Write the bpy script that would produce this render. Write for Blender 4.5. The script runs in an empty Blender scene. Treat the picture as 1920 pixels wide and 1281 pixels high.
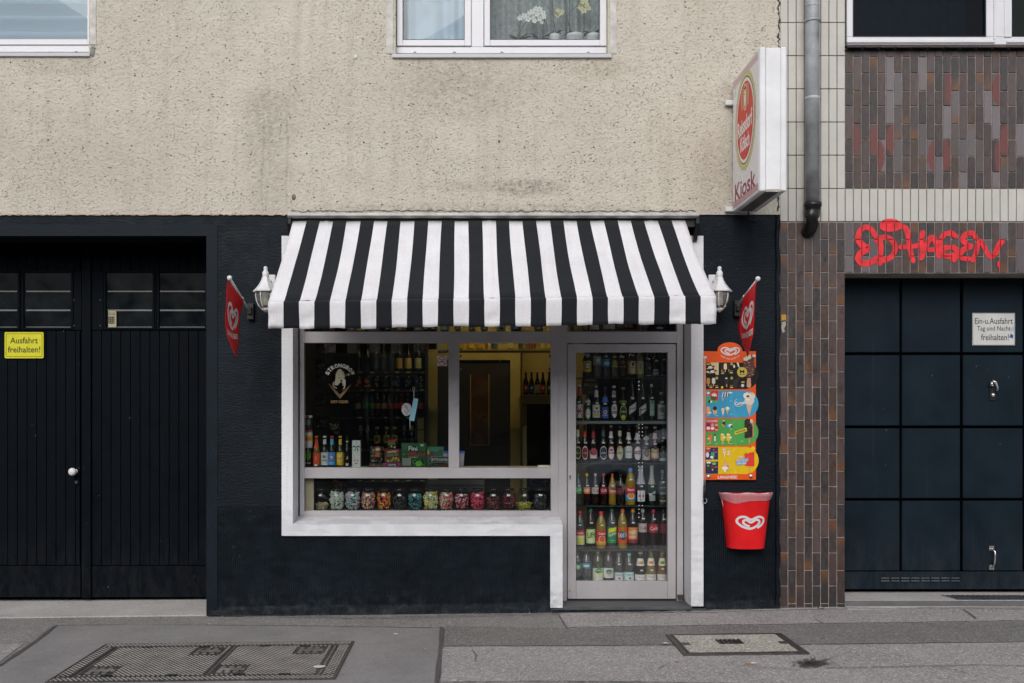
import bpy, bmesh, math, random
from mathutils import Vector, Matrix
random.seed(7)
R = math.radians
scene = bpy.context.scene
COL = scene.collection

# ------------------------------------------------------------ camera, sky, sun, exposure
F, D, VX, VY, CH = 1880.0, 8.0, 880.0, 779.0, 1.6      # focal px, distance to wall, vanishing point, eye height
cam = bpy.data.cameras.new("camera"); camo = bpy.data.objects.new("camera", cam); COL.objects.link(camo)
camo.location = (0, -D, CH); camo.rotation_euler = (R(90), 0, 0)
cam.sensor_fit = 'HORIZONTAL'; cam.sensor_width = 36; cam.lens = 36 * F / 1920
cam.shift_x = 80 / 1920; cam.shift_y = 138.5 / 1920; cam.clip_end = 600
scene.camera = camo
world = bpy.data.worlds.new("World"); scene.world = world; world.use_nodes = True
wn = world.node_tree; wn.nodes.clear()
sky = wn.nodes.new("ShaderNodeTexSky"); sky.sky_type = 'NISHITA'; sky.sun_disc = False
SUN_EL, SUN_AZ = 36, 192            # azimuth clockwise from +Y
sky.sun_elevation = R(SUN_EL); sky.sun_rotation = R(SUN_AZ)
sky.air_density = 1.0; sky.dust_density = 2.0; sky.ozone_density = 1.0
hsv = wn.nodes.new("ShaderNodeHueSaturation"); hsv.inputs['Saturation'].default_value = 0.42
bg = wn.nodes.new("ShaderNodeBackground"); bg.inputs[1].default_value = 0.15
wo = wn.nodes.new("ShaderNodeOutputWorld")
wn.links.new(sky.outputs[0], hsv.inputs['Color']); wn.links.new(hsv.outputs[0], bg.inputs[0]); wn.links.new(bg.outputs[0], wo.inputs[0])
sun = bpy.data.lights.new("sun", 'SUN'); sun.energy = 1.1; sun.angle = R(35); sun.color = (1, 0.96, 0.9)
suno = bpy.data.objects.new("sun", sun); COL.objects.link(suno)
sd = Vector((math.sin(R(SUN_AZ)) * math.cos(R(SUN_EL)), math.cos(R(SUN_AZ)) * math.cos(R(SUN_EL)), math.sin(R(SUN_EL))))
suno.rotation_euler = sd.to_track_quat('Z', 'Y').to_euler(); suno.location = (0, -4, 12)
vs = scene.view_settings; vs.view_transform = 'Standard'; vs.look = 'None'; vs.gamma = 1; vs.use_curve_mapping = False
vs.exposure = 0.12
scene.render.engine = 'CYCLES'
scene.cycles.max_bounces = 8; scene.cycles.transparent_max_bounces = 24; scene.cycles.caustics_reflective = False

# ------------------------------------------------------------ helpers
def at(px, py, Y=0.0):
    s = F / (D + Y); return Vector(((px - VX) / s, Y, CH - (py - VY) / s))
def X(px, Y=0.0): return (px - VX) * (D + Y) / F
def Z(py, Y=0.0): return CH - (py - VY) * (D + Y) / F
GA, GB = 0.0118 * 2.04, 0.0118
def gz(x): return GA + GB * x
def gp(px, py, dz=0.0):
    s = ((py - VY) + GB * (px - VX)) / (CH - GA - dz)
    x = (px - VX) / s; return Vector((x, F / s - D, gz(x) + dz))
def lin(c): return c / 12.92 if c <= 0.04045 else ((c + 0.055) / 1.055) ** 2.4
def hexc(h): return tuple(lin(int(h[i:i + 2], 16) / 255) for i in (1, 3, 5))

class NT:
    def __init__(s, m): s.t = m.node_tree; s.n = s.t.nodes; s.l = s.t.links
    def node(s, typ, **kw):
        n = s.n.new(typ)
        for k, v in kw.items(): setattr(n, k, v)
        return n
    def lk(s, a, b): s.l.new(a, b)
    def setin(s, n, k, v):
        if hasattr(v, 'links'): s.lk(v, n.inputs[k])
        else: n.inputs[k].default_value = v
    def math(s, op, a, b=None, c=None, clamp=False):
        n = s.node("ShaderNodeMath", operation=op); n.use_clamp = clamp
        for i, v in enumerate((a, b, c)):
            if v is not None: s.setin(n, i, v)
        return n.outputs[0]
    def mix(s, f, a, b):
        n = s.node("ShaderNodeMix"); n.data_type = 'RGBA'
        s.setin(n, 0, f); s.setin(n, 6, a if hasattr(a, 'links') else (*a[:3], 1)); s.setin(n, 7, b if hasattr(b, 'links') else (*b[:3], 1))
        return n.outputs[2]
    def pos(s, sx=1, sy=1, sz=1, rot=(0, 0, 0)):
        g = s.node("ShaderNodeNewGeometry"); m = s.node("ShaderNodeMapping")
        m.inputs['Scale'].default_value = (sx, sy, sz); m.inputs['Rotation'].default_value = rot
        s.lk(g.outputs['Position'], m.inputs['Vector']); return m.outputs[0]
    def noise(s, vec, scale, detail=4, rough=0.55):
        n = s.node("ShaderNodeTexNoise"); n.inputs['Scale'].default_value = scale
        n.inputs['Detail'].default_value = detail; n.inputs['Roughness'].default_value = rough
        s.lk(vec, n.inputs['Vector']); return n.outputs[0]
    def voro(s, vec, scale, feat='F1', out=0):
        n = s.node("ShaderNodeTexVoronoi", feature=feat); n.inputs['Scale'].default_value = scale
        s.lk(vec, n.inputs['Vector']); return n.outputs[out]
    def ramp(s, v, a, b, lo=0.0, hi=1.0):
        n = s.node("ShaderNodeMapRange"); n.clamp = True
        s.setin(n, 0, v); n.inputs[1].default_value = a; n.inputs[2].default_value = b
        n.inputs[3].default_value = lo; n.inputs[4].default_value = hi; return n.outputs[0]
    def bump(s, h, dist, strength=1.0, prev=None):
        n = s.node("ShaderNodeBump"); n.inputs['Strength'].default_value = strength; n.inputs['Distance'].default_value = dist
        s.lk(h, n.inputs['Height'])
        if prev is not None: s.lk(prev, n.inputs['Normal'])
        return n.outputs[0]

MATS = {}
def pmat(name, base, rough=0.6, metal=0.0, var=0.12, vscale=6.0, bump=0.0, bscale=60.0, spec=0.5, rvar=0.1, coat=0.0, emis=None, estr=0.0, dust=0.0):
    if name in MATS: return MATS[name]
    m = bpy.data.materials.new(name); m.use_nodes = True; t = NT(m); p = t.n['Principled BSDF']
    if isinstance(base, str): base = hexc(base)
    v = t.pos()
    n1 = t.noise(v, vscale, 5)
    lo = tuple(c * (1 - var) for c in base); hi = tuple(min(1, c * (1 + var)) for c in base)
    cc = t.mix(t.ramp(n1, 0.3, 0.7), lo, hi)
    if dust:                                # splash dirt near the ground, scuffs and paint specks
        zz = t.node("ShaderNodeSeparateXYZ"); t.lk(v, zz.inputs[0])
        cc = t.mix(t.math('MULTIPLY', t.math('MULTIPLY', t.ramp(zz.outputs[2], 0.75, 0.08), t.ramp(t.noise(t.pos(3, 3, 1), 5, 6, .75), .42, .72)), dust), cc, (.11, .105, .10))
        cc = t.mix(t.math('MULTIPLY', t.math('MULTIPLY', t.ramp(t.voro(t.pos(1, 1, .6), 15), .07, .035), t.ramp(t.noise(v, 2.3, 3), .52, .6)), .5), cc, (.25, .25, .25))
        cc = t.mix(t.math('MULTIPLY', t.ramp(t.noise(t.pos(28, 28, 1.3), 1, 5, .7), .60, .74), dust * .5), cc, (.07, .075, .08))
    t.lk(cc, p.inputs['Base Color'])
    t.lk(t.ramp(n1, 0.3, 0.7, max(0.03, rough - rvar), min(1, rough + rvar)), p.inputs['Roughness'])
    p.inputs['Metallic'].default_value = metal; p.inputs['Specular IOR Level'].default_value = spec
    p.inputs['Coat Weight'].default_value = coat
    if bump: t.lk(t.bump(t.noise(v, bscale, 4), bump), p.inputs['Normal'])
    if emis: p.inputs['Emission Color'].default_value = (*emis, 1); p.inputs['Emission Strength'].default_value = estr
    MATS[name] = m; return m
PCG = 1.0
def pc(h, rough=0.45):                       # a printed or moulded colour
    return pmat(f"colour {h} {rough} {PCG}", tuple(min(.82, v * PCG) for v in hexc(h)), rough, var=0.05, vscale=25, rvar=0.05)
def thin_glass(name, tint=(1, 1, 1), refl=1.0, ior=1.5, rough=0.0, haze=0.0, hazecol=(0.8, 0.8, 0.8)):
    if name in MATS: return MATS[name]
    m = bpy.data.materials.new(name); m.use_nodes = True; t = NT(m); t.n.clear()
    tr = t.node("ShaderNodeBsdfTransparent"); tr.inputs[0].default_value = (*tint, 1)
    gl = t.node("ShaderNodeBsdfGlossy"); gl.inputs['Roughness'].default_value = rough
    gl.inputs['Color'].default_value = (refl, refl, refl, 1)
    geo = t.node("ShaderNodeNewGeometry"); dt = t.node("ShaderNodeVectorMath", operation='DOT_PRODUCT')
    t.lk(geo.outputs['Normal'], dt.inputs[0]); t.lk(geo.outputs['Incoming'], dt.inputs[1])
    f0 = ((ior - 1) / (ior + 1)) ** 2          # the same for both faces of the sheet
    sch = t.math('ADD', f0, t.math('MULTIPLY', 1 - f0, t.math('POWER', t.math('SUBTRACT', 1.0, t.math('ABSOLUTE', dt.outputs['Value'])), 5.0)))
    mx = t.node("ShaderNodeMixShader"); t.lk(sch, mx.inputs[0]); t.lk(tr.outputs[0], mx.inputs[1]); t.lk(gl.outputs[0], mx.inputs[2])
    last = mx.outputs[0]
    if haze:
        df = t.node("ShaderNodeBsdfDiffuse"); df.inputs[0].default_value = (*hazecol, 1)
        m2 = t.node("ShaderNodeMixShader"); m2.inputs[0].default_value = haze
        t.lk(last, m2.inputs[1]); t.lk(df.outputs[0], m2.inputs[2]); last = m2.outputs[0]
    o = t.node("ShaderNodeOutputMaterial"); t.lk(last, o.inputs[0]); MATS[name] = m; return m

def tag(o, label=None, cat=None, group=None, kind=None):
    if label: o['label'] = label
    if cat: o['category'] = cat
    if group: o['group'] = group
    if kind: o['kind'] = kind
    return o
def empty(name, loc, label=None, cat=None, group=None, kind=None, rz=0, parent=None):
    o = bpy.data.objects.new(name, None); COL.objects.link(o); o.empty_display_size = 0.05
    o.location = loc; o.rotation_euler[2] = rz
    if parent: o.parent = parent; o.location = Vector(loc) - wloc(parent)
    return tag(o, label, cat, group, kind)
def wloc(o):
    v = Vector((0, 0, 0))
    while o: v += o.location; o = o.parent
    return v

class MB:
    def __init__(s): s.v = []; s.f = []; s.m = []; s.mats = []; s.sm = []
    def mi(s, m):
        if m not in s.mats: s.mats.append(m)
        return s.mats.index(m)
    def add(s, vs_, fs, m, smooth=False):
        b = len(s.v); i = s.mi(m); s.v += [tuple(p) for p in vs_]
        for f in fs: s.f.append(tuple(b + k for k in f)); s.m.append(i); s.sm.append(smooth)
        return s
    def box(s, x0, x1, y0, y1, z0, z1, m):
        if x0 > x1: x0, x1 = x1, x0
        if y0 > y1: y0, y1 = y1, y0
        if z0 > z1: z0, z1 = z1, z0
        v = [(x0, y0, z0), (x1, y0, z0), (x1, y1, z0), (x0, y1, z0), (x0, y0, z1), (x1, y0, z1), (x1, y1, z1), (x0, y1, z1)]
        return s.add(v, [(0, 3, 2, 1), (4, 5, 6, 7), (0, 1, 5, 4), (1, 2, 6, 5), (2, 3, 7, 6), (3, 0, 4, 7)], m)
    def pbox(s, px0, px1, py0, py1, Yf, depth, m):       # a box whose front face (at depth Yf) spans those photo pixels
        return s.box(X(px0, Yf), X(px1, Yf), Yf, Yf + depth, Z(py1, Yf), Z(py0, Yf), m)
    def flat(s, pts, fn, m, faces=None):                  # 2D outline through a surface mapping
        return s.add([fn(a, b) for a, b in pts], faces or [tuple(range(len(pts)))], m)
    def prism(s, pts, y0, y1, m):                         # outline in XZ (counter-clockwise seen from -Y), front at y0
        n = len(pts); v = [(a, y0, b) for a, b in pts] + [(a, y1, b) for a, b in pts]
        fs = [tuple(range(n)), tuple(range(2 * n - 1, n - 1, -1))] + [(i, n + i, n + (i + 1) % n, (i + 1) % n) for i in range(n)]
        return s.add(v, fs, m)
    def lathe(s, prof, m, seg=16, c=(0, 0, 0), smooth=True, a0=0, a1=360, axis='z', close=False):
        full = (a1 - a0) == 360; n = seg if full else seg + 1; v = []; fs = []
        for r, h in prof:
            for i in range(n):
                a = R(a0 + (a1 - a0) * i / seg)
                x, y = r * math.cos(a), r * math.sin(a)
                p = (x, y, h) if axis == 'z' else ((x, -h, y) if axis == 'y' else (h, x, y))
                v.append((c[0] + p[0], c[1] + p[1], c[2] + p[2]))
        for j in range(len(prof) - 1):
            for i in range(seg):
                a, b = j * n + i, j * n + (i + 1) % n
                fs.append((a, b, b + n, a + n))
        if close and full:
            fs.append(tuple(range(n - 1, -1, -1))); k = (len(prof) - 1) * n; fs.append(tuple(range(k, k + n)))
        return s.add(v, fs, m, smooth)
    def tube(s, pts, r, m, seg=8, smooth=True):
        pts = [Vector(p) for p in pts]; v = []; fs = []
        rs = r if isinstance(r, (list, tuple)) else [r] * len(pts)
        for k, p in enumerate(pts):
            d = (pts[min(k + 1, len(pts) - 1)] - pts[max(k - 1, 0)]).normalized()
            u = d.cross(Vector((0.13, 0.31, 0.94)) if abs(d.z) < 0.9 else Vector((1, 0.1, 0))).normalized(); w = d.cross(u)
            for i in range(seg):
                a = 2 * math.pi * i / seg; v.append(p + (u * math.cos(a) + w * math.sin(a)) * rs[k])
        for k in range(len(pts) - 1):
            for i in range(seg):
                a, b = k * seg + i, k * seg + (i + 1) % seg; fs.append((a, a + seg, b + seg, b))
        n = len(pts) * seg; fs.append(tuple(range(seg))); fs.append(tuple(range(n - 1, n - seg - 1, -1)))
        return s.add(v, fs, m, smooth)
    def ball(s, c, r, m, seg=12, sq=(1, 1, 1)):
        v = []; fs = []; k = seg // 2
        for j in range(k + 1):
            t_ = math.pi * j / k
            for i in range(seg):
                a = 2 * math.pi * i / seg
                v.append((c[0] + r * sq[0] * math.sin(t_) * math.cos(a), c[1] + r * sq[1] * math.sin(t_) * math.sin(a), c[2] - r * sq[2] * math.cos(t_)))
        for j in range(k):
            for i in range(seg): a, b = j * seg + i, j * seg + (i + 1) % seg; fs.append((a, b, b + seg, a + seg))
        return s.add(v, fs, m, True)
    def mesh(s, name, origin=(0, 0, 0), bevel=0.0):
        me = bpy.data.meshes.new(name); o = Vector(origin)
        me.from_pydata([tuple(Vector(p) - o) for p in s.v], [], s.f)
        for m in s.mats: me.materials.append(m)
        me.polygons.foreach_set('material_index', s.m); me.polygons.foreach_set('use_smooth', s.sm)
        if bevel:
            bm = bmesh.new(); bm.from_mesh(me)
            ed = [e for e in bm.edges if len(e.link_faces) == 2 and e.calc_face_angle(0) > 0.6]
            bmesh.ops.bevel(bm, geom=ed, offset=bevel, segments=1, affect='EDGES', profile=0.5, clamp_overlap=True)
            bm.to_mesh(me); bm.free()
        me.update(); return me
    def build(s, name, parent=None, bevel=0.0, label=None, cat=None, group=None, kind=None, origin=None):
        o0 = wloc(parent) if parent else Vector(origin or (0, 0, 0))
        o = bpy.data.objects.new(name, s.mesh(name, o0, bevel)); COL.objects.link(o)
        if parent: o.parent = parent
        else: o.location = o0
        return tag(o, label, cat, group, kind)
def inst(name, me, loc, parent=None, color=None, rot=None):
    o = bpy.data.objects.new(name, me); COL.objects.link(o)
    if parent: o.parent = parent; o.location = Vector(loc) - wloc(parent)
    else: o.location = loc
    if color: o.color = (*color, 1)
    if rot: o.rotation_euler = rot
    return o
def copy_tree(o, parent=None):
    c = o.copy(); COL.objects.link(c); c.parent = parent
    for ch in o.children: copy_tree(ch, c)
    return c

_TG = {}
def text_geo(body, bold=0.0, res=3):
    k = (body, bold, res)
    if k not in _TG:
        c = bpy.data.curves.new('t', 'FONT'); c.body = body; c.size = 1; c.offset = bold; c.resolution_u = res
        o = bpy.data.objects.new('t', c); me = bpy.data.meshes.new_from_object(o)
        vv = [(v.co.x, v.co.y) for v in me.vertices]; ff = [tuple(p.vertices) for p in me.polygons]
        ff = [f if sum((vv[f[i]][0] * vv[f[(i + 1) % len(f)]][1] - vv[f[(i + 1) % len(f)]][0] * vv[f[i]][1]) for i in range(len(f))) > 0 else f[::-1] for f in ff]
        bpy.data.objects.remove(o); bpy.data.meshes.remove(me); bpy.data.curves.remove(c)
        xs = [a for a, b in vv]; ys = [b for a, b in vv]
        _TG[k] = (vv, ff, min(xs), max(xs), min(ys), max(ys))
    return _TG[k]
def put_text(mb, body, cx, cy, w, h, fn, m, bold=0.0, shear=0.0, rot=0.0, res=3):
    """text fitted into a w x h box centred at (cx, cy) on the surface fn"""
    vv, ff, x0, x1, y0, y1 = text_geo(body, bold, res); out = []
    for a, b in vv:
        u = ((a - x0) / (x1 - x0) - 0.5) * w; v = ((b - y0) / (y1 - y0) - 0.5) * h; u += v * shear
        out.append((cx + u * math.cos(rot) - v * math.sin(rot), cy + u * math.sin(rot) + v * math.cos(rot)))
    mb.flat(out, fn, m, ff)
def arc_text(mb, body, cx, cy, rad, a0, a1, hgt, fn, m, bold=0.0, down=False):
    n = len(body)
    for i, ch in enumerate(body):
        if ch == ' ': continue
        a = R(a0 + (a1 - a0) * (i + 0.5) / n)
        wd = abs(R(a1 - a0)) * rad / n * (0.42 if ch in 'I!' else 0.86)
        put_text(mb, ch, cx + rad * math.cos(a), cy + rad * math.sin(a), wd, hgt, fn, m, bold, rot=a - math.pi / 2 + (math.pi if down else 0))
def oval(cx, cy, rx, ry, n=24): return [(cx + rx * math.cos(2 * math.pi * i / n), cy + ry * math.sin(2 * math.pi * i / n)) for i in range(n)]
def rect(cx, cy, w, h): return [(cx - w / 2, cy - h / 2), (cx + w / 2, cy - h / 2), (cx + w / 2, cy + h / 2), (cx - w / 2, cy + h / 2)]
def rrect(cx, cy, w, h, r, n=4):
    o = []
    for sx, sy, a in ((1, -1, -90), (1, 1, 0), (-1, 1, 90), (-1, -1, 180)):
        for i in range(n + 1):
            t_ = R(a + 90 * i / n); o.append((cx + sx * (w / 2 - r) + r * math.cos(t_), cy + sy * (h / 2 - r) + r * math.sin(t_)))
    return o
def smooth_line(pts, k=5):
    o = []; n = len(pts)
    for i in range(n - 1):
        p0, p1, p2, p3 = pts[max(i - 1, 0)], pts[i], pts[i + 1], pts[min(i + 2, n - 1)]
        for j in range(k):
            t_ = j / k
            o.append(tuple(0.5 * ((2 * p1[c]) + (-p0[c] + p2[c]) * t_ + (2 * p0[c] - 5 * p1[c] + 4 * p2[c] - p3[c]) * t_ ** 2 + (-p0[c] + 3 * p1[c] - 3 * p2[c] + p3[c]) * t_ ** 3) for c in range(2)))
    o.append(tuple(pts[-1])); return o
def stroke(mb, pts, w, fn, m, caps=True, sm=5):
    p = smooth_line(pts, sm) if sm and len(pts) > 2 else pts
    L, Rr = ribbon(p, w, caps); n = len(L)
    mb.flat(L + Rr, fn, m, [(i, n + i, n + i + 1, i + 1) for i in range(n - 1)])
def ribbon(p, w, caps=True):              # left and right edge of a stroke with rounded ends
    n = len(p); C = []
    for i in range(n):
        a, b = p[max(i - 1, 0)], p[min(i + 1, n - 1)]; dx, dy = b[0] - a[0], b[1] - a[1]; l = math.hypot(dx, dy) or 1e-9
        ww = w[min(i * len(w) // n, len(w) - 1)] if isinstance(w, (list, tuple)) else w
        C.append((p[i][0], p[i][1], dx / l, dy / l, ww / 2))
    if caps:
        x, y, dx, dy, h = C[0]; C = [(x - dx * h * math.cos(R(q)), y - dy * h * math.cos(R(q)), dx, dy, h * math.sin(R(q))) for q in (8, 25, 45, 68)] + C
        x, y, dx, dy, h = C[-1]; C = C + [(x + dx * h * math.cos(R(q)), y + dy * h * math.cos(R(q)), dx, dy, h * math.sin(R(q))) for q in (68, 45, 25, 8)]
    return [(x - dy * h, y + dx * h) for x, y, dx, dy, h in C], [(x + dy * h, y - dx * h) for x, y, dx, dy, h in C]
HEART = [(.48, -.52), (.82, -.2), (.95, .15), (.85, .42), (.5, .5), (.03, .25), (-.38, .5), (-.75, .46), (-.93, .18), (-.85, -.1), (-.5, -.42), (0, -.58), (.4, -.36), (.62, -.03), (.58, .18), (.36, .24), (.03, 0), (-.3, .22), (-.5, .12), (-.48, -.08), (-.3, -.26), (-.05, -.38)]
def heart(mb, cx, cy, half, fn, m, ysc=1.0, w=0.17):
    stroke(mb, [(cx + a * half, cy + b * half * ysc) for a, b in HEART], w * half, fn, m)
def wallfn(Y, x0=0, z0=0): return lambda a, b: (x0 + a, Y, z0 + b)
def pxfn(Y): return lambda a, b: tuple(at(a, b, Y))       # outlines given in photo pixels (y down)
def cylfn(Rr, z0=0.0, cx=0.0, cy=0.0): return lambda a, b: (cx + Rr * math.sin(a / Rr), cy - Rr * math.cos(a / Rr), z0 + b)

# ------------------------------------------------------------ materials
def mat_plaster():
    m = bpy.data.materials.new('roughcast'); m.use_nodes = True; t = NT(m); p = t.n['Principled BSDF']
    v = t.pos(1, 1, 1.35, (0, R(-35), 0)); v0 = t.pos()
    big = t.noise(v0, 0.9, 5, 0.6); mid = t.noise(v0, 5, 4)
    c = t.mix(t.ramp(big, 0.3, 0.7), (0.54, 0.50, 0.425), (0.62, 0.58, 0.50))
    c = t.mix(t.ramp(mid, 0.42, 0.75, 0, 0.22), c, (0.36, 0.32, 0.25))
    xyz = t.node("ShaderNodeSeparateXYZ"); t.lk(v0, xyz.inputs[0])
    st = t.noise(t.pos(9, 1, 0.7), 1, 4); fine = t.noise(v0, 24, 5, 0.7)
    def blob(cx, cz, rx, rz):
        a = t.math('POWER', t.math('DIVIDE', t.math('SUBTRACT', xyz.outputs[0], cx), rx), 2.0)
        b = t.math('POWER', t.math('DIVIDE', t.math('SUBTRACT', xyz.outputs[2], cz), rz), 2.0)
        return t.math('SUBTRACT', 1.0, t.math('ADD', a, b), clamp=True)
    for px, py, rx, rz, a, col in ((985, 352, .34, .09, .7, (.17, .13, .11)), (880, 350, .3, .06, .4, (.2, .16, .13)), (515, 215, .36, .30, .32, (.2, .175, .13)), (500, 300, .2, .75, .3, (.22, .2, .16)), (850, 165, .65, .35, .45, (.2, .17, .13)), (1120, 130, .3, .12, .4, (.25, .2, .13)), (120, 120, .5, .12, .3, (.22, .18, .13)), (1340, 330, .25, .4, .35, (.25, .2, .17)), (1375, 180, .15, .2, .5, (.2, .17, .13)), (900, 395, 1.8, .07, .55, (.2, .17, .15)), (60, 300, 1.2, .5, .15, (.25, .2, .15))):
        g = at(px, py); k = t.math('MULTIPLY', blob(g.x, g.z, rx, rz), t.ramp(fine, 0.38, 0.62, 0.15, 1.0))
        c = t.mix(t.math('MULTIPLY', k, a), c, col)
    c = t.mix(t.math('MULTIPLY', t.ramp(st, 0.52, 0.75, 0, 0.25), 1.0), c, (0.27, 0.24, 0.19))
    xl = t.math('SUBTRACT', xyz.outputs[0], -1.62); ln = t.math('SINE', t.math('ADD', t.math('MULTIPLY', xyz.outputs[0], 31.0), t.math('MULTIPLY', t.noise(v0, 1.5, 2), 6.0)))
    c = t.mix(t.math('MULTIPLY', t.math('MULTIPLY', t.ramp(ln, .90, .99), blob(-1.55, 3.62, .38, .62)), 0.2), c, (.16, .14, .11))
    # pits between the thrown grains
    n = t.noise(v, 62, 2, 0.5); pit = t.ramp(n, 0.605, 0.70); pit2 = t.ramp(t.voro(v, 17), 0.17, 0.07); sel = t.ramp(t.noise(v0, 11, 2), 0.42, 0.58)
    pit2 = t.math('MULTIPLY', pit2, sel)
    patch = t.ramp(t.noise(v0, 1.6, 3), 0.35, 0.65, 0.55, 1.0); pit = t.math('MULTIPLY', pit, patch)
    c = t.mix(t.math('MULTIPLY', pit, 0.46), c, (0.20, 0.17, 0.12)); c = t.mix(t.math('MULTIPLY', pit2, 0.8), c, (0.11, 0.09, 0.06))
    t.lk(c, p.inputs['Base Color']); p.inputs['Roughness'].default_value = 0.92; p.inputs['Specular IOR Level'].default_value = 0.2
    h = t.math('SUBTRACT', t.math('MULTIPLY', t.noise(v, 46, 3, 0.5), 0.7), t.math('ADD', t.math('MULTIPLY', pit, 0.45), t.math('MULTIPLY', pit2, 0.6)))
    t.lk(t.bump(h, 0.012, 1.0), p.inputs['Normal']); return m
def mat_combed(name, base, split=True, rough=0.5, amp=0.0035, vdust=True, pitch=0.0165):
    m = bpy.data.materials.new(name); m.use_nodes = True; t = NT(m); p = t.n['Principled BSDF']
    v0 = t.pos(); xyz = t.node("ShaderNodeSeparateXYZ"); t.lk(v0, xyz.inputs[0])
    wob = t.math('MULTIPLY', t.noise(v0, 6, 3), 0.02)
    vert = t.math('SINE', t.math('MULTIPLY', t.math('ADD', t.math('ADD', xyz.outputs[0], xyz.outputs[1]), wob), 2 * math.pi / pitch))
    vert = t.math('MULTIPLY', vert, t.ramp(t.noise(t.pos(1, 1, 3), 7, 3), 0.35, 0.6, 0.15, 1))
    hz = t.math('SINE', t.math('MULTIPLY', t.math('ADD', xyz.outputs[2], t.math('MULTIPLY', wob, 0.6)), 2 * math.pi / 0.011))
    hz = t.math('ADD', t.math('MULTIPLY', hz, 0.06), t.math('MULTIPLY', t.noise(t.pos(0.5, 1, 2.2), 42, 4), 1.3))
    if split:
        k = t.ramp(t.math('ADD', xyz.outputs[2], t.math('MULTIPLY', wob, 3)), 0.84, 0.90)
        mx = t.node("ShaderNodeMix"); t.lk(k, mx.inputs[0]); t.lk(vert, mx.inputs[2]); t.lk(hz, mx.inputs[3]); h = mx.outputs[0]
    else: h = hz
    c = t.mix(t.ramp(t.noise(v0, 2.2, 5), 0.35, 0.68), tuple(b * (0.72 if vdust else .96) for b in base), tuple(b * (1.3 if vdust else 1.03) for b in base))
    if not vdust:
        dr = t.math('MULTIPLY', t.ramp(t.noise(t.pos(30, 30, 2), 1, 4), .58, .78), .22); c = t.mix(dr, c, (.38, .35, .31)); c = t.mix(t.math('MULTIPLY', t.ramp(xyz.outputs[2], .28, .05), t.ramp(t.noise(v0, 18, 5, .7), .42, .66, 0, .6)), c, (.22, .20, .18))
    if vdust:
        sp = t.math('MULTIPLY', t.ramp(t.voro(v0, 26), 0.09, 0.05), t.ramp(t.noise(v0, 3, 3), 0.56, 0.66))
        c = t.mix(t.math('MULTIPLY', sp, 0.6), c, (0.3, 0.3, 0.3))
        low = t.ramp(xyz.outputs[2], 0.30, 0.02); c = t.mix(t.math('MULTIPLY', t.math('MULTIPLY', low, t.ramp(t.noise(v0, 14, 5, .7), .45, .75)), 0.28), c, (0.12, 0.115, 0.11))
    t.lk(c, p.inputs['Base Color']); t.lk(t.ramp(t.noise(v0, 9, 4), .3, .7, rough - .1, rough + .15), p.inputs['Roughness'])
    p.inputs['Specular IOR Level'].default_value = 0.15
    b = t.bump(t.noise(v0, 55, 4), 0.0025 if vdust else 0.0006)
    t.lk(t.bump(h, amp, 0.85, b), p.inputs['Normal']); return m
def mat_asphalt(name, a, b, grain=1.0, rough=0.85, warm=0.0):
    m = bpy.data.materials.new(name); m.use_nodes = True; t = NT(m); p = t.n['Principled BSDF']; v = t.pos()
    c = t.mix(t.ramp(t.noise(v, 1.7, 6, 0.65), 0.32, 0.68), a, b)
    sp = t.voro(v, 95, out=1); bw = t.node("ShaderNodeRGBToBW"); t.lk(sp, bw.inputs[0])
    c = t.mix(t.ramp(bw.outputs[0], 0.62, 0.85, 0, 0.55 * grain), c, tuple(min(1, x * 1.9) for x in b))
    c = t.mix(t.ramp(bw.outputs[0], 0.30, 0.12, 0, 0.6 * grain), c, tuple(x * 0.45 for x in a))
    c = t.mix(t.math('MULTIPLY', t.ramp(t.noise(v, 9, 5, 0.75), 0.56, 0.72), 0.3), c, tuple(x * 0.6 for x in a))
    t.lk(c, p.inputs['Base Color']); p.inputs['Roughness'].default_value = rough; p.inputs['Specular IOR Level'].default_value = 0.3
    h = t.math('ADD', t.voro(v, 95), t.noise(v, 40, 4)); t.lk(t.bump(h, 0.004, 0.7 * grain + 0.05), p.inputs['Normal']); return m
def mat_brick():
    m = bpy.data.materials.new('clinker'); m.use_nodes = True; t = NT(m); p = t.n['Principled BSDF']
    oi = t.node("ShaderNodeObjectInfo"); g = t.node("ShaderNodeNewGeometry"); tc = t.node("ShaderNodeTexCoord")
    rnd = oi.outputs['Random']; v = t.pos(1, 1, 0.5)
    xyz = t.node("ShaderNodeSeparateXYZ"); t.lk(tc.outputs['Object'], xyz.inputs[0])
    end = t.math('MULTIPLY', xyz.outputs[2], t.math('SUBTRACT', t.math('MULTIPLY', t.ramp(rnd, 0, 1, -1, 1), 9.0), 0.0))   # kiln flash towards one end
    fl = t.ramp(t.math('ADD', end, t.noise(v, 13, 3)), 0.72, 1.25)
    rn2 = t.math('FRACT', t.math('MULTIPLY', rnd, 37.3)); fl = t.math('MULTIPLY', fl, t.ramp(rn2, 0.25, 0.6))
    c = t.mix(t.math('MULTIPLY', fl, 0.9), oi.outputs['Color'], (0.15, 0.062, 0.022))
    c = t.mix(t.ramp(t.noise(v, 34, 5, 0.7), 0.45, 0.72, 0, 0.35), c, (0.13, 0.115, 0.12))
    low = t.node("ShaderNodeSeparateXYZ"); t.lk(g.outputs['Position'], low.inputs[0])
    c = t.mix(t.math('MULTIPLY', t.ramp(low.outputs[2], 0.42, 0.1), 0.6), c, (0.03, 0.027, 0.025))
    t.lk(c, p.inputs['Base Color']); t.lk(t.ramp(t.noise(v, 20, 4), .3, .7, 0.22, 0.5), p.inputs['Roughness'])
    t.lk(t.bump(t.noise(v, 28, 4), 0.003), p.inputs['Normal']); return m
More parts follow.
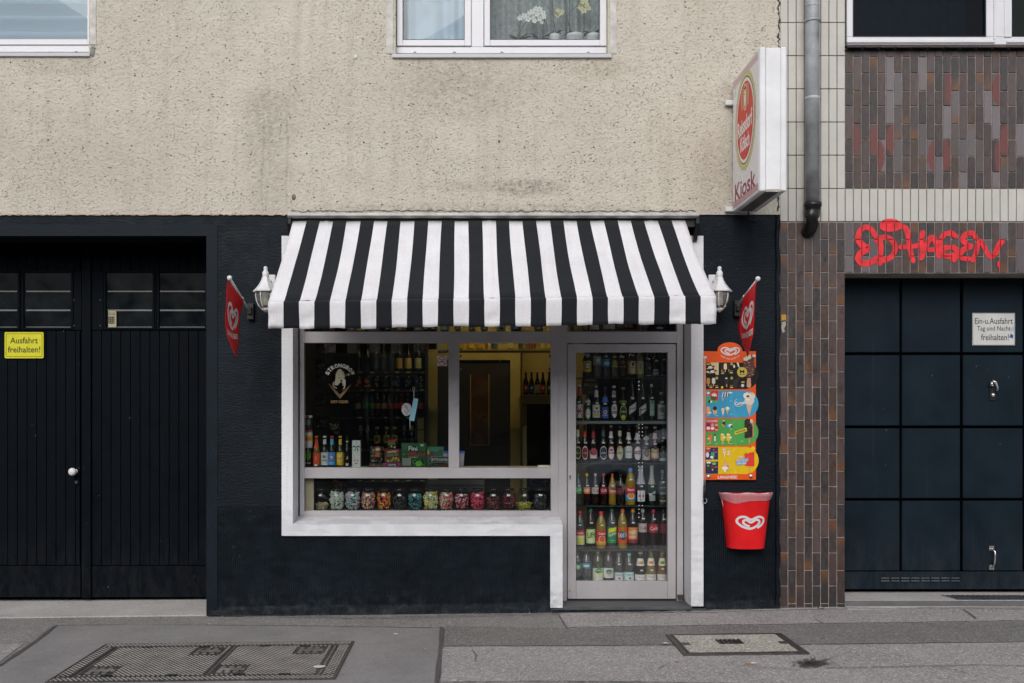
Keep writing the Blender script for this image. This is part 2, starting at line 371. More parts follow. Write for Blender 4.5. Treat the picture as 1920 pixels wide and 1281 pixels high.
def mat_redbrick():                      # clinkers with half-scrubbed red paint
    m = bpy.data.materials.new('painted clinker'); m.use_nodes = True; t = NT(m); p = t.n['Principled BSDF']
    tc = t.node("ShaderNodeTexCoord"); oi = t.node("ShaderNodeObjectInfo"); xyz = t.node("ShaderNodeSeparateXYZ"); t.lk(tc.outputs['Object'], xyz.inputs[0])
    s = t.ramp(oi.outputs['Random'], 0, 1, -1.4, 1.4); v = t.pos()
    k = t.math('ADD', t.math('MULTIPLY', xyz.outputs[0], t.math('MULTIPLY', s, 18.0)), t.math('MULTIPLY', t.math('MULTIPLY', xyz.outputs[2], xyz.outputs[2]), -26.0))
    k = t.math('ADD', k, t.math('MULTIPLY', t.noise(v, 18, 3), 0.5))
    c = t.mix(t.ramp(k, -0.12, 0.02), oi.outputs['Color'], (0.145, 0.042, 0.04)); t.lk(c, p.inputs['Base Color'])
    p.inputs['Roughness'].default_value = 0.5; t.lk(t.bump(t.noise(v, 28, 4), 0.002), p.inputs['Normal']); return m
def mat_fabric(name, base):
    m = bpy.data.materials.new(name); m.use_nodes = True; t = NT(m); p = t.n['Principled BSDF']
    c = t.mix(t.ramp(t.noise(t.pos(), 3.5, 5), .35, .7), tuple(b * 0.9 for b in base), base)
    c = t.mix(t.ramp(t.noise(t.pos(1, 1, 1), 90, 3), .35, .7, 0, .25), c, tuple(min(1, b * 1.35 + 0.006) for b in base))
    c = t.mix(t.math('MULTIPLY', t.ramp(t.noise(t.pos(22, 1, 1.2), 1, 4), .52, .8), .16), c, tuple(b * .45 + .004 for b in base)); c = t.mix(t.math('MULTIPLY', t.ramp(t.noise(t.pos(), 2.2, 6, .7), .54, .74), .22), c, tuple(b * .5 + .012 for b in base))
    t.lk(c, p.inputs['Base Color']); p.inputs['Roughness'].default_value = 0.9; p.inputs['Specular IOR Level'].default_value = 0.2
    p.inputs['Sheen Weight'].default_value = 0.05
    h = t.math('ADD', t.math('MULTIPLY', t.noise(t.pos(110, 10, 1.5), 1, 3), 0.6), t.noise(t.pos(6, 6, 2), 1.2, 3))
    t.lk(t.bump(h, 0.006), p.inputs['Normal']); return m
def mat_alu():
    m = bpy.data.materials.new('anodised aluminium'); m.use_nodes = True; t = NT(m); p = t.n['Principled BSDF']
    v = t.pos(); c = t.mix(t.ramp(t.noise(v, 3, 3), .3, .7), (0.44, 0.425, 0.44), (0.54, 0.52, 0.535))
    c = t.mix(t.math('MULTIPLY', t.ramp(t.noise(v, 16, 5, .7), .6, .75), .25), c, (.2, .18, .16))
    t.lk(c, p.inputs['Base Color']); p.inputs['Metallic'].default_value = 0.3; p.inputs['Roughness'].default_value = 0.42
    t.lk(t.bump(t.noise(t.pos(2, 2, 60), 4, 2), 0.0004), p.inputs['Normal']); return m
M_PLASTER = mat_plaster()
M_DARK = mat_combed('dark blue combed render', (0.0056, 0.0098, 0.0150))
M_DARKS = pmat('dark blue smooth paint', (0.0072, 0.0125, 0.0190), 0.55, spec=.15, var=0.25, vscale=4, bump=0.002, bscale=80)
M_WHITER = mat_combed('white combed render', (0.80, 0.81, 0.85), split=True, rough=0.7, amp=0.0018, vdust=False, pitch=0.009)
M_ASPH = mat_asphalt('asphalt mid', (0.215, 0.203, 0.195), (0.27, 0.255, 0.245))
M_ASPHD = mat_asphalt('asphalt darker', (0.17, 0.16, 0.155), (0.215, 0.202, 0.197))
M_ASPHL = mat_asphalt('asphalt light', (0.29, 0.272, 0.266), (0.36, 0.338, 0.33))
M_SMOOTH = mat_asphalt('smooth screed', (0.215, 0.203, 0.203), (0.30, 0.283, 0.28), grain=0.3, rough=0.7)
M_CONC = mat_asphalt('concrete', (0.36, 0.345, 0.33), (0.48, 0.465, 0.45), grain=0.3)
M_EXPOS = mat_asphalt('exposed aggregate', (0.34, 0.32, 0.28), (0.44, 0.42, 0.37), grain=1.3)
M_TAR = pmat('tar joint', (0.10, 0.095, 0.096), 0.6, var=0.35, vscale=20, bump=0.004, bscale=60)
M_BRICK = mat_brick(); M_REDB = mat_redbrick()
M_TILE = pmat('cream glazed tile', (0.53, 0.515, 0.475), 0.35, var=0.08, vscale=5, bump=0.0006, bscale=12)
M_GROUTL = pmat('light grout', (0.33, 0.295, 0.27), 0.9, var=0.3, vscale=9, bump=0.002)
M_GROUTD = pmat('brown grout', (0.12, 0.095, 0.08), 0.9, var=0.3, vscale=9, bump=0.002)
M_FW = mat_fabric('white awning cloth', (0.74, 0.73, 0.76)); M_FB = mat_fabric('black awning cloth', (0.012, 0.014, 0.018))
M_ALU = mat_alu()
M_WPVC = pmat('white window frame', (0.70, 0.70, 0.74), 0.35, var=0.05, vscale=4)
M_WPAINT = pmat('white paint', (0.72, 0.72, 0.74), 0.45, var=0.07, vscale=7)
M_BLACK = pmat('black rubber', (0.008, 0.008, 0.009), 0.5)
M_IRON = pmat('cast iron', (0.085, 0.08, 0.076), 0.5, metal=0.4, var=0.4, vscale=14, bump=0.002)
M_ZINC = pmat('zinc pipe', (0.36, 0.38, 0.40), 0.55, metal=0.2, var=0.4, vscale=5, bump=0.001, bscale=30)
M_STEEL = pmat('polished steel', (0.65, 0.64, 0.62), 0.25, metal=0.9, var=0.1)
M_GATE = pmat('garage paint', (0.008, 0.0155, 0.024), 0.5, spec=.12, dust=.22, var=0.18, vscale=3, bump=0.0012, bscale=25)
M_WOODD = pmat('dark painted boards', (0.0022, 0.0042, 0.0072), 0.6, spec=.07, dust=.13, var=0.25, vscale=5, bump=0.0012, bscale=30)
M_PANE = thin_glass('pane', (0.94, 0.955, 0.945)); M_PANED = thin_glass('door pane', (0.96, 0.97, 0.965), ior=1.8); M_PANEUP = thin_glass('upstairs pane', (0.9, 0.93, 0.94), refl=.45)
M_YEL = pmat('yellow wall paint', (0.40, 0.31, 0.09), 0.7, var=0.15, vscale=3, bump=0.002)
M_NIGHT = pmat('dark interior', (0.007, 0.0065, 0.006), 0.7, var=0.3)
M_SHELF = pmat('dark shelf', (0.03, 0.03, 0.028), 0.5)
# ------------------------------------------------------------ ground
def gsheet(name, pts, m, dz, **kw):
    b = MB(); b.add([gp(x, y, dz) for x, y in pts], [tuple(range(len(pts)))[::-1]], m); return b.build(name, kind='structure', **kw)
b = MB(); b.box(-120, 120, -120, 120, -0.6, -0.15, mat_asphalt('roadway', (0.05, 0.048, 0.048), (0.07, 0.067, 0.068))); b.build('road', kind='structure')
b = MB(); xs = [-30, 30]
def slab(b, x0, x1, y0, y1, dz, m, th=0.3):
    v = [(x0, y0, gz(x0) + dz), (x1, y0, gz(x1) + dz), (x1, y1, gz(x1) + dz), (x0, y1, gz(x0) + dz)]
    v += [(p[0], p[1], p[2] - th) for p in v]
    b.add(v, [(0, 1, 2, 3), (7, 6, 5, 4), (0, 4, 5, 1), (1, 5, 6, 2), (2, 6, 7, 3), (3, 7, 4, 0)], m)
slab(b, -12, 12, -3.0, 0.9, 0, M_ASPH); pave = b.build('pavement', kind='structure')
for i in range(24):
    b = MB(); slab(b, -12 + i + 0.004, -11 + i - 0.004, -3.16, -3.003, 0.0, M_CONC, 0.32); b.build('kerbstone', parent=pave, bevel=0.01)
b = MB(); slab(b, -20, 20, -16.5, -12.6, -0.02, M_ASPH); b.build('pavement', kind='structure')
random.seed(3)
def rag(pts, amp=1.2, step=26):           # roughen an outline given in pixels
    o = []
    for i in range(len(pts)):
        a, c = pts[i], pts[(i + 1) % len(pts)]; n = max(1, int(math.hypot(c[0] - a[0], c[1] - a[1]) / step))
        for k in range(n): o.append((a[0] + (c[0] - a[0]) * k / n + random.uniform(-amp, amp), a[1] + (c[1] - a[1]) * k / n + random.uniform(-amp, amp) * .5))
    return o
gsheet('asphalt_patch', rag([(1048, 1151), (1064, 1176), (1330, 1172), (1930, 1163), (2400, 1158), (2400, 1120), (1500, 1122), (1048, 1145)], .8), M_ASPHL, 0.004)
gsheet('asphalt_patch', rag([(829, 1213), (1245, 1212), (1500, 1210), (1930, 1204), (2400, 1200), (3000, 1420), (822, 1420)], .8), M_ASPHL, 0.004)
gsheet('asphalt_patch', rag([(836, 1173), (1062, 1178), (1330, 1174), (1930, 1165), (2400, 1160), (2400, 1198), (1500, 1208), (830, 1211)], .8), M_ASPHD, 0.004)
gsheet('concrete_patch', rag([(104, 1172), (500, 1172), (828, 1177), (818, 1300), (812, 1460), (-900, 1460), (-40, 1262), (0, 1246)], 1.0), M_SMOOTH, 0.008)
gsheet('asphalt_patch', rag([(-300, 1214), (44, 1207), (0, 1240), (-200, 1330), (-600, 1400)], .8), M_ASPHL, 0.005)
def seam(pts, w, name='tar_seam', m=None, dz=0.012):
    b = MB(); pts = rag(pts + pts[::-1][1:-1], 1.0, 16)[:max(6, int(len(pts) * 1))] if False else pts
    pr = [];
    for i in range(len(pts) - 1):
        a, c = pts[i], pts[i + 1]; n = max(2, int(math.hypot(c[0] - a[0], c[1] - a[1]) / 9))
        for k in range(n): pr.append((a[0] + (c[0] - a[0]) * k / n, a[1] + (c[1] - a[1]) * k / n))
    pr.append(pts[-1]); L = []; Q = []
    for i, (x, y) in enumerate(pr):
        g = gp(x + random.uniform(-.5, .5), y + random.uniform(-.3, .3), dz); g2 = gp(*pr[min(i + 1, len(pr) - 1)], dz); g0 = gp(*pr[max(i - 1, 0)], dz)
        d = (g2 - g0); d.z = 0; d.normalize(); nrm = Vector((-d.y, d.x, 0)); ww = w * random.uniform(.55, 1.25)
        L.append(g + nrm * ww / 2); Q.append(g - nrm * ww / 2)
    for q in L + Q: q.z = gz(q.x) + dz
    n = len(pr); b.add(L + Q, [(i, n + i, n + i + 1, i + 1) for i in range(n - 1)], m or M_TAR); return b.build(name, kind='structure')
seam([(104, 1173), (70, 1200), (0, 1247), (-60, 1268)], 0.035); seam([(829, 1176), (826, 1215), (822, 1250), (816, 1300)], 0.034)
seam([(104, 1172), (300, 1171), (560, 1173), (828, 1177)], 0.010); seam([(1048, 1152), (1064, 1177)], 0.012)
seam([(824, 1279), (1000, 1277), (1250, 1279), (1480, 1283)], 0.014); seam([(1550, 1252), (1700, 1249), (1840, 1246), (1930, 1248)], 0.009, 'crack')
seam([(1765, 1250), (1790, 1256), (1815, 1262)], 0.007, 'crack'); seam([(1805, 1142), (1822, 1153), (1830, 1159)], 0.013, 'crack')
seam([(1525, 1157), (1535, 1163), (1545, 1169)], 0.006, 'crack'); seam([(1306, 1164), (1314, 1173)], 0.005, 'crack')
seam([(1585, 1139), (1640, 1140), (1760, 1139), (1930, 1141)], 0.012, 'crack')
seam([(390, 1153), (700, 1158), (1000, 1151), (1060, 1149)], 0.016, dz=0.014); seam([(1100, 1148), (1300, 1146), (1470, 1139)], 0.016, dz=0.014)
seam([(0, 1153.5), (200, 1152), (388, 1150)], 0.008)
# tar splash beside the concrete cover
b = MB(); random.seed(11)
for i in range(210):
    a = random.uniform(0, 2 * math.pi); l = abs(random.gauss(0, 1)) * (1 if i % 3 == 0 else .3); cx, cy = 1520 + random.gauss(0, 11), 1244 + random.gauss(0, 3.0)
    ex, ey = cx + math.cos(a) * (6 + 20 * l) * (1.3 if math.cos(a) > 0 else .7), cy + math.sin(a) * (2 + 4 * l) * (1.3 if math.sin(a) < 0 else .6); w = random.uniform(.8, 2.4)
    b.add([gp(cx - w, cy, .013), gp(cx + w, cy + .8, .013), gp(ex, ey, .013)], [(0, 1, 2)], M_TAR)
b.build('tar_splash', kind='structure')
# grit lying about
b = MB(); random.seed(5)
for i in range(420):
    x, y = random.uniform(-20, 1940), random.choice((random.uniform(1158, 1280), random.uniform(1142, 1166))); g = gp(x, y, .010); r_ = random.uniform(.0015, .0055)
    b.ball(g, r_, random.choice((pc('#a59f96'), pc('#8a8480'), pc('#5b5652'), pc('#c9c4bb'), pc('#7a6a55'))), 5, (1.3, .9, .6))
b.build('grit', kind='stuff', label='pale grit and crumbs scattered over the asphalt pavement', cat='grit')

# ------------------------------------------------------------ telecom cover, left
cov = empty('access_cover', gp(390, 1245, 0.010), 'large ribbed iron double access cover in the smooth grey patch', 'manhole cover')
x0, x1, ya, yb = -2.53, -.80, -1.02, -2.02
def stud_panel(b, x0, x1, y0, y1, z, m, rot=0.0, pitch=.03, gap=None):
    nx = int((x1 - x0) / pitch); ny = int((y1 - y0) / (pitch * .62))
    for j in range(ny):
        for i in range(nx):
            cx = x0 + (i + .5 + (.5 if j % 2 else 0)) * (x1 - x0) / (nx + .5); cy = y0 + (j + .5) * (y1 - y0) / ny
            if gap and gap(cx, cy): continue
            w, h, t_ = .0085, .0045, .004; zz = z + gz(cx)
            b.add([(cx - w, cy - h, zz), (cx + w, cy - h, zz), (cx + w, cy + h, zz), (cx - w, cy + h, zz), (cx - w * .6, cy - h * .5, zz + t_), (cx + w * .6, cy - h * .5, zz + t_), (cx + w * .6, cy + h * .5, zz + t_), (cx - w * .6, cy + h * .5, zz + t_)],
                  [(0, 1, 5, 4), (1, 2, 6, 5), (2, 3, 7, 6), (3, 0, 4, 7), (4, 5, 6, 7)], m)
def gplate(b, x0, x1, y0, y1, ztop, th, m): slab(b, x0, x1, min(y0, y1), max(y0, y1), ztop, m, th)
M_IRONL = pmat('worn iron top', (0.19, 0.175, 0.162), 0.55, metal=0.1, var=0.45, vscale=7, bump=0.001)
fr = MB()
for a in ((x0, x1, ya - .10, ya), (x0, x1, yb, yb + .10), (x0, x0 + .11, yb + .10, ya - .10), (x1 - .11, x1, yb + .10, ya - .10)):
    gplate(fr, a[0], a[1], a[2], a[3], .016, .02, M_IRON); stud_panel(fr, a[0] + .012, a[1] - .012, a[2] + .012, a[3] - .012, .016, M_IRONL)
fr.build('frame', cov)
mid = (x0 + x1) / 2 + .06
for (a, c) in ((x0 + .125, mid - .006), (mid + .006, x1 - .125)):
    l = MB(); gplate(l, a, c, yb + .115, ya - .115, .014, .02, M_IRON)
    notches = [(a + .10, ya - .2), (c - .12, ya - .2), (a + .1, yb + .2), (c - .12, yb + .2)]
    def gap(cx, cy, a=a, c=c):
        for i, (nx, ny) in enumerate(((a + .12, yb + .25), (c - .14, ya - .26))):
            if abs(cx - nx) < .10 and abs(cy - ny) < .11: return True
        return False
    stud_panel(l, a + .012, c - .012, yb + .125, ya - .125, .014, M_IRONL, gap=gap)
    lo = l.build('lid', cov)
    for nx, ny in ((a + .12, yb + .25), (c - .14, ya - .26)):
        k = MB()
        for q in range(3): gplate(k, nx - .075 + .05 * q, nx - .045 + .05 * q, ny - .07, ny + .07, .019, .006, M_IRONL)
        gplate(k, nx - .075, nx + .085, ny - .012, ny + .02, .0205, .006, M_IRONL)
        k.build('lifting_eye', lo)
    for nx in (a + .2, c - .2):
        for ny in (ya - .128, yb + .128):
            k = MB(); gplate(k, nx - .035, nx + .035, ny - .014, ny + .014, .0175, .004, M_BLACK); k.build('key_slot', lo)
# ------------------------------------------------------------ concrete cover with grate, right
c2 = empty('access_cover', gp(1370, 1225, 0.008), 'pale concrete filled cover with black iron rim and small grate', 'manhole cover')
gx0, gx1, gy0, gy1 = 1.385, 2.20, -1.52, -.92
rim = MB()
for a in ((gx0, gx1, gy1 - .022, gy1), (gx0, gx1, gy0, gy0 + .03), (gx0, gx0 + .034, gy0 + .03, gy1 - .022), (gx1 - .034, gx1, gy0 + .03, gy1 - .022)): gplate(rim, *a[:2], a[2], a[3], .015, .02, M_IRON)
rim.build('rim', c2)
rim = MB()
for a in ((gx0 + .04, gx1 - .04, gy1 - .033, gy1 - .026), (gx0 + .04, gx1 - .04, gy0 + .036, gy0 + .046), (gx0 + .038, gx0 + .052, gy0 + .046, gy1 - .033), (gx1 - .052, gx1 - .038, gy0 + .046, gy1 - .033)): gplate(rim, *a, .016, .02, M_IRON)
rim.build('tray_edge', c2)
rim = MB(); gplate(rim, gx0 + .052, gx1 - .052, gy0 + .046, gy1 - .033, .013, .02, M_EXPOS); rim.build('concrete_infill', c2)
g = MB(); cx, cy = (gx0 + gx1) / 2 - .02, (gy0 + gy1) / 2 + .05; gplate(g, cx - .085, cx + .085, cy - .065, cy + .065, .0145, .004, M_BLACK)
gr_ = g.build('grate', c2)
for i in range(6):
    g = MB(); gplate(g, cx - .083 + i * .0305, cx - .083 + i * .0305 + .013, cy - .065, cy + .065, .018, .004, M_IRON); g.build('bar', gr_)
for nx in (gx0 + .075, gx1 - .075):
    g = MB(); gplate(g, nx - .03, nx + .03, (gy0 + gy1) / 2 - .03, (gy0 + gy1) / 2 + .03, .0172, .004, M_IRON); g.build('lifting_slot', c2)
# litter
for i, (x, y, lab, hx, s) in enumerate(((1248, 1206, 'small pale stone at the back corner of the concrete cover', '#c9c2b4', .014), (1268, 1238, 'pale crumb beside the front left corner of the concrete cover', '#b9a88c', .012), (852, 1276, 'pale scrap in front of the dark seam on the asphalt', '#c5bfb4', .010), (645, 1158, 'tiny brown leaf on asphalt below the dark wall', '#8a5a3a', .013), (742, 1189, 'white speck of paper on the smooth grey patch', '#d8d4cc', .011), (600, 1250, 'white gum blotch on the ribbed iron cover', '#d8d4cc', .03))):
    g_ = gp(x, y, .018); b = MB(); n = 7; pts = [(g_.x + s * math.cos(k * .9) * random.uniform(.6, 1.2) * 1.4, g_.y + s * math.sin(k * .9) * random.uniform(.6, 1.1), g_.z) for k in range(n)]
    b.add(pts + [(p[0] * 1.0, p[1], p[2] + .004) for p in pts], [tuple(range(n)), tuple(range(n, 2 * n))] + [(k, (k + 1) % n, n + (k + 1) % n, n + k) for k in range(n)], pc(hx)); b.build('litter', label=lab, cat='litter', origin=g_)
g_ = gp(1406, 1243, .02); b = MB(); b.tube([(g_.x - .028, g_.y, g_.z), (g_.x + .005, g_.y, g_.z)], .004, pc('#b5764c')); b.tube([(g_.x + .005, g_.y, g_.z), (g_.x + .045, g_.y + .002, g_.z)], .004, pc('#d9cfc2')); b.build('cigarette_butt', label='cigarette butt lying in front of the concrete cover', cat='litter', origin=g_)

# ------------------------------------------------------------ kiosk building
zj = Z(403); XL, XR = -7.2, X(1462)
kb = empty('kiosk_building', (0, 0.3, 0), 'cream roughcast house with dark blue painted ground floor and corner kiosk', 'building')
w0r, w1l, w1r = X(168), X(742), X(1139); zw1, zw0, zwt = Z(104), Z(104), 6.0
b = MB(); T0, T1 = -0.012, 0.32
b.box(XL, XR, T0, T1, zj, zw1, M_PLASTER)
for a, c in ((XL, -4.9), (w0r, w1l), (w1r, XR)): b.box(a, c, T0, T1, zw1, zwt, M_PLASTER)
b.box(XL, XR, T0, T1, zwt, 8.6, M_PLASTER); b.build('plaster_wall', kb)
xg = X(387); b = MB(); zl = Z(443)
b.box(XL, xg, 0, .32, zl, zj, M_DARK); b.box(XL, -5.4, 0, .32, -.3, zl, M_DARK)
b.box(xg, X(528), 0, .32, -.3, zj, M_DARK); b.box(X(528), X(1032), 0, .32, -.3, Z(1005), M_DARK)
b.box(X(1319), XR, 0, .32, -.3, zj, M_DARK); b.box(X(528), X(1319), 0, .32, zl, zj, M_DARK)
b.build('rendered_wall', kb)
# raised smooth band round the garage opening, rounded corner bead on the right edge
b = MB(); b.box(XL, X(408), -.006, -.0005, zl + .001, Z(421), M_DARKS); b.box(xg + .001, X(408), -.006, -.0005, -.05, zl, M_DARKS); b.build('smooth_border', kb)
b = MB(); random.seed(9); prof = [(X(1457), -.002)]
pts = [(XR - .018 + random.uniform(-.004, .004), -.006 + random.uniform(-.004, .003), -.05 + i * (zj + .04) / 40) for i in range(41)]
b.tube(pts, .019, M_DARK, 8); b.build('corner_bead', kb)
b = MB(); b.box(X(390), X(528), -.0045, -.0005, Z(951), Z(928), M_DARK); b.build('smooth_strip', kb)
# base skirting flare
b = MB()
n = 60
for (pa, pb_) in ((392, 1031), (1320, 1462)):
    L = []
    for i in range(n + 1):
        px = pa + (pb_ - pa) * i / n; x = X(px); L += [(x, -.001, gz(x) + .075), (x, -.016 - random.uniform(0, .006), gz(x) + .02 + random.uniform(-.006, .006)), (x, -.032 - random.uniform(0, .012), gz(x) - .01)]
    b.add(L, [f for i in range(n) for f in ((3 * i, 3 * i + 1, 3 * i + 4, 3 * i + 3), (3 * i + 1, 3 * i + 2, 3 * i + 5, 3 * i + 4))], M_DARK, True)
b.build('wall_foot', kb)
# white surround of shop front
b = MB(); S0, S1 = -.028, .26; zt = 2.85
b.box(X(528, S0), X(549, S0), S0, S1, Z(1005, S0), zl - .002, M_WHITER)
b.box(X(549, S0), X(1296, S0), S0, S1, zt, zl - .002, M_WHITER)
b.box(X(1296, S0), X(1319, S0), S0, S1, Z(1137, S0), zl - .002, M_WHITER)
b.box(X(549, S0), X(1032, S0), S0, S1, Z(1005, S0), Z(983, S0), M_WHITER)
b.box(X(1032, S0), X(1055, S0), S0, S1, Z(1140, S0), Z(983, S0), M_WHITER)
x0, x1 = X(549, S0), X(1055, S0); za, zb = Z(983, S0), Z(967, .22)
b.add([(x0, S0, za), (x1, S0, za), (x1, S1, za), (x0, S1, za), (x0, S1, zb), (x1, S1, zb), (x0, S0, za + .0005), (x1, S0, za + .0005)], [(6, 7, 5, 4), (1, 2, 5, 7), (0, 6, 4, 3), (0, 3, 2, 1)], M_WHITER)
b.build('white_surround', kb, bevel=.004)
# doorstep
b = MB(); b.box(X(1055), X(1296), -.045, .34, -.2, Z(1136), pmat('doorstep grey', (.07, .075, .08), .6, var=.3, vscale=8, bump=.002)); b.box(X(1032), X(1322), -.06, -.046, -.2, Z(1139), M_DARK); b.build('doorstep', kb, bevel=.006)
# garage step left: sloping light slab
b = MB(); xa = -5.4; zf, zb = Z(1151.5), Z(1124, .52)
b.add([(xa, 0, gz(xa) + .006), (xg, 0, gz(xg) + .012), (xg, .62, zb), (xa, .62, zb - .03), (xa, 0, -.3), (xg, 0, -.3)], [(0, 1, 2, 3), (4, 5, 1, 0)], M_CONC); b.build('garage_sill', kb)

# --- shop window frames (all at Y .22)
FY, FD = .22, .07
A = M_ALU; wb = MB()
def fbox(b, x0, x1, y0, y1, Yf=FY, d=FD, m=A): b.box(X(x0, FY), X(x1, FY), Yf, Yf + d, Z(y1, FY), Z(y0, FY), m)
fbox(wb, 562, 570, 480, 968); fbox(wb, 1033, 1047, 480, 968); fbox(wb, 570, 1033, 958, 968); fbox(wb, 570, 1033, 480, 492); fbox(wb, 570, 1033, 622, 643); fbox(wb, 570, 1033, 877, 897)
fbox(wb, 841, 861, 643, 877)
sw = wb.build('shop_window', kb, bevel=.002)
b = MB(); fbox(b, 557.5, 562, 480, 968, FY + .01, .05, M_BLACK); b.build('rubber_seal', sw)
for i, (a, c, d, e) in enumerate(((570, 841, 643, 877), (570, 1033, 897, 958), (570, 1033, 492, 622))):
    b = MB(); b.box(X(a, FY), X(c, FY), FY + .03, FY + .034, Z(e, FY), Z(d, FY), M_PANE); b.build('pane', sw)
# sliding serving window: pane pushed a little behind, its thin edge and clips
b = MB(); b.box(X(590, FY), X(846, FY), FY + .052, FY + .056, Z(876, FY), Z(644, FY), M_PANE); b.build('sliding_pane', sw)
for py in (668, 692):
    for px in (862, 1029):
        b = MB(); b.pbox(px, px + 4, py - 2, py + 2, FY + .04, .01, M_STEEL); b.build('clip', sw)
# post and door frame
db = MB(); fbox(db, 1047, 1063, 480, 1127); fbox(db, 1269, 1281, 480, 1127); fbox(db, 1063, 1269, 622, 643.5); fbox(db, 1063, 1269, 480, 492)
df = db.build('door_frame', kb, bevel=.002)
b = MB(); b.box(X(1063, FY), X(1269, FY), FY + .03, FY + .034, Z(622, FY), Z(492, FY), M_PANE); b.build('pane', df)
b = MB(); fbox(b, 1281.2, 1287, 480, 1130, FY + .02, .05, M_BLACK); fbox(b, 1046.3, 1047.2, 480, 1127, FY + .012, .05, M_BLACK); b.build('rubber_seal', df)
b = MB(); fbox(b, 1270, 1281, 1115, 1122, FY - .03, .03, pmat('rusty hinge', (.05, .04, .035), .7)); b.build('floor_hinge', df)
# door leaf with mitred stiles
DY = FY - .008
def mitre(pts): b = MB(); b.prism([(X(a, DY), Z(c, DY)) for a, c in pts][::-1], DY, DY + .05, A); return b
ol, orr, ot, ob, il, ir, it, ib = 1064.5, 1267, 645.5, 1123, 1080, 1252, 661, 1090
dleaf = empty('shop_door', (X(1165), DY, Z(1123)), parent=kb)
for nm, pts in (('stile', [(ol, ot), (il, it), (il, ob), (ol, ob)]), ('stile', [(orr, ot), (orr, ob), (ir, ob), (ir, it)]), ('top_rail', [(ol + .3, ot), (orr - .3, ot), (ir, it - .2), (il, it - .2)]), ('bottom_rail', [(il + .3, ib), (ir - .3, ib), (ir - .3, ob), (il + .3, ob)])):
    mitre(pts).build(nm, dleaf, bevel=.0015)
b = MB(); b.box(X(il, DY), X(ir, DY), DY + .02, DY + .024, Z(ib, DY), Z(it, DY), M_PANED); b.build('pane', dleaf)
b = MB(); b.pbox(1066, 1072, 887, 903, DY - .004, .004, pc('#b9b6b4', .3)); b.add(*(lambda L: (L, [(0, 1, 2, 3)]))([tuple(at(x, y, DY - .006)) for x, y in ((1068, 893), (1070, 893), (1070, 899), (1068, 899))]), M_BLACK); b.add(*(lambda L: (L, [tuple(range(12))]))([tuple(at(1069 + 1.6 * math.cos(k / 12 * 6.283), 893 + 1.6 * math.sin(k / 12 * 6.283), DY - .0065)) for k in range(12)]), M_BLACK); b.build('lock_plate', dleaf)
b = MB(); b.add([tuple(at(x, y, DY - .001)) for x, y in ((1066, 1107), (1070, 1107), (1070, 1110), (1066, 1110))], [(0, 1, 2, 3)], pc('#c98a2a')); b.build('sticker_scrap', dleaf)
b = MB(); fbox(b, 1063, 1269, 1123.4, 1127, FY, .06, M_BLACK); b.build('door_seal', df)

# --- interior of the shop
IX0, IX1, IY1, IZ0, IZ1 = X(556), X(1300), 3.4, .05, 2.95
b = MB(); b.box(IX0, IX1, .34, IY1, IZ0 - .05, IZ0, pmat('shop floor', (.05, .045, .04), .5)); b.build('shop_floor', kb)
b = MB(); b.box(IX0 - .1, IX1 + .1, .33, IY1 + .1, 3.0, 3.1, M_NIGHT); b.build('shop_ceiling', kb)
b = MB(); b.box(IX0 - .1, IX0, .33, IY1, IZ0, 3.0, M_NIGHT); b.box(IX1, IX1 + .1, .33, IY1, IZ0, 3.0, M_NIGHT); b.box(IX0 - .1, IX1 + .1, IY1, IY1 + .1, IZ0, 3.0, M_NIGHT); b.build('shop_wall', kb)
BY = 2.1       # yellow partition with the door in it
b = MB()
def bb(b, x0, x1, y0, y1, Y, d, m): b.pbox(x0, x1, y0, y1, Y, d, m)
bb(b, 803, 820, 655, 960, BY - .1, .2, M_YEL); bb(b, 820, 976, 600, 675, BY, .08, M_YEL); bb(b, 957, 976, 675, 1010, BY, .08, M_YEL); bb(b, 978, 1100, 600, 1010, BY + .25, .08, M_YEL)
b.build('yellow_partition', kb)
b = MB(); bb(b, 820, 957, 675, 1010, BY + .04, .04, pmat('dark flush door', (.02, .018, .015), .5)); idr = b.build('inner_door', kb)
b = MB(); bb(b, 883, 916, 702, 834, BY + .03, .01, pmat('brown glass strip', (.07, .035, .02), .25)); b.build('glazed_strip', idr)
b = MB()
for q in ((881.5, 883, 702, 835.5), (916, 917.5, 702, 835.5), (883, 916, 834, 835.5)): bb(b, *q, BY + .025, .012, M_YEL)
b.build('glazing_bead', idr)
bb_ = MB(); bb_.pbox(570, 588, 897, 958, .30, .02, pmat('beige panel', (.48, .42, .30), .6)); bb_.build('beige_panel', kb)
# counter board under the middle rail and the display floor below
b = MB(); b.box(X(565, .3), X(1034, .3), .295, .62, Z(877.5, .3) - .025, Z(877.5, .3), pmat('pale counter', (.55, .52, .45), .5)); b.build('counter', kb)
b = MB(); b.box(X(565, .3), X(1034, .3), .295, .70, Z(958, .30) - .03, Z(958, .30), pmat('display floor', (.03, .028, .025), .5)); b.build('display_floor', kb)
b = MB(); b.pbox(802, 908, 900, 958, 1.2, .02, pmat('grey chest', (.14, .15, .14), .5)); b.pbox(802, 908, 909.5, 910.5, 1.19, .01, M_BLACK); b.build('counter_front', kb)
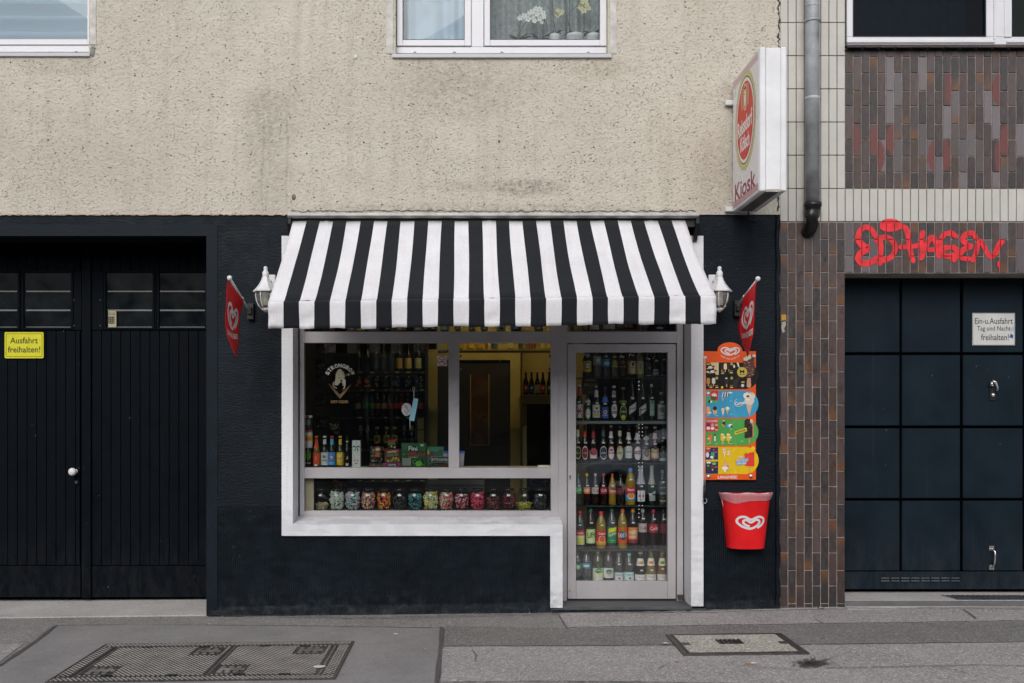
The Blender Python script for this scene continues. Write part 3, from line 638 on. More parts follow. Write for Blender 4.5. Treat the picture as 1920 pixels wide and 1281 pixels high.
# --- left garage: opening at Y .52
GY = .52
gd = MB(); zt = Z(430, GY)
def gbx(b, x0, x1, y0, y1, Yf, d, m=M_WOODD): b.pbox(x0, x1, y0, y1, Yf, d, m)
gbx(gd, 153, 170, 440, 1122, GY - .02, .06); gbx(gd, -210, 400, 425, 446, GY - .01, .06)
gate = gd.build('garage_door', kb, bevel=.002)
def planks(x0, x1, y0, y1, off=0.0):
    p = x0
    while p < x1 - 2:
        q = min(p + 18.15, x1); b = MB(); gbx(b, p + .45, q - .45, y0, y1, GY + random.uniform(0, .002), .02); b.build('plank', gate, bevel=.002, label=None); p = q
random.seed(4)
gb = MB(); gbx(gb, -210, 400, 440, 1122, GY + .016, .02, pmat('dark gap', (.003, .003, .004), .9, spec=0)); gb.build('door_backing', gate)
planks(-22, 150, 620, 1060); planks(172, 392, 620, 1060); planks(-22, 150, 446, 507); planks(172, 392, 446, 507)
b = MB(); gbx(b, -22, 151, 1061.5, 1120, GY - .008, .03); b.build('kickboard', gate, bevel=.003); b = MB(); gbx(b, 172, 392, 1061.5, 1120, GY - .008, .03); b.build('kickboard', gate, bevel=.003)
b = MB(); gbx(b, -205, -24, 446, 1120, GY, .03); b.build('kickboard', gate)
M_BARW = pmat('grey glazing bar', (.16, .165, .16), .5, var=.2)
M_GDARK = pmat('grey glass', (.006, .009, .011), .2, var=.3, spec=.12)
def gwin(x0, x1):
    fr_ = MB()
    for q in ((x0 - 4, x0, 507, 618), (x1, x1 + 3.5, 507, 618), (x0, x1, 507, 511), (x0, x1, 614.5, 618)): gbx(fr_, *q, GY - .012, .04)
    w = fr_.build('garage_window', gate, bevel=.001)
    g = MB(); gbx(g, x0, x1, 511, 614.5, GY + .004, .004, M_GDARK); g.build('pane', w)
[(lambda bq: (gbx(bq, *q, GY, .03), bq.build('stile', gate, bevel=.002)))(MB()) for q in ((137, 152.5, 507.5, 619), (170.5, 193.5, 507.5, 619), (-24, -22.5, 507, 619), (37.5, 39.5, 507, 619), (290, 293.5, 507, 619))]
gwin(-18, 33); gwin(44, 133); gwin(198, 286); gwin(298, 390)
for (x0, x1) in ((-17, 32), (49, 132), (202, 285), (300, 384)):
    for y, h in ((546.5, 2.4), (582, 3.0), (613.4, 1.3)):
        g = MB(); gbx(g, x0, x1, y - h / 2, y + h / 2, GY - .004, .006, M_BARW); g.build('glazing_bar', gate)
for (px, py) in ((139, 563), (139, 611), (188, 563), (188, 611)):
    g = MB(); c = at(px, py, GY - .003); g.ball(c, .008, pmat('bolt', (.08, .08, .08), .4, metal=.5), 8, (1, .6, 1)); g.build('bolt', gate)
g = MB(); c = at(141.5, 884, GY); g.lathe([(.020, 0), (.020, .006), (.011, .010), (.011, .04), (.024, .048), (.0325, .060), (.033, .072), (.026, .084), (.012, .090), (0, .091)], M_WPAINT, 18, tuple(c), axis='y'); g.build('door_knob', gate)
g = MB(); c = at(143.5, 905, GY - .004); g.lathe([(.0, .008), (.010, .008), (.016, .008), (.0215, .004), (.022, 0)], M_GATE, 18, tuple(c), axis='y'); g.lathe([(0, .011), (.009, .011), (.010, .006)], M_IRON, 12, tuple(c), axis='y'); g.build('lock_rose', gate)
# --- upper windows
def curtain_mesh(name, x0, x1, z0, z1, Y, m, lab, cat, folds=9, amp=.012, horiz=False):
    b = MB(); n = 70; k = 2; rows = 36 if horiz else 2; v = []
    for j in range(rows):
        for i in range(n + 1):
            t_ = i / n; x = x0 + (x1 - x0) * t_; z = z0 + (z1 - z0) * j / (rows - 1)
            if horiz: d = amp * abs(math.sin(math.pi * (j / (rows - 1)) * folds)) ** .5 + .004 * math.sin(t_ * 9 + z * 4) + .006 * math.sin(t_ * 4) * math.cos(z * 30)
            else: d = amp * math.sin(t_ * folds * 2 * math.pi + 1.5 * math.sin(t_ * 7)) + amp * .4 * math.sin(t_ * folds * 5.1)
            v.append((x, Y + d, z))
    fs = [(j * (n + 1) + i, j * (n + 1) + i + 1, (j + 1) * (n + 1) + i + 1, (j + 1) * (n + 1) + i) for j in range(rows - 1) for i in range(n)]
    b.add(v, fs, m, True); return b.build(name, label=lab, cat=cat, origin=((x0 + x1) / 2, Y, z0))
def win_frame(nm, parent, rects, depth=.06, Yf=.07, m=M_WPVC, bev=.004):
    b = MB()
    for q in rects: b.pbox(*q, Yf, depth, m)
    return b.build(nm, parent, bevel=bev)
UY = .07
uw = win_frame('window', kb, [(737, 743, -310, 88), (884, 907, -310, 88), (1138, 1144, -310, 88), (743, 884, -310, -298), (907, 1138, -310, -298), (737, 1144, 88, 100.5)], .07, UY)
for (a, c) in ((744, 883.5), (908, 1137.5)):
    s = MB()
    for q in ((a, a + 11, -297, 86), (c - 12.5, c, -297, 86), (a + 11, c - 12.5, 74.5, 86), (a + 11, c - 12.5, -297, -285)): s.pbox(*q, UY - .012, .06, M_WPVC)
    so = s.build('sash', uw, bevel=.004)
    g = MB(); g.pbox(a + 11, c - 12.5, -285, 74.5, UY + .02, .004, M_PANEUP); g.build('pane', uw)
    g = MB()
    for q in ((a + 11, a + 12, -285, 74.5), (c - 13.5, c - 12.5, -285, 74.5), (a + 12, c - 13.5, 73.5, 74.5)): g.pbox(*q, UY + .004, .015, M_BLACK)
    g.build('glazing_seal', uw)
for px in (778, 852, 941, 1103):
    g = MB(); g.pbox(px - 2.5, px + 2.5, 97.3, 98.7, UY - .0015, .002, M_BLACK); g.build('drain_slot', uw)
M_SILL = pmat('aluminium sill', (.50, .50, .53), .4, var=.06)
b = MB(); b.pbox(735, 1147, 101, 108, -.035, .10, M_SILL); b.build('window_sill', uw, bevel=.003)
b = MB(); M_REV = pmat('old white reveal paint', (.55, .53, .50), .7, var=.25, vscale=14, bump=.002)
for (a, c) in ((724, 737), (1144, 1156)):
    b = MB(); b.box(X(a, -.016), X(c, -.016), -.017, -.0125, Z(102), zwt, M_REV); b.build('reveal_border', uw)
lw = win_frame('window', kb, [(166, 169, -310, 85), (-260, 169, 85, 98), (-260, -250, -310, 85)], .07, .06)
b = MB(); 
for q in ((-250, 163.5, 73.5, 84), (163.5, 168, -297, 84)): b.pbox(*q, .05, .05, M_WPVC)
b.build('sash', lw, bevel=.003); b = MB(); b.pbox(-250, 163.5, -297, 73.5, .075, .004, M_PANEUP); b.build('pane', lw)
b = MB(); b.pbox(-262, 168, 98.5, 105.5, -.03, .09, M_SILL); b.build('window_sill', lw, bevel=.003)
b = MB(); b.pbox(140, 145, 96.3, 97.6, .0585, .002, M_BLACK); b.build('drain_slot', lw)
b = MB(); b.box(X(168.5, -.016), X(180, -.016), -.018, -.0125, Z(85), zwt, M_REV); b.build('reveal_border', lw)
b = MB(); c = at(174, 97, -.01); b.ball((c.x, c.y, c.z), .026, pmat('grey mortar dab', (.22, .21, .20), .9, var=.4, vscale=30, bump=.003), 12, (.8, .4, 1.8)); b.build('mortar_dab', lw)
M_CURT = pmat('white net curtain', (.62, .66, .70), .8, var=.05); M_CURT2 = pmat('grey lace curtain', (.27, .29, .285), .85, var=.3, vscale=28)
curtain_mesh('curtain', X(745), X(884), Z(80), 5.9, .20, pmat('sky tinted net curtain', (.46, .55, .65), .8, var=.10, vscale=9), 'net curtain tinted with the sky reflection of the narrow left upper pane', 'curtain', 4, .022)  # pale blue sky reflection of the pane is put into the curtain colour
curtain_mesh('curtain', X(906), X(1140), Z(84), 5.9, .30, M_CURT2, 'grey lace curtain behind the orchids in the upper window', 'curtain', 9, .025)
# horizontally pleated blind
b = MB(); n = 40; v = []; rows = 0; z = Z(77); zz = []
k = 0
while z < 5.9:
    zz += [(z, .0), (z + .030, .004), (z + .095, .012), (z + .128, .020), (z + .1281, .0)]; z += .1285
rowsz = zz
for (z, d) in rowsz:
    for i in range(n + 1):
        t_ = i / n; x = -4.95 + (X(166) + 4.95) * t_; v.append((x, .17 - d + .003 * math.sin(x * 7), z + .004 * math.sin(x * 5) + .003 * math.sin(x * 11 + z)))
b.add(v, [(j * (n + 1) + i, j * (n + 1) + i + 1, (j + 1) * (n + 1) + i + 1, (j + 1) * (n + 1) + i) for j in range(len(rowsz) - 1) for i in range(n)], pmat('pale blue blind', (.38, .46, .54), .8, var=.06, vscale=2), True)
b.build('pleated_blind', label='pale blue pleated blind filling the window at top left', cat='blind', origin=(-4, .17, 4.5))
# back shell: floors, partitions, back wall, roof
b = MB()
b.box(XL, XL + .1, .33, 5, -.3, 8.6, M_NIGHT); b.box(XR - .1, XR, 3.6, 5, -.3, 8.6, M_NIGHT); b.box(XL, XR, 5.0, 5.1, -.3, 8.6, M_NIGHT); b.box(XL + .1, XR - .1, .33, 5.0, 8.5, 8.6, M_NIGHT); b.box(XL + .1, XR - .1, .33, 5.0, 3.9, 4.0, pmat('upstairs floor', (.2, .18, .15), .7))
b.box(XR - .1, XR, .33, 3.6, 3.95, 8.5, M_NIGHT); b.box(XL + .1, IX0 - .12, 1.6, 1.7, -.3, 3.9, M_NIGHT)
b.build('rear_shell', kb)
b = MB(); b.box(-3.0, -2.9, .33, 1.6, -.3, 3.9, M_NIGHT)
# ------------------------------------------------------------ tiled building
tb = empty('tiled_building', (3.5, .3, 0), 'neighbouring house clad in brown clinker and cream tiles over a garage', 'building')
TY = .012; zc0, zc1 = Z(415.5), Z(354)
gxl = X(1584); XE = 6.3
b = MB()
b.box(X(1462) + .002, gxl, TY, .3, -.3, zc0, M_GROUTL); b.box(gxl, XE, TY, .3, Z(512), zc0, M_GROUTL)
b.box(X(1462) + .002, gxl, TY, .3, zc0, 6.6, M_GROUTD); b.box(gxl, XE, TY, .3, zc0, zc1, M_GROUTD); b.box(gxl, XE, TY, .3, zc1, Z(92), M_GROUTL)
b.box(XE, XE + .2, TY, 5, -.3, 6.6, M_GROUTD); b.box(X(1462) + .002, XE, .3, 5, 6.0, 6.1, M_NIGHT); b.box(X(1462) + .002, XE, 4.9, 5, -.3, 6.0, M_NIGHT); b.box(gxl, XE, TY, .3, 6.0, 6.6, M_GROUTD)
b.box(X(1462) + .002, X(1462) + .05, .3, 4.9, -.3, 6.0, M_NIGHT); b.box(X(1462) + .05, XE, .3, 4.9, 3.9, 3.95, M_NIGHT)
b.build('wall', tb)
def piece_mesh(w, h, m, nm, d=.012, bev=.002):
    b = MB(); b.box(-w / 2, w / 2, -d / 2, d / 2, -h / 2, h / 2, m); return b.mesh(nm, bevel=bev)
_pm = {}
def piece(nm, px0, px1, py0, py1, m, color=None, proud=.006):
    w, h = (px1 - px0) / 235, (py1 - py0) / 235; k = (round(w, 3), round(h, 3), m.name)
    if k not in _pm: _pm[k] = piece_mesh(w, h, m, nm)
    o = inst(nm, _pm[k], (X((px0 + px1) / 2), TY + .006 - proud, Z((py0 + py1) / 2)), tb, color, (random.uniform(-.008, .008), random.uniform(-.003, .003), random.uniform(-.02, .02)))
    return o
random.seed(21)
BC = [(.045, .036, .037), (.055, .040, .040), (.038, .031, .032), (.030, .028, .029), (.066, .052, .052), (.050, .035, .028), (.034, .030, .031), (.060, .045, .043)]
BC = [(c[0] * 1.28, c[1] * 1.12, c[2] * 1.06) for c in BC]
BCU = BC + [(.12, .104, .112), (.16, .14, .15), (.10, .085, .09), (.085, .065, .06)]
BCR = BC + [(.11, .092, .10), (.14, .12, .128)]
pit = 15.3; g1 = 1.6
def colx(i): return 1462.8 + pit * i
# cream tiles: pillar
for i in range(8):
    y = 415.6
    for r_ in range(8):
        y1 = y - 62.3
        piece('tile', colx(i) + .7, colx(i + 1) - .7, y1 + .7, y - .7, M_TILE, proud=.008); y = y1
for i in range(8, 33): piece('tile', colx(i) + .7, colx(i + 1) - .7, 354.4, 414.8, M_TILE, proud=.008)
# pillar clinker
def clink(i, y0, y1, pal, m=None):
    if y1 - y0 < 6: return
    piece('brick', colx(i) + .8, colx(i + 1) - .8, y0 + .9, y1 - .9, m or M_BRICK, random.choice(pal), proud=random.uniform(.006, .008))
for i in range(8):
    y = 416.5; first = (60.5 if i % 2 == 0 else 31.5); seq = [first]; 
    y1 = y + first; clink(i, y, y1, BC)
    while y1 < 1136: y2 = min(y1 + 62.2, 1139); clink(i, y1, y2, BC); y1 = y2
for i in range(8, 33):
    e = [416.5, 480.5, 511.5] if i % 2 == 0 else [416.5, 449, 511.5]
    for a, c in zip(e, e[1:]): clink(i, a, c, BCR)
# upper panel, offset columns, a few daubed red
red = {(9, 3), (11, 3), (12, 3), (13, 3), (18, 3), (20, 3), (26, 3), (27, 3), (20, 1), (26, 1)}
for i in range(8, 31):
    e = [92, 137, 198.5, 261.5, 323, 353.5] if i % 2 == 0 else [92, 107, 170, 232, 293.5, 353.5]
    for k, (a, c) in enumerate(zip(e, e[1:])):
        isr = (i, k) in red
        pal = BCU if (i > 12 and k > 0) else BC
        if isr: piece('brick', colx(i) + .8, colx(i + 1) - .8, a + .9, c - .9, M_REDB, random.choice(BCU), proud=.008)['label'] = 'clinker daubed with red paint'
        else: clink(i, a, c, pal)
# beyond the frame: joined cladding
b = MB()
for i in range(31, 62):
    xa, xb = X(colx(i) + .8), X(colx(i + 1) - .8)
    if i >= 33:
        b.box(xa, xb, TY - .006, TY + .004, Z(414), Z(355), M_TILE)
        for (p, q) in ((417, 479), (481, 511)): b.box(xa, xb, TY - .006, TY + .004, Z(q), Z(p), M_BRICK)
    for (p, q) in ((93, 136), (138, 197), (199, 260), (262, 322), (324, 352)): b.box(xa, xb, TY - .006, TY + .004, Z(q), Z(p), M_BRICK)
o = b.build('cladding', tb, kind='stuff'); o.color = (.05, .04, .04, 1)
# stained crack and dirt at the pillar foot, sticker scrap
b = MB(); b.flat([(1465, 590), (1474, 590), (1474, 600.5), (1465, 601)], pxfn(TY - .0085), pc('#b98a35')); b.build('sticker_scrap', tb, label='torn yellow sticker left on the pillar edge')
b = MB(); b.flat([(1466, 604), (1473, 603), (1474, 609), (1470, 617), (1472, 622), (1467, 624), (1465, 615)], pxfn(TY - .0085), pc('#a39a92')); b.build('paper_residue', tb)
# window over the panel
uw2 = win_frame('window', tb, [(1588, 1599.5, -310, 69), (1849, 1883.5, -310, 69), (2290, 2300, -310, 69), (1588, 2300, -310, -298), (1588, 2300, 69, 84)], .08, .03)
b = MB()
for q in ((1588, 1866, 74.5, 80), (1888, 2295, 74.5, 80), (1864, 1866.5, -298, 74)): b.pbox(*q, .018, .012, M_WPVC)
b.build('sash', uw2, bevel=.003)
for (a, c, m) in ((1599.5, 1849, thin_glass('dark reflecting pane', (.35, .42, .5), .3, 1.5)), (1897, 2290, thin_glass('smoked pane', (.5, .55, .52), .35, 1.5))):
    g = MB(); g.pbox(a, c, -298, 69, .055, .004, m); g.build('pane', uw2)
b = MB(); b.pbox(1883.5, 1897, -298, 69, .02, .06, M_WPVC); b.build('sash_stile', uw2)
b = MB()
for q in ((1599.5, 1601, -298, 69), (1847.5, 1849, -298, 69), (1601, 1847.5, 67.5, 69)): b.pbox(*q, .028, .02, M_BLACK)
b.build('glazing_seal', uw2)
slm = MB(); w_ = 28.8 / 235; slm.box(-w_ / 2, w_ / 2, -.05, .05, -.006, .006, M_BRICK); slm = slm.mesh('sill_tile', bevel=.002)
for i in range(13):
    px = 1587 + 30.4 * i + 14.5; o = inst('sill_tile', slm, (X(px), -.005, Z(88)), uw2, random.choice(BC), (R(24), 0, 0))
b = MB(); b.box(gxl + .001, XE, -.006, .05, Z(95), Z(91), M_BLACK); b.build('sill_bed', uw2)
curtain_mesh('curtain', X(1600), X(1850), Z(72), 5.9, .3, pmat('reflection blue curtain', (.05, .08, .12), .8, var=.6, vscale=22), 'curtain coloured with the dark blue pane reflection in the tiled house window', 'curtain', 6, .03)  # curtain colour carries the dark blue reflection of this pane
curtain_mesh('curtain', X(1890), X(2290), Z(72), 5.9, .35, pmat('grey green curtain', (.08, .095, .085), .8, var=.1), 'grey green curtain behind the pane at the far right', 'curtain', 4, .01)
# right garage door, at Y .30
HY = .30; ghd = MB(); ghd.pbox(1570, 2300, 500, 1106, HY + .022, .03, pmat('door groove', (.0015, .002, .0025), .9, spec=0)); gg = ghd.build('garage_door', tb)
cols = [(1570, 1687), (1691.5, 1800.5), (1806, 1918), (1922.5, 2036), (2041, 2155), (2160, 2290)]; rws = [(505, 661), (666, 798.5), (803.5, 934.5), (939.5, 1070.5)]
for (a, c) in cols:
    for (d, e) in rws:
        b = MB(); b.pbox(a, c, d, e, HY, .024, M_GATE); b.build('panel', gg, bevel=.005)
b = MB(); b.pbox(1570, 2290, 1072, 1105, HY + .003, .012, M_GATE); b.build('bottom_rail', gg, bevel=.003)
ls = MB()
for i in range(8):
    for j in range(2):
        s = MB(); px, py = 1651.5 + 18.8 * i, 1084.3 + 5.2 * j; c0, c1 = at(px, py, HY + .001), at(px + 15.5, py, HY + .001)
        v = []; n = 6
        for k in range(n + 1):
            a = math.pi * k / n - math.pi / 2; v += [(c0.x, c0.y - .008 * math.cos(a), c0.z + .007 * math.sin(a)), (c1.x, c1.y - .008 * math.cos(a), c1.z + .007 * math.sin(a))]
        s.add(v, [(2 * k, 2 * k + 1, 2 * k + 3, 2 * k + 2) for k in range(n)], pmat('louvre metal', (.10, .115, .125), .3, metal=.5), True); s.build('vent_louvre', gg)
# lever handle
b = MB(); b.pbox(1856, 1866.5, 713, 751, HY - .008, .008, M_BLACK); hp = b.build('handle_plate', gg, bevel=.002)
b = MB(); pts = [at(1862, 730, HY - .01), at(1861, 729, HY - .035), at(1860, 722, HY - .045), at(1862, 714, HY - .05)]
b.tube([tuple(p) for p in (at(1861, 723, HY - .008), at(1861, 723, HY - .045))], .008, M_STEEL)
b.tube([tuple(at(x, y, HY - .048)) for x, y in ((1858.5, 724), (1859, 718), (1862, 714), (1866.5, 717), (1870.5, 727), (1870, 733))], [.006, .010, .011, .011, .009, .006], M_STEEL); b.build('lever_handle', hp)
b = MB(); c = at(1862, 741, HY - .009); b.lathe([(0, .016), (.006, .016), (.015, .010), (.019, .002), (.019, 0)], M_STEEL, 16, tuple(c), axis='y'); b.build('lock_cylinder', hp)
b = MB()
for py in (1028, 1064): b.pbox(1855, 1864, py - 4.5, py + 4.5, HY - .006, .006, M_STEEL)
b.tube([tuple(at(x, y, HY - d)) for x, y, d in ((1860, 1029, .004), (1862, 1031, .03), (1865.5, 1035, .045), (1865.8, 1046, .05), (1865.5, 1057, .045), (1861, 1062, .03), (1860, 1064, .004))], .0075, M_STEEL); b.build('pull_handle', gg, bevel=0)
# sill of the right garage
b = MB(); zs = Z(1111, HY); b.box(gxl + .001, XE, -.02, .42, -.25, Z(1125), M_CONC); b.build('garage_sill', tb, bevel=.004)
b = MB(); b.box(gxl + .001, XE, -.026, -.0205, Z(1135), Z(1125.5), pmat('sill edge strip', (.13, .13, .135), .6, var=.2)); b.build('edge_strip', tb)
b = MB(); b.box(gxl, XE, -.075, -.0265, -.2, Z(1139), M_CONC); b.build('kerb_strip', tb)
dr = MB(); z0 = Z(1125) + .002; dr.add([(X(1795, 0), .005, z0), (XE, .005, z0), (XE, .20, z0), (X(1773, .2), .20, z0)], [(0, 1, 2, 3)], pmat('drain channel', (.01, .011, .013), .6)); dro = dr.build('drain_channel', tb)
M_GALV = pmat('galvanised steel', (.20, .22, .25), .4, metal=.6, var=.2)
for i in range(40):
    xa = X(1800) + i * .042
    b = MB(); b.add([(xa, .008, z0 + .004), (xa + .015, .008, z0 + .004), (xa - .045, .195, z0 + .004), (xa - .06, .195, z0 + .004)], [(0, 1, 2, 3)], M_GALV)
    b.v += [(p[0], p[1], p[2] - .003) for p in b.v]; b.f += [(4, 5, 1, 0), (5, 6, 2, 1), (7, 4, 0, 3)]; b.m += [0] * 3; b.sm += [False] * 3
    b.build('grate_bar', dro)
# pillar foot crack, weed
b = MB(); b.box(X(1464), X(1584), -.002, .011, gz(3) - .02, Z(1139.5), pmat('mortar foot', (.05, .045, .04), .9, var=.5, vscale=20, bump=.004)); b.build('mortar_foot', tb)
random.seed(13); g0 = gp(1537, 1142, 0); g0.y = -.02
we = empty('weed', g0, 'small green weed sprouting at the foot of the tiled pillar', 'plant')
for i in range(9):
    a = R(200 + 17 * i); l = random.uniform(.03, .07); b = MB(); d = Vector((math.cos(a), math.sin(a) * .6 - .2, .35 + .5 * random.random())).normalized(); s_ = Vector((-d.y, d.x, 0)).normalized() * .008
    p = Vector(g0); b.add([p, p + d * l * .5 + s_, p + d * l - Vector((0, 0, .006)), p + d * l * .5 - s_], [(0, 1, 2, 3)], pmat('weed leaf', (.10, .17, .04), .6, var=.3, vscale=40)); b.build('leaf', we)
for (px, py) in ((1592, 1141), (1600, 1143), (1608, 1140)):
    pass
# graffiti tag
gw = MB(); GC = pmat('red spray paint', (.74, .02, .03), .5, var=.35, vscale=16)
def gzm(pts): return [(1440 + a / 3.558, 400 + c / 3.558) for a, c in pts]
layer = [0]
def clip(poly, ax, lim, sgn):
    o = []
    for i in range(len(poly)):
        a, c = poly[i - 1], poly[i]; da, dc = sgn * (a[ax] - lim), sgn * (c[ax] - lim)
        if (da > 0) != (dc > 0): t_ = da / (da - dc); o.append(tuple(a[k] + (c[k] - a[k]) * t_ for k in range(3)))
        if dc > 0: o.append(c)
    return o
FACES = []
for i in range(8, 33):
    e = [416.5, 480.5, 511.5] if i % 2 == 0 else [416.5, 449, 511.5]
    for a, c in zip(e, e[1:]): FACES.append((colx(i) + .9, colx(i + 1) - .9, a + 1.0, c - 1.0))
    FACES.append((colx(i) + .8, colx(i + 1) - .8, 354.4, 414.7))
cnt = [0]
def gst(pts, w=10, sm=5):              # the paint lies on every brick face it crosses and in the joints between them
    p = smooth_line(gzm(pts), sm) if len(pts) > 2 else gzm(pts)
    w = [q * random.uniform(.78, .98) for q in (w if isinstance(w, list) else [w] * 9)]; L, Q = ribbon(p, w, True)
    for i in range(len(L) - 1):
        cnt[0] += 1; d = 1.2e-6 * cnt[0]
        q = [(*L[i], 0), (*Q[i], 0), (*Q[i + 1], 0), (*L[i + 1], 0)]
        gw.add([tuple(at(x, y, TY - .0012 - d)) for x, y, _ in q], [(0, 1, 2, 3)], GC)
        x0, x1, y0, y1 = min(a[0] for a in q), max(a[0] for a in q), min(a[1] for a in q), max(a[1] for a in q)
        for f in FACES:
            if f[0] > x1 or f[1] < x0 or f[2] > y1 or f[3] < y0: continue
            r = clip(clip(clip(clip(q, 0, f[0], 1), 0, f[1], -1), 1, f[2], 1), 1, f[3], -1)
            if len(r) > 2: gw.add([tuple(at(x, y, TY - .0102 - d)) for x, y, _ in r], [tuple(range(len(r)))], GC)
gst([(715, 150), (690, 108), (650, 92), (612, 120), (602, 165), (630, 215), (665, 235), (625, 262), (600, 300), (632, 335), (690, 325), (730, 300)], [12, 13, 12])
gst([(742, 165), (752, 240), (748, 330)], 12); gst([(725, 180), (790, 158), (842, 200), (845, 255), (810, 300), (735, 318)], 11)
gst([(760, 90), (770, 60), (815, 50), (865, 60), (872, 90), (840, 108), (785, 108), (760, 92)], 9); gst([(785, 84), (845, 80)], 10)
gst([(875, 88), (915, 96), (935, 150), (942, 220), (968, 318)], 11); gst([(885, 226), (950, 222), (1012, 214)], 10)
gst([(1030, 130), (1022, 210), (1028, 290)], 11); gst([(1020, 298), (1045, 240), (1078, 172), (1105, 165), (1125, 220), (1140, 288)], 11); gst([(1040, 248), (1130, 240)], 10)
gst([(1255, 155), (1222, 135), (1175, 142), (1150, 195), (1158, 262), (1195, 290), (1240, 280)], 12); gst([(1180, 232), (1240, 228), (1262, 262), (1240, 312)], 11)
gst([(1385, 165), (1372, 134), (1320, 140), (1300, 180), (1335, 210), (1352, 222), (1300, 246), (1280, 292), (1335, 304)], 11)
gst([(1365, 312), (1388, 262), (1400, 205), (1422, 186), (1445, 230), (1480, 288), (1515, 268), (1540, 215), (1560, 188)], [11, 11, 13])
gst([(1539, 332), (1541, 350)], 8); gst([(1541, 350), (1543, 378)], 1.5)
gw.build('graffiti', tb, label='red sprayed tag reading ED HAGEN! across the clinker lintel', kind=None)

# small marks on the plaster and along the joints
random.seed(77)
for (px, py, r_) in ((682, 267, 2.2), (716, 277, 1.8), (936, 266, 2.2), (551, 288, 1.6), (575, 288, 2.2), (1190, 267, 2.0), (908, 384, 1.8), (716, 384, 2.0), (906, 335, 1.2), (253, 142, 2.0), (408, 221, 1.6), (418, 303, 1.6), (470, 290, 1.8), (1268, 100, 1.6)):
    b = MB(); c = at(px, py, -.014); b.lathe([(0, .0), (r_ / 235 * .5, .0008), (r_ / 235 * .8, .0)], M_BLACK, 8, tuple(c), axis='y'); b.build('drill_hole', kb)
b = MB(); c = at(667, 107, -.014); b.ball(tuple(c), 4 / 235, pc('#d4d2d0'), 12, (1, .5, 1)); b.build('filler_dab', kb)
b = MB(); c = at(551, 370, -.012); b.ball(tuple(c), 5 / 235, pmat('mortar scar', (.16, .14, .12), .9, var=.5, vscale=60, bump=.004), 10, (.8, .3, 1.2)); b.build('mortar_scar', kb)
def ragged(name, parent, pts, w, Y, m, wv=.5):
    b = MB(); P = []
    for (xa, ya), (xb, yb) in zip(pts, pts[1:]):
        n = max(2, int(math.hypot(xb - xa, yb - ya) / 4))
        for k in range(n): P.append((xa + (xb - xa) * k / n, ya + (yb - ya) * k / n))
    vert = abs(pts[-1][1] - pts[0][1]) > abs(pts[-1][0] - pts[0][0]); L, Q = [], []
    for x, y in P:
        o = random.uniform(-wv, wv) * w; h = w * random.uniform(.25, 1) / 2
        L.append((x + o + h, y) if vert else (x, y + o - h)); Q.append((x + o - h, y) if vert else (x, y + o + h))
    n = len(P); b.flat(L + Q, pxfn(Y), m, [(i, i + 1, n + i + 1, n + i) for i in range(n - 1)]); return b.build(name, parent)
ragged('joint_crack', kb, [(1461, -60), (1460, 70), (1462, 130), (1459, 400)], 4.5, -.0135, pmat('dark joint', (.05, .045, .04), .95, var=.4, vscale=30))
ragged('plaster_edge', kb, [(-60, 403), (540, 402.6)], 1.8, -.0135, pmat('peeling edge line', (.52, .36, .26), .9, var=.4, vscale=12))
ragged('sealant', kb, [(545, 396.5), (800, 396), (1100, 396.5), (1308, 395.5)], 3.6, -.0140, pmat('dusty sealant', (.13, .125, .12), .9, var=.5, vscale=10))
ragged('wall_stain', kb, [(1452, 470), (1456, 560), (1449, 640), (1455, 760)], 3, -.0012, M_DARK)
gsheet('mortar_line', rag([(1180, 1147), (1300, 1145), (1470, 1139), (1585, 1138.5), (1585, 1141), (1470, 1143), (1300, 1148.5), (1180, 1149)], 1.2, 9), M_CONC, 0.009)
for pts in ([(884, 1216), (893, 1228), (890, 1240)], [(1236, 1253), (1246, 1246), (1256, 1243)], [(1360, 1245), (1420, 1249), (1500, 1256)]): seam(pts, .005, 'crack')

# ------------------------------------------------------------ downpipe
dp = empty('downpipe', (X(1524, -.09), -.09, Z(432)), 'grey zinc downpipe ending in a black elbow on the tiled pillar', 'downpipe')
b = MB(); cx = X(1523.5, -.09); b.tube([(cx - .006, -.09, 6.6), (cx, -.09, Z(380, -.09))], .055, M_ZINC, 24); b.build('pipe', dp)
b = MB(); b.lathe([(.0555, 0), (.0575, .004), (.0575, .02), (.0555, .024)], M_ZINC, 24, (cx - .003, -.09, Z(188, -.09))); b.lathe([(.0555, 0), (.0575, .004), (.0575, .014), (.0555, .018)], M_ZINC, 24, (cx - .004, -.09, Z(14, -.09))); b.build('pipe_collar', dp)
b = MB(); z0 = Z(382, -.09); b.lathe([(.058, -.05), (.062, -.046), (.062, -.03), (.070, -.026), (.070, .004), (.060, .006)], pmat('black plastic elbow', (.010, .010, .011), .35), 24, (cx, -.09, z0))
b.tube([(cx, -.09, z0 - .03), (cx, -.09, z0 - .10), (cx - .003, -.075, z0 - .155), (cx - .006, -.04, z0 - .19), (cx - .008, .01, z0 - .205)], [.058, .056, .055, .054, .053], pmat('black plastic elbow', 0), 24); b.build('elbow', dp)
b = MB(); b.lathe([(.060, -.01), (.062, -.008), (.062, .008), (.060, .01)], M_ZINC, 24, (cx - .004, -.09, Z(40, -.09))); b.box(cx - .01, cx + .01, -.03, .01, Z(43, -.09), Z(37, -.09), M_ZINC); b.build('pipe_clamp', dp)

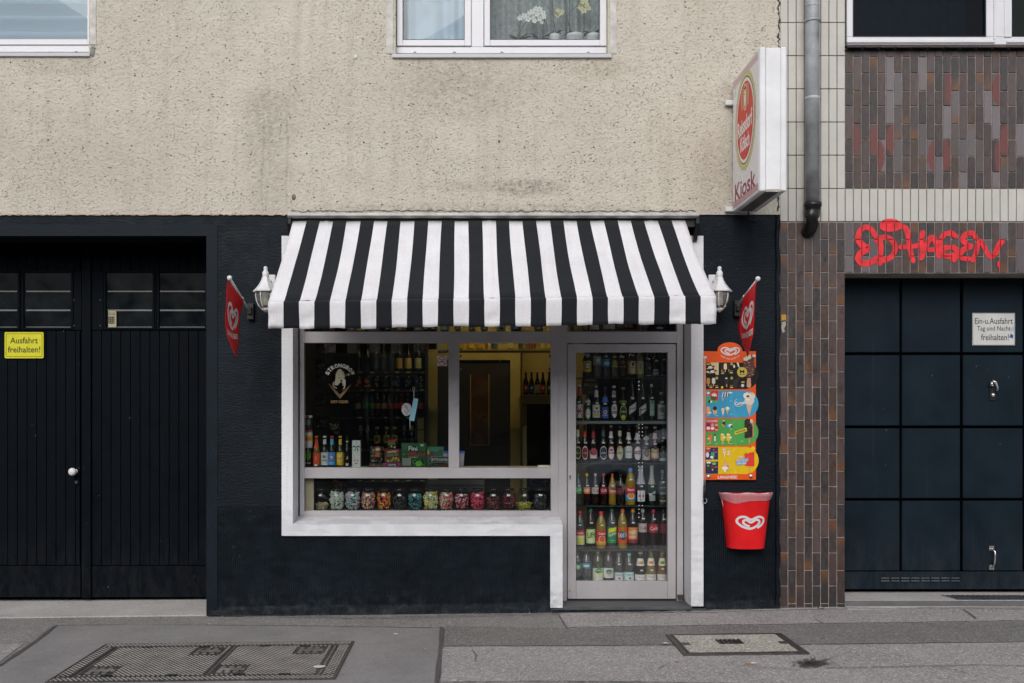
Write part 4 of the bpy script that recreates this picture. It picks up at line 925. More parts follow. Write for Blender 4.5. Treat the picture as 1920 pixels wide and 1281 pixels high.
# ------------------------------------------------------------ street behind the camera (seen in the panes)
ob = empty('opposite_house', (0, -18, 0), 'dark rendered house on the far side of the street', 'building')
b = MB(); b.box(-26, 26, -24, -17.5, -.2, 5.6, pmat('far facade', (.045, .043, .04), .9, var=.25, vscale=.6)); b.build('wall', ob)
wm = MB(); wm.box(-.6, .6, 0, .06, 0, 1.6, pmat('far glass', (.03, .035, .04), .1)); wm = wm.mesh('window'); wf = MB()
for q in ((-.66, -.6, 0, .09, -.05, 1.65), (.6, .66, 0, .09, -.05, 1.65), (-.6, .6, 0, .09, -.05, 0), (-.6, .6, 0, .09, 1.6, 1.65), (-.03, .03, .061, .08, 0, 1.6)): wf.box(*q, pmat('far frame', (.12, .12, .12), .5))
wf = wf.mesh('frame')
for i in range(14):
    for j in range(1):
        o = inst('window', wm, (-23 + 3.5 * i, -17.49, 1 + 3 * j), ob); inst('frame', wf, (-23 + 3.5 * i, -17.49, 1 + 3 * j), o)
pc_ = empty('parked_car', (2.0, -10.5, -.15), 'silver blue hatchback parked across the street', 'car')
M_CAR = pmat('car paint', (.74, .79, .86), .35, metal=.0, coat=.8)
def carprism(b, pts, y0, y1, m, inset=.0): b.prism(pts, y0, y1, m)
b = MB(); y0, y1 = -12.3, -10.6; bx = 2.0
low = [(0, .28), (0, .55), (.10, .72), (.35, .84), (1.15, .95), (1.35, 1.0), (3.6, 1.02), (4.0, .95), (4.15, .8), (4.18, .35), (3.95, .25)]
arch = lambda c: [(c + .36 * math.cos(a), .30 + .36 * math.sin(a)) for a in [math.pi * k / 10 for k in range(11)]]
outline = [(a, c) for a, c in low] + [(3.72, .25)] + arch(3.3) + [(2.9, .22), (1.25, .22)] + arch(.82) + [(.4, .24)]
b.prism([(bx + a, c - .13) for a, c in outline][::-1], y0, y1, M_CAR); b.build('body', pc_, bevel=.05)
b = MB(); ca = [(1.0, .97), (1.85, 1.42), (2.2, 1.48), (3.2, 1.46), (3.75, 1.02)]; b.prism([(bx + a, c - .13) for a, c in ca][::-1], y0 + .12, y1 - .12, M_CAR); cab = b.build('cabin', pc_, bevel=.03)
for q in ([(1.32, 1.03), (1.92, 1.36), (2.28, 1.40), (2.28, 1.03)], [(2.36, 1.03), (2.36, 1.40), (3.1, 1.39), (3.5, 1.03)]):
    b = MB(); b.prism([(bx + a, c - .13) for a, c in q][::-1], y1 - .119, y1 - .110, pmat('car glass', (.01, .012, .014), .08)); b.build('side_window', pc_)
for wx in (.82, 3.3):
    for yy in (y1 - .10, y0 + .10):
        b = MB(); b.lathe([(.2, -.09), (.30, -.09), (.315, -.06), (.315, .06), (.30, .09), (.2, .09)], M_BLACK, 28, (bx + wx, yy, .17), axis='y'); w = b.build('wheel', pc_)
        b = MB(); b.lathe([(0, -.06), (.06, -.07), (.2, -.085), (.21, -.05)], M_STEEL, 28, (bx + wx, yy, .17), axis='y'); b.build('rim', w)
b = MB(); b.box(bx + .03, bx + .35, y1 - .02, y1 + .004, .42, .58, pc('#d8d8d4', .2)); b.build('headlight', pc_)
b = MB(); b.ball((bx + 1.35, y1 + .08, .95), .09, M_CAR, 12, (.7, 1, .7)); b.build('wing_mirror', pc_)
# ------------------------------------------------------------ striped awning
aw = empty('awning', (.15, -.1, 3.15), 'black and white striped awning over the kiosk front', 'awning')
tl, tr = at(549, 415, -.12), at(1284, 413.5, -.12); bl, br = at(504, 565, -1.07), at(1341, 554, -1.07); vl, vr = at(504, 618, -1.075), at(1341, 607, -1.075)
NS = 29; SUB = 4; ROW = 12; random.seed(2)
cb = MB(); V = []
def lerp(a, c, t_): return a + (c - a) * t_
nx = NS * SUB
seams = [1.5 / 29, 14.5 / 29, 26.5 / 29]
seams = [2.5 / 29, 14.5 / 29, 26.5 / 29]
for j in range(ROW + 1):
    t_ = j / ROW
    for i in range(nx + 1):
        u = i / nx; p = lerp(lerp(tl, tr, u), lerp(bl, br, u), t_)
        sag = -.022 * math.sin(math.pi * t_) * (1 + .25 * math.sin(u * 9)) + .002 * math.sin(u * 40 + t_ * 5)
        sag += sum(.006 * math.exp(-((u - s) / .006) ** 2) for s in seams)
        k_ = math.sin(math.pi * min(1, t_ * 1.05)); sag += k_ * (.004 * math.sin(u * 23 + t_ * 3) + .003 * math.sin(u * 57 - t_ * 7) + .0025 * math.sin(t_ * 14 + u * 12)) - .006 * math.exp(-((t_ - .93) / .04) ** 2) * (1 + math.sin(u * 75)) * .5
        p.x += .0025 * math.sin(t_ * 5 + u * 40)
        V.append((p.x, p.y, p.z + sag * .9))
def stripe_faces(b, V, rows, base_off=0):
    W_, B_ = [], []
    for j in range(rows):
        for i in range(nx):
            f = (j * (nx + 1) + i, (j + 1) * (nx + 1) + i, (j + 1) * (nx + 1) + i + 1, j * (nx + 1) + i + 1)
            (W_ if (i // SUB) % 2 == 0 else B_).append(f)
    n0 = len(b.v); b.v += V
    for L, m in ((W_, M_FW), (B_, M_FB)):
        k = b.mi(m)
        for f in L: b.f.append(tuple(n0 + q for q in f)); b.m.append(k); b.sm.append(True)
# front bar roll then valance
stripe_faces(cb, V, ROW); canopy = cb.build('canopy', aw)
V = []; vb = MB(); VR = 9
for j in range(VR + 1):
    t_ = j / VR
    for i in range(nx + 1):
        u = i / nx
        if j <= 3:
            a = j / 3 * math.pi / 2; p = lerp(bl, br, u); p = Vector((p.x, p.y - .028 * math.sin(a), p.z - .022 * (1 - math.cos(a))))
        else:
            q = (j - 3) / (VR - 3); a_ = lerp(bl, br, u); c_ = lerp(vl, vr, u); p = lerp(a_ - Vector((0, 0, .022)), c_, q); p.y = a_.y - .028 + .010 * q * math.sin(u * 31) + .004 * q * math.sin(u * 90 + 1)
            sm_ = sum(math.exp(-((u - s) / .02) ** 2) for s in seams + [0.004, .996]); p.y -= .008 * sm_ * math.sin(q * 9 + u * 60); p.z += (.003 * math.sin(u * 50) + .0035 * math.sin(u * 17 + 1) + .002 * math.sin(u * 133)) * q; p.x += .002 * math.sin(u * 88 + q * 3) * q
        V.append(tuple(p))
stripe_faces(vb, V, VR); vo = vb.build('valance', aw)
for o in (canopy, vo):
    md = o.modifiers.new('thickness', 'SOLIDIFY'); md.thickness = .0016; md.offset = -1
b = MB(); b.tube([(bl.x + .01, bl.y - .004, bl.z - .026), (br.x - .01, br.y - .004, br.z - .026)], .022, M_WPAINT, 14); b.build('front_bar', aw)
b = MB(); M_CASS = pmat('weathered cassette', (.50, .49, .47), .5, metal=.1, var=.3, vscale=9)
a, c = at(539, 399, -.16), at(1311, 398, -.16)
b.box(a.x, c.x, -.16, -.02, a.z - .036, a.z, M_CASS); b.box(a.x, c.x, -.175, -.161, a.z - .028, a.z - .005, M_CASS); b.build('cassette_cover', aw, bevel=.004)
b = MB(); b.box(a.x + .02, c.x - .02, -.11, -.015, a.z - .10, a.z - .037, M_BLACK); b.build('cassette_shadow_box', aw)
for sx, px0 in ((1, 541), (-1, 1309)):
    x = X(px0, -.1); b = MB(); yz = [(-.012, 3.16), (-.15, 3.16), (-.15, 3.10), (-.06, 2.99), (-.012, 2.97)]
    v = [(x, y, z) for y, z in yz] + [(x + sx * .03, y, z) for y, z in yz]; n = 5
    b.add(v, [tuple(range(n)), tuple(range(2 * n - 1, n - 1, -1))] + [(i, (i + 1) % n, n + (i + 1) % n, n + i) for i in range(n)], M_BLACK); b.build('end_bracket', aw, bevel=.004)
for sx in (-1, 1):
    ex = sx * 1.25 + .15; b = MB(); b.tube([(ex, -.08, 3.0), (ex - sx * .32, -.52, 2.64), ], .016, M_WPAINT); b.tube([(ex - sx * .32, -.52, 2.64), (ex - sx * .05, -1.05, 2.37)], .014, M_WPAINT); b.ball((ex - sx * .32, -.52, 2.64), .024, M_WPAINT); b.build('folding_arm', aw)

# ------------------------------------------------------------ projecting light box sign
sg = empty('projecting_sign', (2.17, -.45, 3.72), 'white light box sign projecting from the wall, red oval above the word Kiosk', 'sign')
SX0, SX1, SYa, SYb, SZ0, SZ1 = 2.083, 2.276, -.084, -.815, 3.207, 4.242
M_SBOX = pmat('sign housing', (.78, .78, .81), .4, var=.08, vscale=5); M_SFACE = pmat('sign face acrylic', (.78, .755, .76), .3, var=.05, vscale=3)
b = MB(); b.box(SX0 + .045, SX1 - .045, SYb + .004, SYa, SZ0 + .006, SZ1 - .004, M_SBOX); bx_ = b.build('housing', sg, bevel=.003)
b = MB(); b.box(SX0, SX0 + .0435, SYb, SYa + .01, SZ0, SZ1, M_SBOX); b.build('face_frame', sg, bevel=.008); b = MB(); b.box(SX1 - .0435, SX1, SYb, SYa + .01, SZ0, SZ1, M_SBOX); b.build('face_frame', sg, bevel=.008)
b = MB(); b.box(SX0 + .05, SX1 - .05, SYb + .02, SYa - .02, SZ0 + .0005, SZ0 + .005, pmat('dark mottled underside', (.10, .095, .09), .7, var=.5, vscale=8)); b.build('base_plate', sg)  # bottom plate, mottled and much darker than the housing
b = MB(); b.box(SX0 + .043, SX1 - .043, SYb - .001, SYb + .01, SZ0 - .004, SZ0 + .014, pmat('peeling edge', (.45, .43, .38), .8, var=.4, vscale=30)); b.build('bent_edge', sg)
b = MB(); b.box(SX0 - .002, SX0 - .0005, SYb + .04, SYa - .005, SZ0 + .02, SZ1 - .02, M_SFACE); b.build('lettered_face', sg)
def sf(k): return lambda u, z: (SX0 - .0025 - .0004 * k, SYa - u, z)
b = MB()
b.flat([(0.008, SZ1 - .075), (.69, SZ1 - .075), (.69, SZ1 - .02), (.008, SZ1 - .02)], sf(0), pc('#cfb3b5')); b.flat([(0.008, SZ0 + .022), (.69, SZ0 + .022), (.69, SZ0 + .062), (.008, SZ0 + .062)], sf(0), pc('#bd8f93')); b.flat([(0.008, SZ0 + .066), (.69, SZ0 + .066), (.69, SZ0 + .070), (.008, SZ0 + .070)], sf(0), pc('#b8354a'))
oc = (.355, 3.825)
for k, (rx, ry, c) in enumerate(((.284, .372, '#c4bb80'), (.262, .338, '#d8cf9a'), (.252, .328, '#1c1a18'), (.244, .318, '#e8e2de'), (.222, .292, '#cf2f22'))): b.flat(oval(oc[0], oc[1], rx, ry, 48), sf(1 + k), pc(c))
WH = pc('#ece6e2')
put_text(b, 'Reissdorf', .352, 3.80, .40, .125, sf(7), WH, .03, rot=.04); put_text(b, 'Kölsch', .352, 3.665, .25, .115, sf(7), WH, .03)
# generic oval crest: bearded head in a wreath
b.flat(oval(.36, 4.0, .062, .10, 24), sf(6), pc('#d9cdb4')); b.flat(oval(.36, 4.0, .052, .088, 24), sf(7), pc('#c9604e')); b.flat(oval(.36, 4.015, .03, .045, 16), sf(8), pc('#e6d6c0')); b.flat([(.33, 3.995), (.39, 3.995), (.375, 3.94), (.36, 3.92), (.345, 3.94)], sf(8.5), pc('#e9e4d8'))
b.flat(oval(.35, 4.02, .005, .005, 8), sf(9), M_BLACK); b.flat(oval(.37, 4.02, .005, .005, 8), sf(9), M_BLACK); b.flat(rect(.36, 4.065, .06, .018), sf(9), pc('#8a2a20'))
for sx in (-1, 1):
    for k in range(9): b.flat(oval(.36 + sx * (.078 + .014 * math.sin(k * .4)), 3.93 + .018 * k, .014, .008, 8), sf(8), pc('#c9bd72'))
put_text(b, 'Kiosk', .345, 3.335, .56, .135, sf(2), pc('#8e2148'), .012); b.build('sign_print', sg)
for z in (SZ0 + .03, SZ1 - .16):
    b = MB(); b.box(SX0 - .05, SX0 + .16, -.05, -.013, z - .02, z + .02, M_WPAINT); b.box(SX0 + .03, SX0 + .06, SYa, -.04, z - .012, z + .012, M_WPAINT); b.build('wall_bracket', sg, bevel=.004)
b = MB(); b.tube([(2.2, -.08, 3.21), (2.23, -.04, 3.16), (2.28, -.02, 3.15), (2.31, -.016, 3.18)], .006, M_BLACK); b.build('cable', sg)

# ------------------------------------------------------------ wall lanterns
def lantern(pxc, lab, flip):
    Yc = -.22; c = at(pxc, 540, Yc); x, y = c.x, c.y; rt = empty('wall_lantern', (x, y, c.z), lab, 'lantern', 'white lanterns beside the awning'); s = 1880 / (D + Yc)
    zt_ = lambda py: Z(py, Yc)
    b = MB(); b.lathe([(0, zt_(499)), (.013, zt_(500.5)), (.017, zt_(503.5)), (.012, zt_(506.5)), (.018, zt_(508)), (.019, zt_(509.5)), (.026, zt_(511)), (.024, zt_(519)), (.022, zt_(520))], M_WPAINT, 16, (x, y, 0)); b.build('finial', rt)
    b = MB(); b.lathe([(.026, zt_(519)), (.036, zt_(526)), (.052, zt_(533)), (.075, zt_(540)), (.098, zt_(545.5)), (.098, zt_(547.5)), (.07, zt_(548))], M_WPAINT, 6, (x, y, 0), smooth=False); b.build('roof', rt)
    b = MB(); b.lathe([(.072, zt_(548)), (.074, zt_(555)), (.066, zt_(566)), (.050, zt_(574)), (.030, zt_(579))], thin_glass('lantern glass', (.75, .76, .72), haze=.22, hazecol=(.5, .5, .46)), 12, (x, y, 0), smooth=False); b.build('glass', rt)
    b = MB()
    for k in range(6):
        a = math.pi / 3 * k + .2; pr = [(.074, 548), (.076, 555), (.068, 566), (.052, 574), (.032, 579)]
        b.tube([(x + r_ * math.cos(a), y + r_ * math.sin(a), zt_(p)) for r_, p in pr], .004, M_WPAINT, 6)
    b.build('glazing_bar', rt)
    b = MB(); b.lathe([(.032, zt_(578)), (.034, zt_(580)), (.02, zt_(583)), (.008, zt_(585)), (0, zt_(586))], M_WPAINT, 12, (x, y, 0)); b.build('base_cap', rt)
    b = MB(); 
    for k in range(5): b.lathe([(.028, zt_(550 + 4 * k)), (.030, zt_(551.5 + 4 * k)), (.028, zt_(553 + 4 * k))], M_WPAINT, 14, (x, y, 0))
    b.lathe([(.026, zt_(549)), (.026, zt_(572))], pc('#d9d6c8'), 14, (x, y, 0)); b.build('bulb_holder', rt)
    b = MB(); b.box(x - .035, x + .035, -.012, -.001, zt_(549), zt_(508), M_WPAINT); b.build('back_plate', rt, bevel=.006)
    b = MB(); b.tube([(x, -.012, zt_(540)), (x, -.05, zt_(541)), (x, -.09, zt_(530)), (x, -.12, zt_(517)), (x, -.17, zt_(513)), (x, y, zt_(515))], [.012, .011, .010, .010, .011, .012], M_WPAINT, 10)
    b.tube([(x, -.012, zt_(520)), (x, -.05, zt_(522)), (x, -.085, zt_(531))], .006, M_WPAINT, 8); b.build('arm', rt)
lantern(498, 'white wall lantern peeping out at the left end of the awning', 0); lantern(1349, 'white wall lantern at the right end of the awning, beside the right flag', 1)

# ------------------------------------------------------------ flags
M_RED = pmat('red flag cloth', (.66, .008, .016), .6, spec=.2, var=.12, vscale=9); M_WPR = pmat('white print', (.72, .70, .72), .5, var=.03)
def catm(tab, v):
    for (a, x), (c, y) in zip(tab, tab[1:]):
        if v <= c: t_ = (v - a) / (c - a); t_ = t_ * t_ * (3 - 2 * t_) * .5 + t_ * .5; return x + (y - x) * t_
    return tab[-1][1]
def flag(lab, br_px, ball_px, Yb, outer, inner, side, y1, logo):
    a = at(*br_px, -.03); e = at(*ball_px, Yb); rt = empty('flag', tuple(a), lab, 'flag', 'red flags on slanted wall poles')
    b = MB(); b.box(a.x - .018, a.x + .035, -.05, -.001, a.z - .07, a.z + .06, M_BLACK); b.box(a.x - .008, a.x + .025, -.075, -.05, a.z - .03, a.z + .03, M_BLACK); b.build('bracket', rt, bevel=.004)
    b = MB(); b.tube([tuple(a), tuple(e)], .0085, M_WPAINT, 12); b.build('pole', rt)
    b = MB(); b.ball(tuple(e), .019, M_WPAINT, 14); b.build('pole_knob', rt)
    m_ = lerp(a, e, .40); b = MB(); b.tube([tuple(lerp(a, e, .385)), tuple(lerp(a, e, .415))], .0125, M_WPAINT, 12); b.build('clip', rt)
    NU, NV = 10, 40; b = MB(); V = []; Yi, Yo = lerp(a, e, .42).y, e.y
    def S(u, v, off=0.0):           # u 0 outer .. 1 inner (towards the wall), v 0 top .. 1 bottom
        yt = lerp(ball_px[1] + 4, y1[0], u); yb = y1[1] + (y1[2] - y1[1]) * abs(2 * u - 1) ** 1.4
        py = yt + (yb - yt) * v
        xo, xi = catm(outer, v), catm(inner, v); px = xo + (xi - xo) * u
        Y = lerp(Yo, Yi, u) + .02 * math.sin(v * 6) * (u - .5) + .012 * math.sin(u * 9 + v * 3)
        Y += (1 - abs(2 * u - 1)) * -.015
        return at(px + off * (-1 if side > 0 else 1) * 0, py, Y - off)
    for j in range(NV + 1):
        for i in range(NU + 1): V.append(tuple(S(i / NU, j / NV)))
    b.add(V, [(j * (NU + 1) + i, (j + 1) * (NU + 1) + i, (j + 1) * (NU + 1) + i + 1, j * (NU + 1) + i + 1) for j in range(NV) for i in range(NU)], M_RED, True)
    cl = b.build('cloth', rt); md = cl.modifiers.new('thickness', 'SOLIDIFY'); md.thickness = .0012; md.offset = 0
    # print follows the cloth: (a, c) in flag units, a across 0..1 read left to right in the photo, c down
    fn = lambda a_, c_: tuple(S(a_ if side < 0 else 1 - a_, c_, .004))
    b = MB(); lu, lv, lh = logo
    stroke(b, [(lu + hx * .43, lv - hy * lh * 1.25) for hx, hy in HEART], .022, fn, M_WPR, False) if False else None
    pts = smooth_line([(lu + hx * .38, lv - hy * lh) for hx, hy in HEART], 5); L = []; Q = []
    for i in range(len(pts)):       # stroke with separate widths for the two flag axes
        p0, p1 = pts[max(i - 1, 0)], pts[min(i + 1, len(pts) - 1)]; dx, dy = (p1[0] - p0[0]) / .42, (p1[1] - p0[1]) / lh; l = math.hypot(dx, dy)
        nx_, ny_ = -dy / l * .085 * .42, dx / l * .085 * lh; L.append((pts[i][0] + nx_, pts[i][1] + ny_)); Q.append((pts[i][0] - nx_, pts[i][1] - ny_))
    n = len(pts); b.flat(L + Q, fn, M_WPR, [(i, n + i, n + i + 1, i + 1) for i in range(n - 1)])
    vv, ff, x0, x1, y0, y1_ = text_geo('LANGNESE', .03, 2)
    b.flat([(lu - .40 + .80 * (p - x0) / (x1 - x0), lv + .235 + .085 * (1 - (q - y0) / (y1_ - y0))) for p, q in vv], fn, M_WPR, ff); b.build('flag_print', rt)
flag('red flag hanging from a wall pole left of the awning', (468, 583), (430.5, 521.5), -.68, [(0, 427), (.12, 425), (.3, 424.5), (.5, 422.5), (.62, 423), (.75, 426), (.88, 433), (1, 440)], [(0, 456), (.12, 454), (.3, 450), (.5, 448.5), (.7, 447.5), (.85, 446.5), (1, 444)], -1, (563, 671, 664), (.50, .40, .29))
flag('red flag hanging from a wall pole between lantern and ice cream board', (1380, 577), (1421, 523), -.64, [(0, 1419), (.1, 1416), (.3, 1415), (.5, 1414), (.7, 1413), (.85, 1408), (1, 1404)], [(0, 1393), (.12, 1390.5), (.3, 1388), (.5, 1384), (.62, 1385), (.8, 1391), (1, 1400)], 1, (559, 669, 664), (.54, .40, .29))

# ------------------------------------------------------------ ice cream board
ic = empty('ice_cream_board', at(1369, 780, -.02), 'orange ice cream menu board with black, blue, green and yellow bands', 'menu board')
BYd = -.03; O = pc('#ee5a1c', .35)
b = MB()
def bpoly(pts, d0=BYd, d=.012, m=O): b.prism([(X(x, d0), Z(y, d0)) for x, y in pts][::-1], d0, d0 + d, m)
top = [(1345 + 23.5 * (1 - math.cos(a)), 659 - 17 * math.sin(a) ** .9) for a in [math.pi * k / 16 for k in range(17)]]
bpoly([(1319, 658.5), (1319, 900), (1417.5, 900), (1417.5, 658.5)] + top[::-1]); b.build('board', ic, bevel=.002)
def bf(k): return lambda x, y: tuple(at(x, y, BYd - .0012 - .0006 * k))
bands = [('#14100f', 680, 729.5), ('#3a9cc4', 732.5, 783), ('#4fa24d', 785.5, 835.5), ('#e3bc12', 838, 889)]
for i, (c, y0, y1) in enumerate(bands):
    b = MB(); cy = (y0 + y1) / 2; r_ = (y1 - y0) / 2; pts = [(1323.5, y0), (1323.5, y1), (1396, y1)] + [(1397 + r_ * math.sin(a), cy + r_ * math.cos(a)) for a in [math.pi * k / 14 for k in range(15)]] + [(1396, y0)]
    b.prism([(X(x, BYd), Z(y, BYd)) for x, y in pts][::-1], BYd - .0014, BYd + .008, pc(c, .35)); b.build('band_panel', ic)
    if i: b = MB(); stroke(b, [(1397 - r_ * .95 + .0 * k, cy) for k in range(1)] + [(1397 - (r_ + 3) * math.cos(a), cy - (r_ + 3) * math.sin(a)) for a in [R(q) for q in range(-55, 60, 10)]], .8, bf(1), pc({1: '#63b4d6', 2: '#74bd6c', 3: '#efd048'}[i]), False); b.build('band_ring', ic)
P = MB()
def q_(c, x0, y0, x1, y1, k=1): P.flat([(x0, y0), (x1, y0), (x1, y1), (x0, y1)], bf(k), pc(c))
def e_(c, cx, cy, rx, ry, k=2, n=16): P.flat(oval(cx, cy, rx, ry, n), bf(k), pc(c))
def lolly(cx, cy, w, h, c, k=3, bite=None, stick='#d9a878'):
    P.flat([(cx - w * .16, cy + h * .5), (cx + w * .16, cy + h * .5), (cx + w * .13, cy + h * .95), (cx - w * .13, cy + h * .95)], bf(k), pc(stick))
    P.flat([(cx - w / 2, cy + h / 2), (cx + w / 2, cy + h / 2), (cx + w / 2, cy - h * .25)] + [(cx + w / 2 * math.cos(a), cy - h * .25 - h * .25 * math.sin(a)) for a in [math.pi * j / 8 for j in range(1, 8)]] + [(cx - w / 2, cy - h * .25)], bf(k + .3), pc(c))
    if bite: e_(bite, cx - w * .1, cy - h * .42, w * .42, h * .12, k + .6, 10)
def cone(cx, cy, w, h, top_, c='#d8a66a', k=3):
    P.flat([(cx - w * .4, cy), (cx + w * .4, cy), (cx, cy + h)], bf(k), pc(c)); e_(top_, cx, cy - w * .15, w * .5, w * .42, k + .4, 12)
    e_('#f2e9da', cx - w * .1, cy - w * .3, w * .22, w * .18, k + .6, 8)
def pill(c, cx, cy, w=5, k=3): P.flat(rrect(cx, cy, w, 2.4, 1.1), bf(k), pc(c))
# top heart and slogan
heart_pts = [(1369 + a * 18, 658.5 - c * 12.5) for a, c in HEART]
stroke(P, heart_pts, 2.5, bf(1), M_WPR, False)
_k = 'MACHT DICH GLÜCKLICH'
for i, ch in enumerate(_k):
    if ch != ' ':
        t_ = (i + .5) / len(_k); cx = 1351.5 + 35 * t_; cy = 667 + 6.5 * math.sin(math.pi * t_)
        vv, ff, x0, x1, y0, y1 = text_geo(ch, .03, 2); ww = 1.45 if ch != 'I' else .5
        P.flat([(cx + ww * ((p - x0) / (x1 - x0) - .5), cy - 2.6 * ((q - y0) / (y1 - y0) - .5)) for p, q in vv], bf(1.4), M_WPR, ff)
# black band
P.flat([(1331, 680), (1347.5, 680), (1347.5, 703), (1342, 703), (1339, 692)], bf(1), pc('#d6c79a')); q_('#b8a25c', 1324.5, 681.5, 1331, 684.5)
for cx, cy in ((1332, 689), (1336, 697)): e_('#e8d9c2', cx, cy, 4.6, 2.8, 3); e_('#7a2a20', cx + 5.5, cy - 1.6, 2.6, 1.8, 3); e_('#e0b288', cx - 5, cy + 2.4, 2.8, 1, 3)
e_('#efe6da', 1327, 697.5, 2.6, 1.6, 3)
for cx, w, c in ((1353.5, 3.6, '#3a2018'), (1360, 6, '#e6d8b8'), (1366.5, 3.6, '#3a2018')): lolly(cx, 687, w, 11, c)
for cx, cy in ((1372, 682.5), (1344, 709), (1372, 709)): e_('#b9a350', cx, cy, 2.7, 2.7, 3)
for cx, cy in ((1355, 700), (1371, 699), (1333, 726), (1344, 726.5), (1371.5, 726.5)): pill('#c7b466', cx, cy, 6); P.flat(rect(cx, cy - 3.4, 5, 1.6), bf(2), pc('#8f8154'))
lolly(1328, 714, 6.4, 11, '#c98e4a'); lolly(1338, 714, 6.4, 11, '#ded6c6'); lolly(1362.5, 714.5, 5.5, 12, '#33241a', bite='#d8d2b0'); e_('#c9d41c', 1354, 726.5, 2.2, 2.4, 3)
e_('#ebe2cc', 1376.5, 687, 1.8, 3, 3); P.flat([(1381, 680), (1385, 680), (1386, 687), (1388, 690), (1384, 688)], bf(2), pc('#e9ddc6'))
P.flat([(1380, 729), (1388, 706), (1377, 712), (1368, 729)], bf(1.3), pc('#2a1d1a'))
# big almond ice on a stick
P.flat([(1401, 709), (1407.5, 709), (1408.3, 724), (1406.5, 727), (1402, 727), (1400, 724)], bf(4), pc('#c99a78'))
P.flat([(1394, 672), (1402, 668), (1408, 665.5), (1414, 669), (1415.5, 690), (1414, 704), (1406, 708), (1397, 706.5), (1393.5, 700)], bf(4.6), pc('#5a3128')); random.seed(6)
P.flat([(1394, 676), (1394, 672), (1398, 669), (1404, 665), (1408, 666), (1409, 672), (1403, 675), (1399, 677)], bf(5), pc('#ded3b4'))
for i in range(34): e_(random.choice(('#b98468', '#c99a80', '#a86a52')), random.uniform(1396, 1413), random.uniform(677, 705), 1.0, .7, 5.4, 6)
e_('#c9b44a', 1391.5, 698, 9.6, 9.6, 6, 24); e_('#b39a34', 1391.5, 698, 8.8, 8.8, 6.3, 24); e_('#cdb953', 1391.5, 698, 8.3, 8.3, 6.6, 24)
def btxt(s, cx, cy, w, h, m, k=7, bold=.02, rot=0.0):
    vv, ff, x0, x1, y0, y1 = text_geo(s, bold, 2); o = []
    for p, q in vv:
        u, v = w * ((p - x0) / (x1 - x0) - .5), -h * ((q - y0) / (y1 - y0) - .5); o.append((cx + u * math.cos(rot) - v * math.sin(rot), cy + u * math.sin(rot) + v * math.cos(rot)))
    P.flat(o, bf(k), m, ff)
btxt('M', 1391.5, 696.8, 8.5, 6.6, M_BLACK, 7); P.flat(rect(1391.5, 702.3, 11, 1.2), bf(7), pc('#4a3d18')); pill('#c7b466', 1393, 716.5, 6.5); e_('#c9ccd2', 1392.5, 723, 3, 3, 3)
# blue band
q_('#3fae6a', 1323.5, 733, 1347, 756.5); P.flat([(1334, 733), (1347, 733), (1347, 750), (1340, 752), (1330, 742)], bf(1.5), pc('#d0304a')); e_('#e8d14a', 1339, 742, 5, 5, 2); e_('#d85a9a', 1327, 739, 4.5, 4, 2); e_('#efe9e0', 1328, 737, 3, 2.4, 3); e_('#6b4638', 1338, 746, 5.4, 5, 3); e_('#efe6d6', 1339.5, 741.5, 4.5, 2, 3.5); e_('#14181c', 1330, 753, 2, 3, 3); e_('#e9e4e0', 1333.5, 753.5, 2, 2.2, 3)
for k in range(6): P.flat([(1353 + 2.6 * k, 745 - k * .6), (1354.6 + 2.6 * k, 745.5), (1357 + 2 * k, 735.5 + (k % 2) * 2), (1355.5 + 2 * k, 735 + (k % 2) * 2)], bf(3), pc(('#e9e0dc', '#6a4a3a')[k % 2]))
P.flat([(1353, 746), (1358, 746), (1355, 754)], bf(3), pc('#b9a9b8')); e_('#bfe0ee', 1369, 736.5, 5, 1.8, 3)
for cx, c1, t_ in ((1328, '#e9a25a', '#e7b07a'), (1340.5, '#ddb27a', '#16191c')): P.flat([(cx - 4, 768), (cx + 4, 768), (cx + 3, 777), (cx - 3, 777)], bf(3), pc(c1)); e_(t_, cx, 766, 3.6, 4, 3.5)
e_('#e9dfe6', 1331, 774, 3, 1.8, 4); cone(1355.5, 769, 7, 11, '#e9b8b0', '#e9d9d0'); cone(1364, 767, 7.5, 11, '#f0e0b0'); 
for cx, cy in ((1328, 779.5), (1343, 779.5), (1371, 777), (1371, 752)): P.flat(rect(cx, cy, 5, 1.4), bf(2), pc('#8cc6de'))
btxt('Cornetto', 1390, 755.5, 24, 7, M_WPR, 7, .05, -.16); stroke(P, [(1382, 748.5), (1378, 752), (1378, 759), (1384, 762.5), (1393, 760)], .9, bf(5), M_WPR)
cone(1405, 754, 19, 27, '#ddd0c0', '#c9a68c', 4); e_('#ece2d4', 1400.5, 742, 7, 6.5, 5.4); e_('#e3d8c8', 1409, 743, 7, 7, 5.6); e_('#241612', 1402, 743, 2.8, 2, 6)
for i in range(12): e_(random.choice(('#5a3a28', '#b98a5a')), random.uniform(1397, 1413), random.uniform(735, 749), .9, .7, 6.3, 6)
for k in range(7): P.flat([(1400 + k * .6, 757 + 3 * k), (1409 - k * 1.0, 759 + 2.4 * k), (1409 - k * 1.0, 760 + 2.4 * k), (1400 + k * .6, 758 + 3 * k)], bf(5.6), pc('#d9cdd6'))
